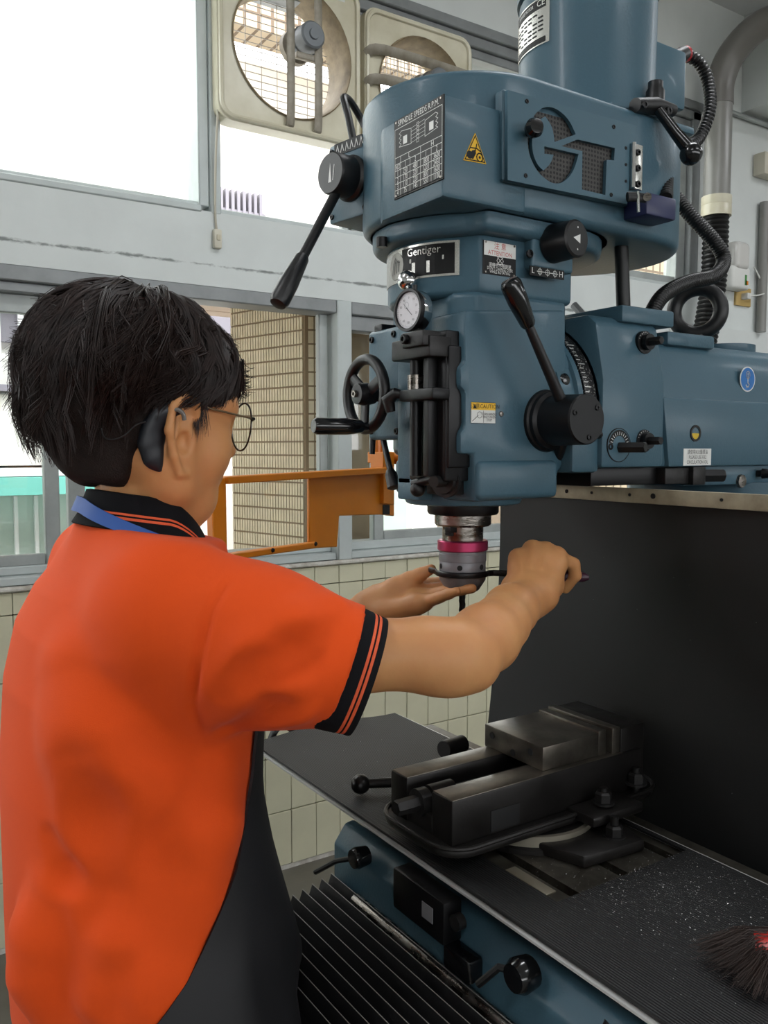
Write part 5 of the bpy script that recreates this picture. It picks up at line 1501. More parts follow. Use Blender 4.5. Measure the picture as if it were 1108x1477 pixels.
# ------------------------------------------------------------------ exhaust fans
M_fanmotor = mat('grey_fan_motor', '71767a', 0.45, 0.2, bump=0.03, bscale=60)
M_wire = mat('grille_wire', 'a9a39a', 0.45, 0.5)
M_bracket = mat('grimy_fan_bracket', '9d978a', 0.5, 0.2, col2='7b7364', vscale=20)
M_tan_edge = mat('grimy_fan_throat', '9a8a6c', 0.6, col2='6e604a', vscale=18)
def fan(x0, x1, z0, z1, cx_, cz_, r, mx_, mz_, horizontal, label, wires):
    f = thing('exhaust_fan', label, 'exhaust fan', ((x0 + x1) / 2, YW, z0), 'exhaust fans in the upper window')
    yf = YW - 0.045
    b_ = curve_plate(rrect(x0, x1, z0, z1, 0.05, 6), [[(cx_ + r * math.cos(2 * PI * k / 48), cz_ + r * math.sin(2 * PI * k / 48)) for k in range(48)]], yf, 0.003)
    pn = add('front_panel', b_, M_cream, f, 30)
    add('panel_rim', tube([(p[0], yf - 0.004, p[1]) for p in rrect(x0 + 0.012, x1 - 0.012, z0 + 0.012, z1 - 0.012, 0.045, 6)], 0.009, 8, closed=True, up=(0, 1, 0)), M_cream, pn)
    sk_ = BM()
    o_ = rrect(x0, x1, z0, z1, 0.05, 6)
    n_ = len(o_)
    A = [sk_.verts.new((p[0], yf, p[1])) for p in o_]; B = [sk_.verts.new((p[0], yf + 0.06, p[1])) for p in o_]
    for k in range(n_): sk_.faces.new((A[k], B[k], B[(k + 1) % n_], A[(k + 1) % n_]))
    add('skirt', sk_, M_cream, f)
    add('throat', lathe([(r + 0.004, -0.006), (r + 0.0, -0.010), (r - 0.004, 0.0), (r - 0.010, 0.05), (r - 0.010, 0.13), (r - 0.008, 0.13), (r + 0.002, 0.02)], (cx_, yf, cz_), (0, 1, 0), 48), M_tan_edge, f)
    mo = add('motor', lathe([(0, -0.055), (0.038, -0.055), (0.044, -0.050), (0.046, 0.0), (0.05, 0.004), (0.05, 0.03), (0.03, 0.035), (0, 0.035)], (mx_, yf + 0.01, mz_), (0, 1, 0), 32), M_fanmotor, f)
    add('motor_cap', lathe([(0, -0.006), (0.016, -0.006), (0.018, 0), (0, 0)], (mx_, yf - 0.045, mz_), (0, 1, 0), 24), M_fanmotor, mo)
    add('hub', lathe([(0, 0), (0.055, 0), (0.058, 0.02), (0.03, 0.04), (0, 0.04)], (mx_ - 0.01, yf + 0.055, mz_ - 0.005), (0, 1, 0), 24), M_bracket, mo)
    for s_ in (-1, 1):
        if not horizontal:
            P = [(mx_ - 0.022 + s_ * 0.052, yf - 0.004, z0 + 0.02), (mx_ - 0.022 + s_ * 0.052, yf - 0.02, z0 + 0.07), (mx_ - 0.022 + s_ * 0.052, yf - 0.02, z1 - 0.07), (mx_ - 0.022 + s_ * 0.052, yf - 0.004, z1 - 0.02)]
        else:
            P = [(x0 + 0.005, yf - 0.004, mz_ + s_ * 0.05 - 0.02), (x0 + 0.06, yf - 0.03, mz_ + s_ * 0.05), (x1 - 0.06, yf - 0.03, mz_ + s_ * 0.05), (x1 - 0.005, yf - 0.004, mz_ + s_ * 0.05)]
        add('bracket_bar', tube(smooth_path(P, 5), 1.0, 8, flat=(0.004, 0.017) if horizontal else (0.004, 0.015), up=(0, 1, 0)), M_bracket, f)
    add('bracket_clip', box(mx_ - 0.05, mx_ + 0.05, yf - 0.02, yf + 0.0, mz_ - 0.075, mz_ - 0.055, 0.003), M_bracket, f)
    g_ = BM()
    rr = r - 0.012
    for k in range(-wires, wires + 1):
        t = k / (wires + 0.5)
        L_ = rr * math.sqrt(max(0, 1 - t * t))
        tube([(cx_ - L_, yf + 0.12, cz_ + t * rr), (cx_ + L_, yf + 0.12, cz_ + t * rr)], 0.0016, 5, g_)
    nv = 3 if not horizontal else 11
    for k in range(-nv, nv + 1):
        t = k / (nv + 0.5)
        L_ = rr * math.sqrt(max(0, 1 - t * t))
        tube([(cx_ + t * rr, yf + 0.123, cz_ - L_), (cx_ + t * rr, yf + 0.123, cz_ + L_)], 0.0016, 5, g_)
    add('wire_grille', g_, M_wire, f)
    for k in range(4):
        add('rivet', lathe([(0, 0), (0.005, 0), (0.004, .002), (0, .003)], (x0 + 0.10 + k * (x1 - x0 - 0.2) / 3, yf - 0.001, z0 + 0.012), (0, -1, 0), 10), M_bracket, f)
    return f
f1 = fan(1.092, 1.622, 2.552, 3.082, 1.362, 2.822, 0.218, 1.415, 2.872, False, 'cream exhaust fan with vertical motor brackets next to the tall bright window', 8)
f2 = fan(1.640, 2.118, 2.57, 3.048, 1.895, 2.800, 0.195, 1.945, 2.848, True, 'cream exhaust fan with horizontal curved brackets, partly hidden by the belt housing', 9)
st_ = add('brand_sticker', box(1.50, 1.56, YW - 0.0475, YW - 0.0465, 3.03, 3.05), M_label_white, f1)
mt = plane_mtx((1.53, YW - 0.0480, 3.04), NY)
b = BM()
for k in range(3): line_local([(-.02 + k * .013, -.004), (-.015 + k * .013, .004), (-.011 + k * .013, -.003)], .002, 0, mt, b)
add('print', b, M_blue_lab, st_, 0)

# cord switch
cs_ = thing('cord_switch', 'small cream inline switch hanging on a cord beside the beam', 'switch', (1.097, YW, 2.16))
add('body', box(1.083, 1.111, YW - 0.022, YW - 0.001, 2.150, 2.212, 0.006, 2), mat('ivory_plastic', 'ccc7b6', 0.4), cs_)
add('rocker', box(1.091, 1.104, YW - 0.025, YW - 0.02, 2.175, 2.193, 0.002), mat('ivory_plastic2', 'bdb59e', 0.4), cs_)
add('cord', tube(smooth_path([(1.097, YW - 0.008, 2.21), (1.094, YW - 0.006, 2.27), (1.094, YW - 0.018, 2.45), (1.10, YW - 0.03, 2.60)], 5), 0.004, 8), mat('ivory_cord', 'b6b0a0', 0.5), cs_)

# ------------------------------------------------------------------ pipe, hose, wall fittings
M_pvc = mat('grey_pvc_pipe', '84837f', 0.3, var=0.05, vscale=10)
yp = 2.55
pp = thing('extraction_pipe', 'grey plastic extraction pipe with black corrugated hose by the wall', 'pipe', (3.52, yp, 2.1))
A0 = ony(1030, 280, yp); A1 = ony(1042, 130, yp)
px_ = (A0.x + A1.x) / 2
zt_ = ony(1040, 150, yp).z
zb_ = ony(1030, 285, yp).z
add('riser', tube([(px_, yp, zb_), (px_, yp, zt_)], 0.060, 28), M_pvc, pp)
add('elbow', tube(smooth_path([(px_, yp, zt_ - 0.01), (px_, yp - 0.005, zt_ + 0.10), (px_ + 0.02, yp - 0.06, zt_ + 0.22), (px_ + 0.06, yp - 0.20, zt_ + 0.30), (px_ + 0.20, yp - 0.5, zt_ + 0.32), (px_ + 0.6, yp - 1.2, zt_ + 0.32)], 6), 0.064, 24), mat('grey_pvc_elbow', '6f6c68', 0.35), pp)
add('coupling', lathe([(0.058, 0), (0.068, 0), (0.068, 0.045), (0.066, 0.05), (0.068, 0.055), (0.068, 0.09), (0.058, 0.09)], (px_, yp, zb_ - 0.085), (0, 0, 1), 32), M_cream, pp)
he = ony(1010, 500, yp)
add('corrugated_hose', ribbed([(px_, yp, zb_ - 0.07), (px_, yp, zb_ - 0.25), (px_ - 0.01, yp, zb_ - 0.42), (he.x + 0.02, yp, he.z), (he.x - 0.06, yp, he.z - 0.2), (he.x - 0.2, yp, he.z - 0.6), (he.x - 0.3, yp, 0.9)], 0.056, 0.022, 0.07, 20), M_hose, pp)
em = thing('emergency_light', 'white wall emergency lamp with clear cover', 'emergency light', (3.9, YW, 2.3))
e0 = ony(1052, 418, YW - 0.06); e1 = ony(1084, 352, YW - 0.06)
add('housing', box(e0.x, e1.x - 0.02, YW - 0.075, YW, e0.z + 0.01, e0.z + 0.12, 0.015, 3), M_label_white, em)
add('cover', box(e0.x + 0.02, e1.x - 0.03, YW - 0.085, YW, e0.z + 0.10, e1.z, 0.03, 4), mat('frosted_cover', 'c8c6c2', 0.15), em)
sk2 = add('sticker', box(e0.x + 0.10, e1.x - 0.035, YW - 0.0765, YW - 0.0755, e0.z + 0.03, e0.z + 0.08), M_label_white, em)
add('orange_stripe', box(e0.x + 0.105, e1.x - 0.04, YW - 0.0775, YW - 0.0765, e0.z + 0.033, e0.z + 0.052), M_or, sk2)
add('green_stripe', box(e0.x + 0.10, e0.x + 0.115, YW - 0.0775, YW - 0.0765, e0.z + 0.03, e0.z + 0.08), mat('green_print', '4c8a4a', 0.5), sk2)
so = thing('wall_socket', 'yellowed square wall socket with plug under the emergency lamp', 'socket', (3.93, YW, 2.22))
o0 = ony(1061, 440, YW - 0.01); o1 = ony(1083, 417, YW - 0.01)
add('faceplate', box(o0.x, o1.x, YW - 0.014, YW, o0.z, o1.z, 0.003), mat('yellowed_plastic', 'b99c5f', 0.45), so)
add('plug', box(o0.x + 0.04, o0.x + 0.07, YW - 0.05, YW - 0.01, o0.z + 0.03, o0.z + 0.06, 0.004), M_label_white, so)
add('cord', tube(smooth_path([(o0.x + 0.06, YW - 0.045, o0.z + 0.045), (o0.x + 0.15, YW - 0.05, o0.z + 0.06), (o0.x + 0.2, YW - 0.04, o0.z + 0.09), (o1.x + 0.01, YW - 0.02, o0.z + 0.2)], 5), 0.004, 8), M_label_white, so)
cd = thing('wall_conduit', 'grey conduit running down the white wall from a pale junction box', 'conduit', (4.1, YW, 2.1))
c0 = ony(1100, 300, YW - 0.03)
add('conduit_pipe', tube([(c0.x + 0.02, YW - 0.03, 2.10), (c0.x + 0.02, YW - 0.03, 2.75)], 0.024, 14), M_pvc, cd)
add('junction_box', box(c0.x - 0.05, c0.x + 0.12, YW - 0.07, YW, ony(1100, 255, YW - 0.03).z, ony(1100, 222, YW - 0.03).z, 0.01), mat('ivory_box', 'c4bfae', 0.45), cd)
cb = ony(1060, 160, YW)
tag(add('wall_duct', box(cb.x + 0.05, 7.3, 2.30, YW, 3.16, 3.62, 0.005), M_wall, None, 30), 'pale boxed duct along the top of the white wall', 'duct')
tag(add('wall_cable', tube([(3.6, YW - 0.02, 3.135), (5.5, YW - 0.02, 3.135)], 0.012, 8), M_alu, None), 'thin grey cable pipe under the boxed duct', 'cable pipe')

# ------------------------------------------------------------------ ceiling lamps
def lamp(x, y, label):
    l = thing('ceiling_lamp', label, 'lamp', (x, y, 3.5), 'fluorescent ceiling lamps')
    add('housing', box(x - 0.65, x + 0.65, y - 0.12, y + 0.12, 3.56, 3.62, 0.01), M_label_white, l)
    for s_ in (-1, 1):
        add('tube', cyl((x - 0.6, y + s_ * 0.06, 3.535), (x + 0.6, y + s_ * 0.06, 3.535), 0.014), mat('lit_tube', 'ffffff', 0.5, emit='f4f8ff', estr=6.0), l)
    ld = bpy.data.lights.new('tube_light', 'AREA')
    ld.shape = 'RECTANGLE'; ld.size = 1.2; ld.size_y = 0.2; ld.energy = CEIL_LAMP_W; ld.color = (0.96, 0.98, 1.0)
    lo_ = bpy.data.objects.new('tube_light', ld); COL.objects.link(lo_)
    lo_.parent = l; lo_.location = (0, 0, 0.005)
for i, (x, y) in enumerate(((-1.2, 0.9), (1.6, 0.9), (-1.2, -1.6), (1.6, -1.6), (4.4, 0.9), (4.4, -1.6))):
    lamp(x, y, 'twin tube fluorescent lamp fixed under the ceiling')

# ------------------------------------------------------------------ distance-field modelling for the person
def V3(p): return np.array((p[0], p[1], p[2]), dtype=np.float32)
class Field:
    def __init__(self, lo, hi, h):
        self.lo = np.array(lo, dtype=np.float32); self.h = np.float32(h)
        self.n = np.ceil((np.array(hi) - np.array(lo)) / h).astype(int) + 1
        self.v = np.full(self.n, 1.0, dtype=np.float32)
    def sub(self, lo, hi):
        a = np.maximum(0, np.floor((np.array(lo) - self.lo) / self.h).astype(int))
        b = np.minimum(self.n, np.ceil((np.array(hi) - self.lo) / self.h).astype(int) + 1)
        if np.any(b <= a): return None, None
        sl = tuple(slice(a[i], b[i]) for i in range(3))
        ax = [self.lo[i] + self.h * np.arange(a[i], b[i], dtype=np.float32) for i in range(3)]
        return sl, (ax[0][:, None, None], ax[1][None, :, None], ax[2][None, None, :])
    def comb(self, sl, d, k, op):
        a = self.v[sl]
        if op == 'add':
            if k > 0:
                h = np.clip(0.5 + 0.5 * (a - d) / k, 0, 1)
                self.v[sl] = a + (d - a) * h - k * h * (1 - h)
            else: self.v[sl] = np.minimum(a, d)
        else:
            d = -d
            if k > 0:
                h = np.clip(0.5 - 0.5 * (a - d) / k, 0, 1)
                self.v[sl] = a + (d - a) * h + k * h * (1 - h)
            else: self.v[sl] = np.maximum(a, d)
    def cone(self, a, b, ra, rb, k=0.01, op='add', flat=None):
        """tapered capsule; flat=(axis vector, factor) squashes across an axis"""
        a, b = V3(a), V3(b)
        m = max(ra, rb) * 1.6 + k + 4 * self.h
        sl, X = self.sub(np.minimum(a, b) - m, np.maximum(a, b) + m)
        if sl is None: return self
        ab = b - a; L2 = float(ab @ ab) + 1e-12
        px, py, pz = X[0] - a[0], X[1] - a[1], X[2] - a[2]
        t = np.clip((px * ab[0] + py * ab[1] + pz * ab[2]) / L2, 0, 1)
        qx, qy, qz = px - t * ab[0], py - t * ab[1], pz - t * ab[2]
        if flat is not None:
            n = V3(flat[0]); n /= np.linalg.norm(n)
            c = (qx * n[0] + qy * n[1] + qz * n[2]) * (1 / flat[1] - 1)
            qx, qy, qz = qx + c * n[0], qy + c * n[1], qz + c * n[2]
        d = np.sqrt(qx * qx + qy * qy + qz * qz) - (ra + (rb - ra) * t)
        self.comb(sl, d, k, op); return self
    def ell(self, c, r, k=0.01, op='add', R=None):
        """ellipsoid; R = 3x3 rows of local axes"""
        c = V3(c); m = max(r) + k + 4 * self.h
        sl, X = self.sub(c - m, c + m)
        if sl is None: return self
        px, py, pz = X[0] - c[0], X[1] - c[1], X[2] - c[2]
        if R is None: R = np.eye(3, dtype=np.float32)
        q = [(px * R[i][0] + py * R[i][1] + pz * R[i][2]) for i in range(3)]
        k0 = np.sqrt(sum((q[i] / r[i]) ** 2 for i in range(3)))
        k1 = np.sqrt(sum((q[i] / (r[i] * r[i])) ** 2 for i in range(3))) + 1e-9
        d = k0 * (k0 - 1) / k1
        self.comb(sl, d.astype(np.float32), k, op); return self
    def func(self, lo, hi, fn, k=0.0, op='add'):
        sl, X = self.sub(lo, hi)
        if sl is None: return self
        self.comb(sl, fn(*X).astype(np.float32), k, op); return self
    def mesh(self, name):
        v = self.v
        ins = v < 0
        n = np.array(v.shape)
        cnt = np.zeros(n - 1, dtype=np.uint8)
        for dx in (0, 1):
            for dy in (0, 1):
                for dz in (0, 1):
                    cnt += ins[dx:n[0] - 1 + dx, dy:n[1] - 1 + dy, dz:n[2] - 1 + dz]
        act = (cnt > 0) & (cnt < 8)
        I = np.argwhere(act)
        idx = np.full(n - 1, -1, dtype=np.int32)
        idx[act] = np.arange(len(I), dtype=np.int32)
        corners = [(0, 0, 0), (1, 0, 0), (0, 1, 0), (1, 1, 0), (0, 0, 1), (1, 0, 1), (0, 1, 1), (1, 1, 1)]
        cv = [v[I[:, 0] + c[0], I[:, 1] + c[1], I[:, 2] + c[2]] for c in corners]
        acc = np.zeros((len(I), 3), dtype=np.float64); num = np.zeros(len(I))
        for i, j in ((0, 1), (2, 3), (4, 5), (6, 7), (0, 2), (1, 3), (4, 6), (5, 7), (0, 4), (1, 5), (2, 6), (3, 7)):
            a, b = cv[i], cv[j]
            s = (a < 0) != (b < 0)
            t = np.where(s, a / np.where(s, a - b, 1), 0)
            p = np.array(corners[i])[None, :] + t[:, None] * (np.array(corners[j]) - np.array(corners[i]))[None, :]
            acc += np.where(s[:, None], p, 0); num += s
        P = self.lo[None, :] + (I + acc / num[:, None]) * self.h
        quads = []
        for ax in range(3):
            s0 = [slice(1, None)] * 3; s1 = [slice(1, None)] * 3
            A = [slice(1, n[i] - 1) for i in range(3)]; B = list(A)
            A[ax] = slice(0, n[ax] - 1); B[ax] = slice(1, n[ax])
            ia, ib = ins[tuple(A)], ins[tuple(B)]
            E = np.argwhere(ia != ib)
            sg = ia[E[:, 0], E[:, 1], E[:, 2]]
            o = E.copy()
            for i in range(3):
                if i != ax: o[:, i] += 1
            u, w = [i for i in range(3) if i != ax]
            du = np.zeros(3, int); du[u] = 1; dw = np.zeros(3, int); dw[w] = 1
            c = [o - du - dw, o - dw, o, o - du]
            q = np.stack([idx[x[:, 0], x[:, 1], x[:, 2]] for x in c], axis=1)
            flip = sg if ax != 1 else ~sg
            q = np.where(flip[:, None], q, q[:, ::-1])
            quads.append(q)
        Q = np.concatenate(quads)
        Q = Q[(Q >= 0).all(axis=1)]
        me = bpy.data.meshes.new(name)
        me.vertices.add(len(P)); me.vertices.foreach_set('co', P.astype(np.float32).ravel())
        me.loops.add(len(Q) * 4); me.loops.foreach_set('vertex_index', Q.astype(np.int32).ravel())
        me.polygons.add(len(Q)); me.polygons.foreach_set('loop_start', np.arange(0, len(Q) * 4, 4, dtype=np.int32))
        me.update(calc_edges=True); me.validate()
        return me
    def sample(self, p):
        g = (V3(p) - self.lo) / self.h
        i = np.clip(np.floor(g).astype(int), 0, self.n - 2); f = g - i
        r = 0
        for dx in (0, 1):
            for dy in (0, 1):
                for dz in (0, 1):
                    w = (f[0] if dx else 1 - f[0]) * (f[1] if dy else 1 - f[1]) * (f[2] if dz else 1 - f[2])
                    r += w * self.v[i[0] + dx, i[1] + dy, i[2] + dz]
        return float(r)

# ------------------------------------------------------------------ the person
M_skin = mat('warm_skin', 'c8925f', 0.5, col2='bb8052', vscale=14, bump=0.05, bscale=350, sub=0.12, spec=0.4)
M_orange = mat('orange_knit_shirt', 'd64a10', 0.8, bump=0.12, bscale=900, sheen=0.04, spec=0.2, var=0.03, vscale=6)
M_navyk = mat('black_rib_knit', '0b0b0f', 0.85, bump=0.1, bscale=900, spec=0.2)
M_stripe = mat('orange_rib_stripe', 'd9572e', 0.75)
M_apron = mat('black_apron_cloth', '0d0d11', 0.65, bump=0.06, bscale=500, var=0.2, vscale=5)
M_lany = mat('blue_lanyard', '24519b', 0.55)

HO = Vector((0.304, 0.917, 1.510))             # point between the ears
yaw, pit_ = math.radians(4), math.radians(-6)
hf = Vector((math.cos(yaw) * math.cos(pit_), math.sin(yaw) * math.cos(pit_), math.sin(pit_)))
hr = Vector((math.sin(yaw), -math.cos(yaw), 0))
hu = hr.cross(hf).normalized()
if hu.z < 0: hu = -hu
def HD(f_, r_, u_): return HO + hf * f_ + hr * r_ + hu * u_
HR = np.array([[hf.x, hf.y, hf.z], [hr.x, hr.y, hr.z], [hu.x, hu.y, hu.z]], dtype=np.float32)

SR = Vector((0.285, 0.772, 1.338)); SL = Vector((0.305, 1.115, 1.34))
ER = at(654, 944, 0.846); WR = at(764, 864, 1.045)
WL = at(520, 884, 1.205); EL = Vector((0.425, 1.135, 1.165))

BF = Field((0.10, 0.60, 0.84), (0.95, 1.27, 1.66), 0.0026)
# torso core (inside the shirt), hips
for (z0, z1, c0, c1, r0, r1) in ((1.34, 1.20, (0.275, 0.945), (0.265, 0.945), 0.070, 0.070), (1.20, 1.0, (0.265, 0.945), (0.27, 0.945), 0.070, 0.075), (1.0, 0.87, (0.27, 0.945), (0.275, 0.945), 0.075, 0.08)):
    BF.cone((c0[0], c0[1] - 0.05, z0), (c1[0], c1[1] - 0.05, z1), r0, r1, 0.02)
    BF.cone((c0[0], c0[1] + 0.05, z0), (c1[0], c1[1] + 0.05, z1), r0, r1, 0.02)
BF.cone(SR, (0.295, 0.925, 1.365), 0.036, 0.05, 0.02); BF.cone(SL, (0.295, 0.925, 1.365), 0.036, 0.05, 0.02)
# neck
BF.cone(HD(-0.014, 0, -0.02), (0.291, 0.918, 1.37), 0.049, 0.051, 0.02)
BF.cone(HD(-0.004, 0, -0.04), (0.293, 0.918, 1.37), 0.042, 0.048, 0.015)
def HG(f_, r_, u_): return HD(f_ - 0.019, r_, u_ * 0.88 + 0.013)
# skull and face
BF.ell(HD(-0.012, 0, 0.046), (0.098, 0.076, 0.088), 0.02, R=HR)
BF.ell(HG(0.038, 0, -0.004), (0.054, 0.060, 0.078), 0.03, R=HR)
BF.ell(HG(0.040, 0, -0.060), (0.040, 0.044, 0.036), 0.03, R=HR)
BF.cone(HG(0.062, 0.014, -0.084), HG(0.062, -0.014, -0.084), 0.021, 0.021, 0.022)
for s_ in (-1, 1):
    BF.cone(HG(0.0, s_ * 0.052, -0.040), HG(0.052, s_ * 0.022, -0.083), 0.024, 0.020, 0.025)
    BF.cone(HD(-0.004, s_ * 0.058, 0.0), HD(0.0, s_ * 0.053, -0.045), 0.020, 0.022, 0.02)
    BF.ell(HG(0.060, s_ * 0.040, -0.026), (0.026, 0.026, 0.028), 0.018, R=HR)
    BF.ell(HG(0.070, s_ * 0.030, 0.032), (0.022, 0.030, 0.012), 0.015, R=HR)     # brow
    BF.ell(HG(0.090, s_ * 0.032, 0.012), (0.012, 0.016, 0.010), 0.012, 'sub', R=HR)
    BF.ell(HG(0.076, s_ * 0.032, 0.010), (0.013, 0.014, 0.012), 0.003, R=HR)      # eyeball under lids
BF.cone(HG(0.090, 0, 0.018), HG(0.106, 0, -0.016), 0.007, 0.010, 0.012)
BF.ell(HG(0.099, 0.010, -0.019), (0.010, 0.009, 0.008), 0.008, R=HR); BF.ell(HG(0.099, -0.010, -0.019), (0.010, 0.009, 0.008), 0.008, R=HR)
BF.cone(HG(0.086, 0.020, -0.045), HG(0.086, -0.020, -0.045), 0.007, 0.007, 0.010)
BF.cone(HG(0.084, 0.017, -0.055), HG(0.084, -0.017, -0.055), 0.007, 0.007, 0.008)
BF.cone(HG(0.094, 0.020, -0.050), HG(0.094, -0.020, -0.050), 0.0022, 0.0022, 0.004, 'sub')
def HE(f_, r_, u_): return HD(f_ * 1.1, r_, u_ * 1.22 + 0.002)
# ears
for s_ in (-1, 1):
    ec_ = HE(-0.004, s_ * 0.079, 0.004)
    P = [HE(0.010, s_ * 0.072, 0.018), HE(0.006, s_ * 0.078, 0.032), HE(-0.008, s_ * 0.084, 0.036), HE(-0.020, s_ * 0.087, 0.024), HE(-0.021, s_ * 0.085, 0.004), HE(-0.013, s_ * 0.080, -0.016), HE(-0.004, s_ * 0.075, -0.030), HE(0.005, s_ * 0.071, -0.030)]
    for a_, b_ in zip(P[:-1], P[1:]): BF.cone(a_ + hr * (s_ * 0.004), b_ + hr * (s_ * 0.004), 0.0046, 0.0046, 0.003)
    BF.cone(HE(-0.005, s_ * 0.075, 0.022), HE(-0.006, s_ * 0.073, -0.018), 0.013, 0.010, 0.006, flat=(hr, 0.35))
    BF.cone(HE(-0.010, s_ * 0.081, 0.020), HE(-0.012, s_ * 0.079, -0.002), 0.0035, 0.003, 0.004)
    BF.ell(HE(-0.001, s_ * 0.081, -0.004), (0.009, 0.009, 0.012), 0.003, 'sub', R=HR)
    BF.ell(HE(-0.003, s_ * 0.085, 0.018), (0.009, 0.008, 0.011), 0.003, 'sub', R=HR)
    BF.cone(HE(0.008, s_ * 0.073, -0.004), HE(0.007, s_ * 0.073, 0.002), 0.004, 0.004, 0.004)
# right arm
BF.cone(SR, at(520, 944, 0.835), 0.040, 0.0355, 0.01)
BF.cone(at(520, 944, 0.835), at(615, 944, 0.844), 0.0355, 0.0360, 0.01)
BF.cone(at(615, 944, 0.844), ER, 0.0360, 0.0345, 0.01)
BF.cone(at(652, 968, 0.840), at(682, 964, 0.850), 0.0210, 0.0200, 0.025)        # point of the elbow
F1_ = ER.lerp(WR, 0.28) + Vector((0, 0, -0.001)) + _R * 0.007; F2_ = ER.lerp(WR, 0.72) + Vector((0, 0, 0.002)) - _R * 0.001
BF.cone(ER, F1_, 0.0325, 0.0340, 0.012)
BF.cone(F1_, F2_, 0.0340, 0.0290, 0.012)
BF.cone(F2_, WR, 0.0285, 0.0262, 0.014)
BF.cone(at(688, 952, 0.858), at(733, 903, 0.945), 0.0185, 0.0185, 0.022)
# left arm
BF.cone(SL, EL, 0.044, 0.036, 0.02); BF.cone(EL, EL.lerp(WL, 0.35), 0.037, 0.036, 0.02); BF.cone(EL.lerp(WL, 0.35), WL, 0.036, 0.0225, 0.02)

# right hand: fist over the wrench handle (index nearest the chuck, little finger at the handle end)
hx0, hx1 = hst, hend
mcp = [at(748, 806, 1.092), at(768, 794, 1.100), at(787, 796, 1.100), at(804, 803, 1.094)]
palm_r = [0.0125, 0.0130, 0.0125, 0.0115]
cb_ = [at(752, 852, 1.050), at(762, 850, 1.052), at(774, 852, 1.054), at(784, 858, 1.052)]
for m_, c_, r_ in zip(mcp, cb_, palm_r):
    BF.cone(WR.lerp(c_, 0.6), c_, 0.017, 0.0165, 0.014)
    BF.cone(c_, m_, 0.0165, r_, 0.010)
for a_, b_ in zip(mcp[:-1], mcp[1:]): BF.cone(a_ + (cb_[0] - mcp[0]) * .25, b_ + (cb_[0] - mcp[0]) * .25, 0.0115, 0.0115, 0.010)
for m_ in mcp: BF.ell(m_ + Vector((0, 0, 0.0015)), (0.0118, 0.0118, 0.0118), 0.004)
# palm flesh round to the handle
hm = hst.lerp(hend, 0.62)
BF.cone(at(758, 842, 1.075), at(795, 846, 1.078), 0.017, 0.016, 0.014)
def hpt(px_): # point on the handle axis under picture column px
    t = (px_ - 703.0) / (846.0 - 703.0)
    return hst.lerp(hend, t)
fw = _Fh
for i, (m_, cpx) in enumerate(zip(mcp, (752, 771, 790, 813))):
    H_pt = hpt(cpx)
    r_ = (0.0098, 0.0100, 0.0096, 0.0086)[i]
    pip = H_pt + fw * 0.020 + Vector((0, 0, 0.016)) + (_R * 0.012 if i == 3 else Vector((0, 0, 0)))
    if i == 3: pip = at(827, 814, 1.105)
    dip = H_pt + fw * 0.021 + Vector((0, 0, -0.007)) + (_R * 0.010 if i == 3 else Vector((0, 0, 0)))
    if i == 3: dip = at(830, 830, 1.110)
    tipp = H_pt + fw * 0.002 + Vector((0, 0, -0.0165))
    BF.cone(m_, pip, r_ * 1.12, r_ * 1.02, 0.004)
    BF.cone(pip, dip, r_ * 1.02, r_ * 0.92, 0.0025)
    BF.cone(dip, tipp, r_ * 0.92, r_ * 0.80, 0.0025)
# right thumb under the handle
tb0, tb1, tb2, tb3 = at(748, 862, 1.055), at(738, 846, 1.085), hpt(742) + Vector((0, 0, -0.020)) + fw * 0.006, hpt(764) + Vector((0, 0, -0.0215)) + fw * 0.010
BF.cone(tb0, tb1, 0.0155, 0.0130, 0.010); BF.cone(tb1, tb2, 0.0125, 0.0108, 0.004); BF.cone(tb2, tb3, 0.0108, 0.0090, 0.003)
# tendons
for m_, c_ in zip(mcp[:3], cb_[:3]): BF.cone(m_ + Vector((0, 0, .0075)) - fw * .008, c_.lerp(m_, .35) + Vector((0, 0, .011)) - fw * .010, 0.0028, 0.0022, 0.007)

# left hand: palm up under the chuck nut
lm = [at(596, 846, 1.215), at(604, 853, 1.195), at(610, 861, 1.172), at(613, 869, 1.150)]
lc = [at(545, 862, 1.215), at(545, 870, 1.205), at(548, 878, 1.192), at(553, 884, 1.178)]
for i, (m_, c_) in enumerate(zip(lm, lc)):
    BF.cone(WL.lerp(c_, 0.5), c_, 0.0185, 0.0165, 0.014)
    BF.cone(c_, m_, 0.0155, 0.0118, 0.009)
for a_, b_ in zip(lm[:-1], lm[1:]): BF.cone(a_.lerp(lc[1], .2), b_.lerp(lc[1], .2), 0.0105, 0.0105, 0.010)
lf = [
    [lm[0], at(624, 842, 1.205), at(642, 839, 1.195), at(654, 840, 1.186)],
    [lm[1], at(636, 849, 1.178), at(655, 847, 1.166), at(668, 847, 1.158)],
    [lm[2], at(642, 854, 1.150), at(664, 850.5, 1.134), at(681, 849, 1.122)],
    [lm[3], at(633, 862, 1.128), at(648, 856.5, 1.116), at(659, 853, 1.108)],
]
for i, P in enumerate(lf):
    r_ = (0.0092, 0.0094, 0.0090, 0.0080)[i]
    BF.cone(P[0], P[1], r_ * 1.15, r_ * 1.0, 0.005); BF.cone(P[1], P[2], r_, r_ * 0.9, 0.002); BF.cone(P[2], P[3], r_ * 0.9, r_ * 0.72, 0.002)
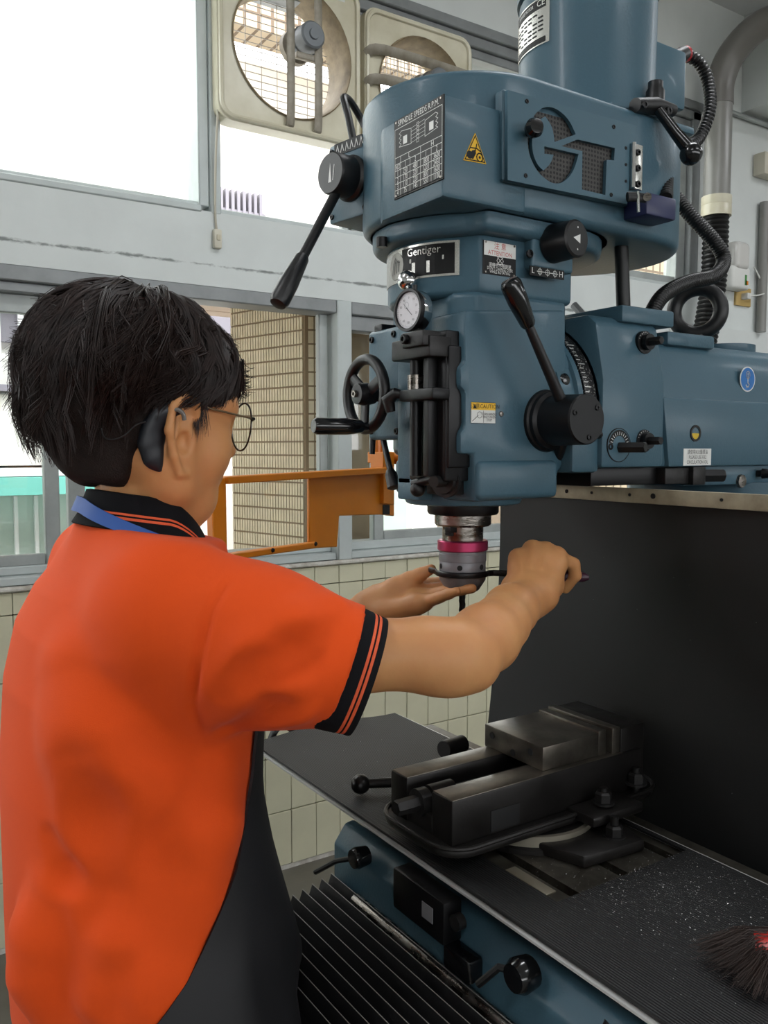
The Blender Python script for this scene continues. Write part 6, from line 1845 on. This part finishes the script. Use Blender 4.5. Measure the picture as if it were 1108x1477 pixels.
# left thumb and thenar pad
BF.cone(at(538, 872, 1.205), at(572, 850, 1.195), 0.019, 0.0165, 0.014)
BF.cone(at(568, 852, 1.195), at(590, 836, 1.190), 0.0150, 0.0112, 0.010)
BF.cone(at(590, 836, 1.190), at(606, 829, 1.186), 0.0108, 0.0098, 0.004); BF.cone(at(606, 829, 1.186), at(622, 821, 1.182), 0.0098, 0.0072, 0.003)
BF.cone(at(560, 886, 1.172), at(600, 874, 1.150), 0.0150, 0.0120, 0.010)        # heel of the hand
body_me = BF.mesh('person')
person = add('person', body_me, M_skin, None, 180)
tag(person, 'person in an orange polo shirt and black apron reaching to the chuck with both hands', 'person')

# ------------------------------------------------------------------ shirt
SF = Field((0.06, 0.60, 0.84), (0.68, 1.30, 1.47), 0.0034)
TAB = np.array([  # z, cx, cy, a (front-back), b (side)
    (0.84, 0.268, 0.938, 0.138, 0.178), (0.95, 0.262, 0.940, 0.136, 0.176), (1.05, 0.258, 0.942, 0.132, 0.172), (1.15, 0.256, 0.944, 0.130, 0.174),
    (1.25, 0.262, 0.945, 0.128, 0.180), (1.31, 0.268, 0.944, 0.120, 0.178), (1.35, 0.272, 0.940, 0.104, 0.160), (1.385, 0.276, 0.934, 0.082, 0.122), (1.41, 0.284, 0.924, 0.070, 0.090), (1.47, 0.285, 0.922, 0.064, 0.066)], dtype=np.float32)
def torso(X, Y, Z):
    cx_ = np.interp(Z, TAB[:, 0], TAB[:, 1]) + 0.018; cy_ = np.interp(Z, TAB[:, 0], TAB[:, 2])
    a_ = np.interp(Z, TAB[:, 0], TAB[:, 3]); b_ = np.interp(Z, TAB[:, 0], TAB[:, 4])
    dx, dy = (X - cx_) / a_, (Y - cy_) / b_
    e = 2.3
    k0 = (np.abs(dx) ** e + np.abs(dy) ** e) ** (1 / e)
    return (k0 - 1) * np.minimum(a_, b_) * 0.9
SF.func((0.06, 0.60, 0.84), (0.68, 1.30, 1.47), torso)
CUFF = at(520, 888, 0.83).lerp(at(470, 1042, 0.80), 0.5)   # centre of the right cuff
ARM = (at(560, 950, 0.84) - SR).normalized()
SF.cone(SR + Vector((-0.005, 0.02, 0.0)), SR.lerp(CUFF, 0.45), 0.076, 0.068, 0.035)
SF.cone(SR.lerp(CUFF, 0.45), CUFF + ARM * 0.03, 0.067, 0.0585, 0.03)
SF.cone(SR + Vector((0.02, 0.02, -0.055)), SR.lerp(CUFF, 0.6) + Vector((0, 0, -0.018)), 0.055, 0.042, 0.04)
SF.cone(SL, SL.lerp(EL, 0.75), 0.072, 0.064, 0.03)
SF.cone(SR + Vector((-0.02, 0.03, 0.02)), (0.28, 0.92, 1.39), 0.052, 0.055, 0.03)
SF.cone(SL + Vector((-0.02, -0.03, 0.02)), (0.28, 0.93, 1.39), 0.052, 0.055, 0.03)
# folds: ridges (add) and valleys (sub) lying in the cloth
def on_shirt(x, y):
    r = ray(x, y); r = r / r.length
    t = 0.45
    for _ in range(90):
        p = _C + r * t
        lo, hi = SF.lo, SF.lo + SF.h * (SF.n - 1)
        if any(p[i] < lo[i] or p[i] > hi[i] for i in range(3)): t += 0.01; continue
        d = SF.sample(p)
        if d < 0.0006: return p
        t += max(0.0015, min(0.02, d * 0.8))
    return None
FOLDS = [  # (picture path, radius, op, sink)
    ([(560, 0), (0, 0)], 0, '', 0)]
def fold(pts, r, op, off, k=0.012):
    P = [on_shirt(*q) for q in pts]
    P = [p for p in P if p is not None]
    for i, (a_, b_) in enumerate(zip(P[:-1], P[1:])):
        ra = r * (0.55 if i == 0 else 1.0); rb = r * (0.5 if i == len(P) - 2 else 1.0)
        da, db = (_C - a_).normalized(), (_C - b_).normalized()
        s_ = -1 if op == 'add' else 1
        SF.cone(a_ + da * off * s_, b_ + db * off * s_, ra, rb, k, op)
# sleeve drag lines and armhole seam
fold([(478, 880), (420, 905), (365, 940), (315, 985)], 0.020, 'add', 0.0165, 0.016)
fold([(500, 905), (435, 950), (370, 985), (315, 1015)], 0.022, 'sub', 0.0185, 0.016)
fold([(480, 975), (420, 1005), (350, 1040)], 0.020, 'add', 0.0165, 0.016)
fold([(450, 1025), (390, 1045), (330, 1062)], 0.020, 'sub', 0.0165, 0.014)
fold([(330, 835), (302, 880), (285, 950), (277, 1020), (295, 1080)], 0.0045, 'sub', 0.0032, 0.004)
# back folds
fold([(120, 960), (150, 1050), (182, 1140), (200, 1260), (212, 1400), (212, 1470)], 0.040, 'add', 0.0380, 0.04)
fold([(85, 1120), (115, 1210), (138, 1330), (145, 1470)], 0.036, 'sub', 0.0325, 0.03)
fold([(215, 1180), (248, 1260), (258, 1340), (245, 1450)], 0.034, 'sub', 0.0310, 0.03)
fold([(80, 1280), (68, 1340), (64, 1400), (80, 1470)], 0.028, 'add', 0.0240, 0.025)
fold([(62, 1215), (85, 1270), (120, 1292)], 0.016, 'sub', 0.0135, 0.014)
fold([(300, 1110), (285, 1190), (258, 1290), (230, 1380)], 0.030, 'add', 0.0275, 0.03)
fold([(140, 1440), (172, 1350), (182, 1305)], 0.020, 'add', 0.0175, 0.018)
# cut the cuff end flat, and the neck hole
cp = CUFF; cn = (at(560, 925, 0.842) - at(440, 905, 0.82)).normalized(); cn = (ARM + Vector((0, 0, 0.02))).normalized()
sideA, sideB = at(520, 888, 0.83), at(470, 1042, 0.80)
ctr = sideA.lerp(sideB, 0.5)
edge = (sideB - sideA).normalized()
cn = (ARM - edge * ARM.dot(edge)).normalized()
SF.func((0.36, 0.58, 1.10), (0.68, 0.86, 1.47), lambda X, Y, Z: -((X - ctr.x) * cn.x + (Y - ctr.y) * cn.y + (Z - ctr.z) * cn.z), 0.0, 'sub')
lcn = (EL - SL).normalized(); lcp = SL.lerp(EL, 0.72)
SF.func((0.30, 1.02, 1.0), (0.56, 1.30, 1.27), lambda X, Y, Z: -((X - lcp.x) * lcn.x + (Y - lcp.y) * lcn.y + (Z - lcp.z) * lcn.z), 0.0, 'sub')
SF.func((0.06, 0.60, 1.395), (0.68, 1.30, 1.47), lambda X, Y, Z: 1.412 + (0.300 - X) * 0.16 - Z, 0.006, 'sub')
# bottom hem
SF.func((0.06, 0.60, 0.84), (0.68, 1.30, 0.90), lambda X, Y, Z: Z - 0.872 + 0 * X + 0 * Y, 0.004, 'sub')
shirt_me = SF.mesh('shirt')
shirt = add('shirt', shirt_me, M_orange, person, 180, label='orange polo shirt with black striped cuffs and collar')

# cuffs: loft a band over the sleeve end
def cuff_band(ctr_, n_, u_, ru, rv, s0, s1, thick, grow, name, m, parent):
    w_ = n_.cross(u_).normalized()
    b_ = BM(); N = 48
    rings = []
    for (s_, e_) in ((s0, 0), (s0, thick), (s0 + 0.001, thick + .0004), (s1 - 0.001, thick + .0004), (s1, thick), (s1, 0)):
        g_ = grow * (s_)
        rings.append([b_.verts.new(ctr_ + n_ * s_ + u_ * ((ru + e_ + g_) * math.cos(2 * PI * k / N)) + w_ * ((rv + e_ + g_) * math.sin(2 * PI * k / N))) for k in range(N)])
    for A, B in zip(rings[:-1], rings[1:]):
        for k in range(N): b_.faces.new((A[k], A[(k + 1) % N], B[(k + 1) % N], B[k]))
    A, B = rings[-1], rings[0]
    for k in range(N): b_.faces.new((A[k], A[(k + 1) % N], B[(k + 1) % N], B[k]))
    bmesh.ops.recalc_face_normals(b_, faces=b_.faces)
    return add(name, b_, m, parent, 50)
half = (sideB - sideA).length / 2
RU, RV = half + 0.0045, half * 0.90
base_c = ctr - cn * 0.002
cuff_band(base_c, cn, edge, RU, RV, -0.010, 0.0135, 0.003, -0.10, 'cuff_band', M_navyk, shirt)
cuff_band(base_c, cn, edge, RU, RV, 0.0135, 0.0165, 0.0027, -0.10, 'cuff_stripe', M_stripe, shirt)
cuff_band(base_c, cn, edge, RU, RV, 0.0165, 0.0180, 0.003, -0.10, 'cuff_band', M_navyk, shirt)
cuff_band(base_c, cn, edge, RU, RV, 0.0180, 0.0210, 0.0027, -0.10, 'cuff_stripe', M_stripe, shirt)
cuff_band(base_c, cn, edge, RU, RV, 0.0210, 0.0270, 0.003, -0.10, 'cuff_band', M_navyk, shirt)
cuff_band(base_c, cn, edge, RU - 0.002, RV - 0.002, -0.008, -0.002, -0.03, -0.10, 'cuff_lining', M_navyk, shirt)
lw_ = lcn.cross(Vector((0, 1, 0))).normalized()
cuff_band(lcp, lcn, lw_, 0.066, 0.066, -0.008, 0.024, 0.003, -0.1, 'cuff_band', M_navyk, shirt)

# collar: inner stand plus folded-over fall
NCX, NCY = 0.294, 0.916
def collar_ring(zc, off, tilt=0.16):
    out = []; zc += 0.012
    for k in range(64):
        a = 2 * PI * k / 64
        x = NCX + (0.056 + off) * math.cos(a) * 1.02; y = NCY + (0.056 + off) * math.sin(a)
        dip_ = 0.050 * max(0.0, math.cos(a)) ** 1.6
        out.append(Vector((x, y, zc - (x - NCX) * tilt - dip_)))
    return out
def loft(rings, name, m, parent, closed=True, smooth=60):
    b_ = BM()
    RS = [[b_.verts.new(p) for p in r] for r in rings]
    for A, B in zip(RS[:-1], RS[1:]):
        n_ = len(A)
        for k in range(n_ if closed else n_ - 1):
            b_.faces.new((A[k], A[(k + 1) % n_], B[(k + 1) % n_], B[k]))
    bmesh.ops.recalc_face_normals(b_, faces=b_.faces)
    return add(name, b_, m, parent, smooth)
loft([collar_ring(1.400, 0.004), collar_ring(1.434, -0.001), collar_ring(1.4375, 0.002), collar_ring(1.4365, 0.006), collar_ring(1.4175, 0.0125), collar_ring(1.4165, 0.0115)], 'collar', M_navyk, shirt)
loft([collar_ring(1.4180, 0.0118), collar_ring(1.4150, 0.0136), collar_ring(1.4148, 0.0130)], 'collar_stripe', M_stripe, shirt)
loft([collar_ring(1.4152, 0.0130), collar_ring(1.4133, 0.0142), collar_ring(1.4130, 0.0135)], 'collar_band', M_navyk, shirt)
loft([collar_ring(1.4136, 0.0136), collar_ring(1.4105, 0.0155), collar_ring(1.4103, 0.0145)], 'collar_stripe', M_stripe, shirt)
loft([collar_ring(1.4110, 0.0148), collar_ring(1.4000, 0.0215), collar_ring(1.3990, 0.0205), collar_ring(1.4080, 0.010)], 'collar_band', M_navyk, shirt)

# lanyard round the neck
ln = thing('lanyard', 'blue ribbon lanyard round the neck of the person', 'lanyard', (0.25, 0.92, 1.41))
P = []
for k in range(33):
    a = math.radians(75 + 210 * k / 32)
    off = 0.0165 + 0.003 * math.sin(a)
    x = NCX + (0.056 + off) * math.cos(a) * 1.02; y = NCY + (0.056 + off) * math.sin(a)
    t = abs(k - 13) / 19.0
    s_ = max(0.0, (math.degrees(a) - 190) / 95)
    x += math.cos(a) * 0.016 * s_; y += math.sin(a) * 0.016 * s_
    P.append(Vector((x, y, 1.4325 - 0.004 * t - 0.030 * s_ - (x - NCX) * 0.16)))
b_ = BM()
up_ = []
for i, p in enumerate(P):
    t = i / (len(P) - 1)
    tw = 0.0075 * (1 - 0.55 * abs(t - 0.45))
    rad = Vector((p.x - NCX, p.y - NCY, 0)).normalized()
    up_.append((b_.verts.new(p + Vector((0, 0, tw)) - rad * 0.003), b_.verts.new(p - Vector((0, 0, tw)) + rad * 0.0035), b_.verts.new(p - Vector((0, 0, tw)) + rad * 0.0045), b_.verts.new(p + Vector((0, 0, tw)) - rad * 0.002)))
for A, B in zip(up_[:-1], up_[1:]):
    for k in range(4): b_.faces.new((A[k], A[(k + 1) % 4], B[(k + 1) % 4], B[k]))
bmesh.ops.recalc_face_normals(b_, faces=b_.faces)
add('ribbon', b_, M_lany, ln, 40)

# ------------------------------------------------------------------ apron, trousers, shoes
AX, AY = 0.280, 0.942
def shirt_r(th, z):
    d = Vector((math.cos(th), math.sin(th), 0))
    r = 0.05
    for _ in range(60):
        p = Vector((AX, AY, 0)) + d * r
        s_ = float(torso(np.array([p.x], dtype=np.float32), np.array([p.y], dtype=np.float32), np.array([z], dtype=np.float32))[0])
        if abs(s_) < 0.0006: break
        r -= -0.9 * s_ * -1 if False else 0
        r += max(0.0008, -s_ * 0.9) if s_ < 0 else -s_ * 0.6
    return r
# right-hand edge of the apron: angle measured from straight ahead towards the camera side
edge_z = [1.26, 1.16, 1.08, 1.00, 0.92, 0.87, 0.80, 0.60, 0.45]
edge_a = [-58, -62, -74, -92, -115, -129, -130, -120, -118]
b_ = BM(); rows_ = []
NA = 44
zs_ = [1.29 - i * 0.021 for i in range(41)]
for z in zs_:
    ea = math.radians(np.interp(-z, [-v for v in edge_z], edge_a))
    ea2 = math.radians(min(110, -np.interp(-z, [-v for v in edge_z], edge_a)))
    row = []
    for k in range(NA + 1):
        th = ea + (ea2 - ea) * k / NA
        zc = max(z, 0.86)
        r = shirt_r(th, zc) + 0.007 + 0.05 * max(0.0, 1.06 - z) * (0.5 if z > 0.9 else 0.6) + 0.016 * min(1.0, max(0.0, (1.02 - z) / 0.10)) * (1.0 if math.cos(th) < 0.3 else 0.0)
        fl_ = max(0.0, (1.12 - z)) * 0.16 * max(0.0, math.cos(th * 0.8)) + 0.006 * math.sin(th * 7 + z * 5) * max(0, 1.1 - z)
        tk = min(1.0, max(0.0, (0.93 - z) / 0.05))
        fr_ = max(0.0, math.cos(th))
        rr_ = r + fl_
        lim = 0.122 / max(fr_, 0.3)
        if fr_ > 0.3 and rr_ > lim: rr_ = rr_ + (lim - rr_) * tk
        r, fl_ = rr_, 0.0
        row.append(b_.verts.new((AX + (r + fl_) * math.cos(th), AY + (r + fl_) * math.sin(th), z)))
    rows_.append(row)
for A, B in zip(rows_[:-1], rows_[1:]):
    for k in range(NA): b_.faces.new((A[k], B[k], B[k + 1], A[k + 1]))
bmesh.ops.recalc_face_normals(b_, faces=b_.faces)
bmesh.ops.solidify(b_, geom=b_.faces[:], thickness=0.003)
add('apron', b_, M_apron, person, 60, label='long black work apron')
TF = Field((0.08, 0.72, 0.02), (0.50, 1.17, 0.90), 0.008)
for s_ in (-1, 1):
    yy = 0.945 + s_ * 0.092
    TF.cone((0.262, yy - s_ * 0.02, 0.87), (0.265, yy, 0.50), 0.092, 0.070, 0.03)
    TF.cone((0.265, yy, 0.50), (0.25, yy, 0.09), 0.068, 0.058, 0.03)
tr = add('trousers', TF.mesh('trousers'), mat('dark_trousers', '1c1e2a', 0.8), person, 180)
for s_ in (-1, 1):
    yy = 0.945 + s_ * 0.092
    KF = Field((0.12, yy - 0.08, -0.005), (0.46, yy + 0.08, 0.13), 0.005)
    KF.cone((0.235, yy, 0.055), (0.38, yy, 0.036), 0.042, 0.032, 0.03); KF.cone((0.22, yy, 0.035), (0.39, yy, 0.03), 0.036, 0.03, 0.02)
    KF.func((0.12, yy - 0.08, -0.005), (0.46, yy + 0.08, 0.13), lambda X, Y, Z: Z - 0.002 + 0 * X + 0 * Y, 0.0, 'sub')
    add('shoe', KF.mesh('shoe'), mat('dark_shoe', '1a1a1c', 0.5), person, 180)

# ------------------------------------------------------------------ hair
M_hair = mat('dark_brown_hair', '221714', 0.5, spec=0.28, var=0.5, vscale=70)
M_hairs = mat('clipped_dark_hair', '1c1512', 0.8, spec=0.25, var=0.35, vscale=160, bump=0.4, bscale=700)
HF = Field((0.02, 0.70, 1.36), (0.50, 1.13, 1.73), 0.0032)
# overlaying mop
HF.ell(HD(-0.033, 0, 0.074), (0.105, 0.092, 0.086), 0.0, R=HR)
HF.ell(HD(-0.072, 0.0, 0.054), (0.064, 0.084, 0.074), 0.03, R=HR)
HF.ell(HD(0.012, 0.0, 0.066), (0.062, 0.068, 0.064), 0.02, R=HR)
HF.ell(HD(-0.02, 0.016, 0.060), (0.080, 0.074, 0.060), 0.03, R=HR)
lowp = HD(0, 0, 0.031); ln_ = (hu * 1.0 + hf * 0.04).normalized()
HF.func((0.02, 0.70, 1.36), (0.50, 1.13, 1.73), lambda X, Y, Z: (X - lowp.x) * ln_.x + (Y - lowp.y) * ln_.y + (Z - lowp.z) * ln_.z + 0.0, 0.030, 'sub')
# clipped hair hugging the skull down to the nape
BK = Field((0.02, 0.70, 1.36), (0.50, 1.13, 1.73), 0.0032)
BK.ell(HD(-0.012, 0, 0.046), (0.102, 0.0795, 0.091), 0.0, R=HR)
BK.cone(HD(-0.084, 0, 0.030), HD(-0.046, 0, -0.060), 0.056, 0.034, 0.03, flat=(hr, 1.15))
BK.cone(HD(-0.030, 0, -0.01), HD(-0.022, 0, -0.075), 0.056, 0.050, 0.02)
def keep(X, Y, Z):
    dx, dy, dz = X - HO.x, Y - HO.y, Z - HO.z
    f_ = dx * hf.x + dy * hf.y + dz * hf.z; u_ = dx * hu.x + dy * hu.y + dz * hu.z
    return np.minimum(-(f_ + 0.026 - 0.30 * u_), u_ + 0.054)
BK.func((0.02, 0.70, 1.36), (0.50, 1.13, 1.73), keep, 0.018, 'sub')
h_ = np.clip(0.5 + 0.5 * (HF.v - BK.v) / 0.014, 0, 1)
HF.v = HF.v + (BK.v - HF.v) * h_ - 0.014 * h_ * (1 - h_)
gx_, gy_, gz_ = (HF.lo[i] + HF.h * np.arange(HF.n[i]) for i in range(3))
HF.v = (HF.v + 0.0022 * (np.sin(gx_ * 95 + 1.3)[:, None, None] * np.sin(gy_ * 110 + 0.4)[None, :, None] + 0.8 * np.sin(gy_ * 75 + 2.0)[None, :, None] * np.sin(gz_ * 60 + gx_.mean())[None, None, :])).astype(np.float32)
hair = add('hair', HF.mesh('hair'), M_hairs, person, 180, label='dark brown layered hair clipped short at the nape')
# loose locks on top of the mass: thin three-sided strands combed from the crown
rng = random.Random(21)
crown = np.array((-0.055, -0.01, 0.165))
def cap_surface(th, ph):
    """direction from hair centre in the head frame -> surface point by marching the field"""
    d = hf * (math.cos(ph) * math.cos(th)) + hr * (math.cos(ph) * math.sin(th)) + hu * math.sin(ph)
    return d
C0 = HD(-0.030, 0, 0.060)
_cache = {}
def surf(th, ph):
    key = (round(th / 0.09), round(ph / 0.07))
    if key not in _cache:
        d = cap_surface(key[0] * 0.09, key[1] * 0.07)
        r = 0.20
        for _ in range(70):
            p = C0 + d * r
            lo, hi = HF.lo, HF.lo + HF.h * (HF.n - 1)
            s_ = HF.sample(p) if all(lo[i] < p[i] < hi[i] for i in range(3)) else 0.03
            if s_ < 0.0005: break
            r = max(0.03, r - max(0.001, min(s_, 0.012) * 0.7))
        _cache[key] = r
    return _cache[key]
def surf_s(th, ph):
    a, b2 = th / 0.09, ph / 0.07
    i, j = math.floor(a), math.floor(b2)
    u, v = a - i, b2 - j
    f00, f10, f01, f11 = (surf(x * 0.09, y * 0.07) for x, y in ((i, j), (i + 1, j), (i, j + 1), (i + 1, j + 1)))
    return (f00 * (1 - u) + f10 * u) * (1 - v) + (f01 * (1 - u) + f11 * u) * v
verts, faces = [], []
def strand(P, r):
    base = len(verts)
    n = len(P)
    for i, p in enumerate(P):
        t = i / (n - 1)
        rr = r * (1.0 - 0.75 * t)
        q = P[min(i + 1, n - 1)] - P[max(i - 1, 0)]
        if q.length < 1e-9: q = Vector((0, 0, 1))
        q.normalize()
        o = (p - C0); o = (o - q * o.dot(q)).normalized()
        s_ = q.cross(o)
        verts.extend([tuple(p + s_ * rr), tuple(p - s_ * rr), tuple(p + o * rr)])
    for i in range(n - 1):
        a = base + 3 * i
        for k in range(3):
            faces.append((a + k, a + (k + 1) % 3, a + 3 + (k + 1) % 3, a + 3 + k))
NL = 560
for l in range(NL):
    th0 = rng.uniform(-PI, PI)
    back = math.cos(th0) < -0.1
    ph0 = rng.uniform(0.30, 1.40)
    q_ = rng.random()
    ph1 = (rng.uniform(-0.80, -0.30) if back else rng.uniform(-0.44, -0.26)) if q_ < 0.6 else rng.uniform(-0.25, min(0.5, ph0 - 0.15))
    lift = rng.uniform(-0.002, 0.009)
    sweep = rng.uniform(-0.35, 0.35) + 0.30 * math.sin(th0)
    wob, wp, wf = rng.uniform(0.03, 0.13), rng.uniform(0, 6), rng.uniform(4, 9)
    flick = rng.uniform(-0.002, 0.014) * (1.5 if back else 1)
    ns = rng.choice((7, 10, 14))
    for s in range(ns):
        dth, dl = rng.gauss(0, 0.040), rng.gauss(0, 0.0016)
        e1 = ph1 + rng.uniform(-0.08, 0.08)
        P = []
        for i in range(10):
            t = i / 9
            ph = ph0 + (e1 - ph0) * t
            th = th0 + dth * (0.9 - 0.7 * t) + sweep * t + wob * math.sin(wp + wf * t)
            r = surf_s(th, ph) + lift * math.sin(PI * min(1, t * 1.1)) + dl + flick * max(0, t - 0.6) ** 2 * 6 - 0.002
            P.append(C0 + cap_surface(th, ph) * r)
        strand(P, rng.uniform(0.0006, 0.0012))
# fringe ends curling out in front and wisps at the back of the head
def wisp(p0, p1, p2, n, spread, r=0.0006):
    for s in range(n):
        j = Vector((rng.gauss(0, spread), rng.gauss(0, spread), rng.gauss(0, spread)))
        a, b2, c = Vector(p0) + j * .5, Vector(p1) + j, Vector(p2) + j * 1.6
        P = [(a * (1 - t) ** 2 + b2 * 2 * t * (1 - t) + c * t * t) for t in [i / 9 for i in range(10)]]
        strand(P, r * rng.uniform(.7, 1.2))
for k in range(9):
    y_ = 528 + k * 5.0
    wisp(at(338, y_ - 25, 0.975), at(350, y_ + 12, 0.975), at(364 - abs(k - 4) * 1.2, y_ + rng.uniform(-2, 6), 0.975), 5, 0.0018, 0.0009)
for k in range(16):
    x_ = 300 + k * 3.4
    wisp(at(x_, 520, 0.955), at(x_ + 3, 560, 0.955), at(x_ + rng.uniform(-6, 3), 592 - max(0, k - 10) * 4, 0.955), 8, 0.0025, 0.0009)
for q in (((70, 470), (35, 500), (30, 560)), ((60, 520), (22, 540), (28, 590)), ((75, 455), (48, 465), (42, 480)), ((60, 490), (18, 530), (20, 560)), ((70, 540), (30, 570), (45, 605)), ((62, 500), (40, 520), (22, 575)), ((70, 480), (40, 500), (12, 530)), ((95, 440), (50, 455), (40, 490))):
    wisp(at(*q[0], 0.985), at(*q[1], 0.985), at(*q[2], 0.985), 16, 0.0035, 0.0006)
for k in range(60):   # sideburn and hairline above the ear
    x_ = rng.uniform(262, 298)
    wisp(at(x_, 585, 0.876), at(x_ + 2, 603, 0.874), at(x_ + rng.uniform(-2, 4), rng.uniform(606, 640 - abs(x_ - 285) * 0.9), 0.874), 2, 0.001, 0.0005)
hm_ = bpy.data.meshes.new('hair_strands')
hm_.from_pydata(verts, [], faces)
add('hair_strands', hm_, M_hair, person, 60, kind='stuff')

# ------------------------------------------------------------------ eyeglasses and ear-worn device
M_wireg = mat('dark_wire_rim', '4a4744', 0.25, 0.9)
def HS(f_, r_, u_): return HD(f_ - (0.027 if f_ > 0.05 else 0.006), r_, u_ + 0.019)
gl_ = thing('eyeglasses', 'thin wire eyeglasses worn on the face of the person', 'glasses', HS(0.12, 0, 0.01))
hinge = HS(0.110, 0.066, 0.024)
def lens_outline(s_, n=28):
    out = []
    for k in range(n):
        a = 2 * PI * k / n
        w_ = 0.026 * math.cos(a); h_ = 0.0255 * math.sin(a)
        c_ = abs(math.cos(a)) ** 1.0
        yl = 0.037 + w_
        zl = h_ * (1.0 if h_ > 0 else 1.08)
        out.append(HS(0.112 - 0.004 * ((yl - 0.02) / 0.045) ** 2, s_ * yl, 0.006 + zl))
    return out
for s_ in (1, -1):
    O = lens_outline(s_)
    rim = add('rim', tube(O, 0.0011, 6, closed=True), M_wireg, gl_)
    b_ = BM(); b_.faces.new([b_.verts.new(p) for p in O])
    add('lens', b_, glass_mat('spectacle_lens', (0.95, 0.97, 0.96), 0.06), gl_, 0)
    h_ = HS(0.109, s_ * 0.0665, 0.013)
    add('end_piece', tube([HS(0.110, s_ * 0.061, 0.012), h_, HS(0.104, s_ * 0.0685, 0.013)], 0.0018, 8), M_wireg, gl_)
    add('temple', tube(smooth_path([HS(0.106, s_ * 0.0685, 0.013), HS(0.07, s_ * 0.0760, 0.015), HS(0.02, s_ * 0.082, 0.018), HS(-0.012, s_ * 0.081, 0.038), HS(-0.028, s_ * 0.080, 0.026), HS(-0.034, s_ * 0.078, 0.010)], 5), 0.0011, 6), mat('gold_brown_temple', '6d5a44', 0.3, 0.8), gl_)
    add('nose_pad', tube([HS(0.108, s_ * 0.013, 0.008), HS(0.103, s_ * 0.010, 0.0), HS(0.104, s_ * 0.010, -0.006)], 0.0011, 6), M_wireg, gl_)
add('bridge', tube(smooth_path([HS(0.1115, 0.012, 0.012), HS(0.115, 0, 0.016), HS(0.1115, -0.012, 0.012)], 4), 0.0011, 6), M_wireg, gl_)

dv = thing('hearing_processor', 'black behind the ear hearing processor with thin cable', 'hearing aid', HD(-0.03, 0.085, 0))
PF = Field((0.18, 0.78, 1.40), (0.36, 0.90, 1.60), 0.0016)
Q = [at(262, 594, 0.849), at(247, 591, 0.847), at(232, 598, 0.847), at(222, 618, 0.849), at(218, 640, 0.851), at(222, 662, 0.853), at(230, 678, 0.855)]
for a_, b_, r0, r1 in zip(Q[:-1], Q[1:], (0.0022, 0.0055, 0.0085, 0.0105, 0.0115, 0.0090), (0.0055, 0.0085, 0.0105, 0.0115, 0.0090, 0.0022)):
    PF.cone(a_, b_, r0, r1, 0.010, flat=(hr, 0.6))
add('case', PF.mesh('case'), mat('satin_navy_black_case', '15181f', 0.4, bump=0.03, bscale=400), dv, 180)
add('metal_trim', tube(smooth_path([at(209, 618, 0.843), at(206, 630, 0.843), at(208, 642, 0.844), at(212, 650, 0.845)], 4), 0.0009, 6), M_chrome, dv)
add('cable', tube(smooth_path([at(210, 608, 0.826), at(195, 614, 0.826), at(180, 628, 0.826), at(162, 634, 0.826), at(150, 630, 0.826), at(146, 618, 0.826)], 6), 0.0008, 6), M_grip, dv)
add('ear_hook', tube(smooth_path([at(245, 592, 0.843), at(256, 591, 0.843), at(264, 597, 0.845), at(266, 606, 0.847)], 5), 0.0022, 8), mat('smoky_clear_hook', '6e6a66', 0.2), dv)
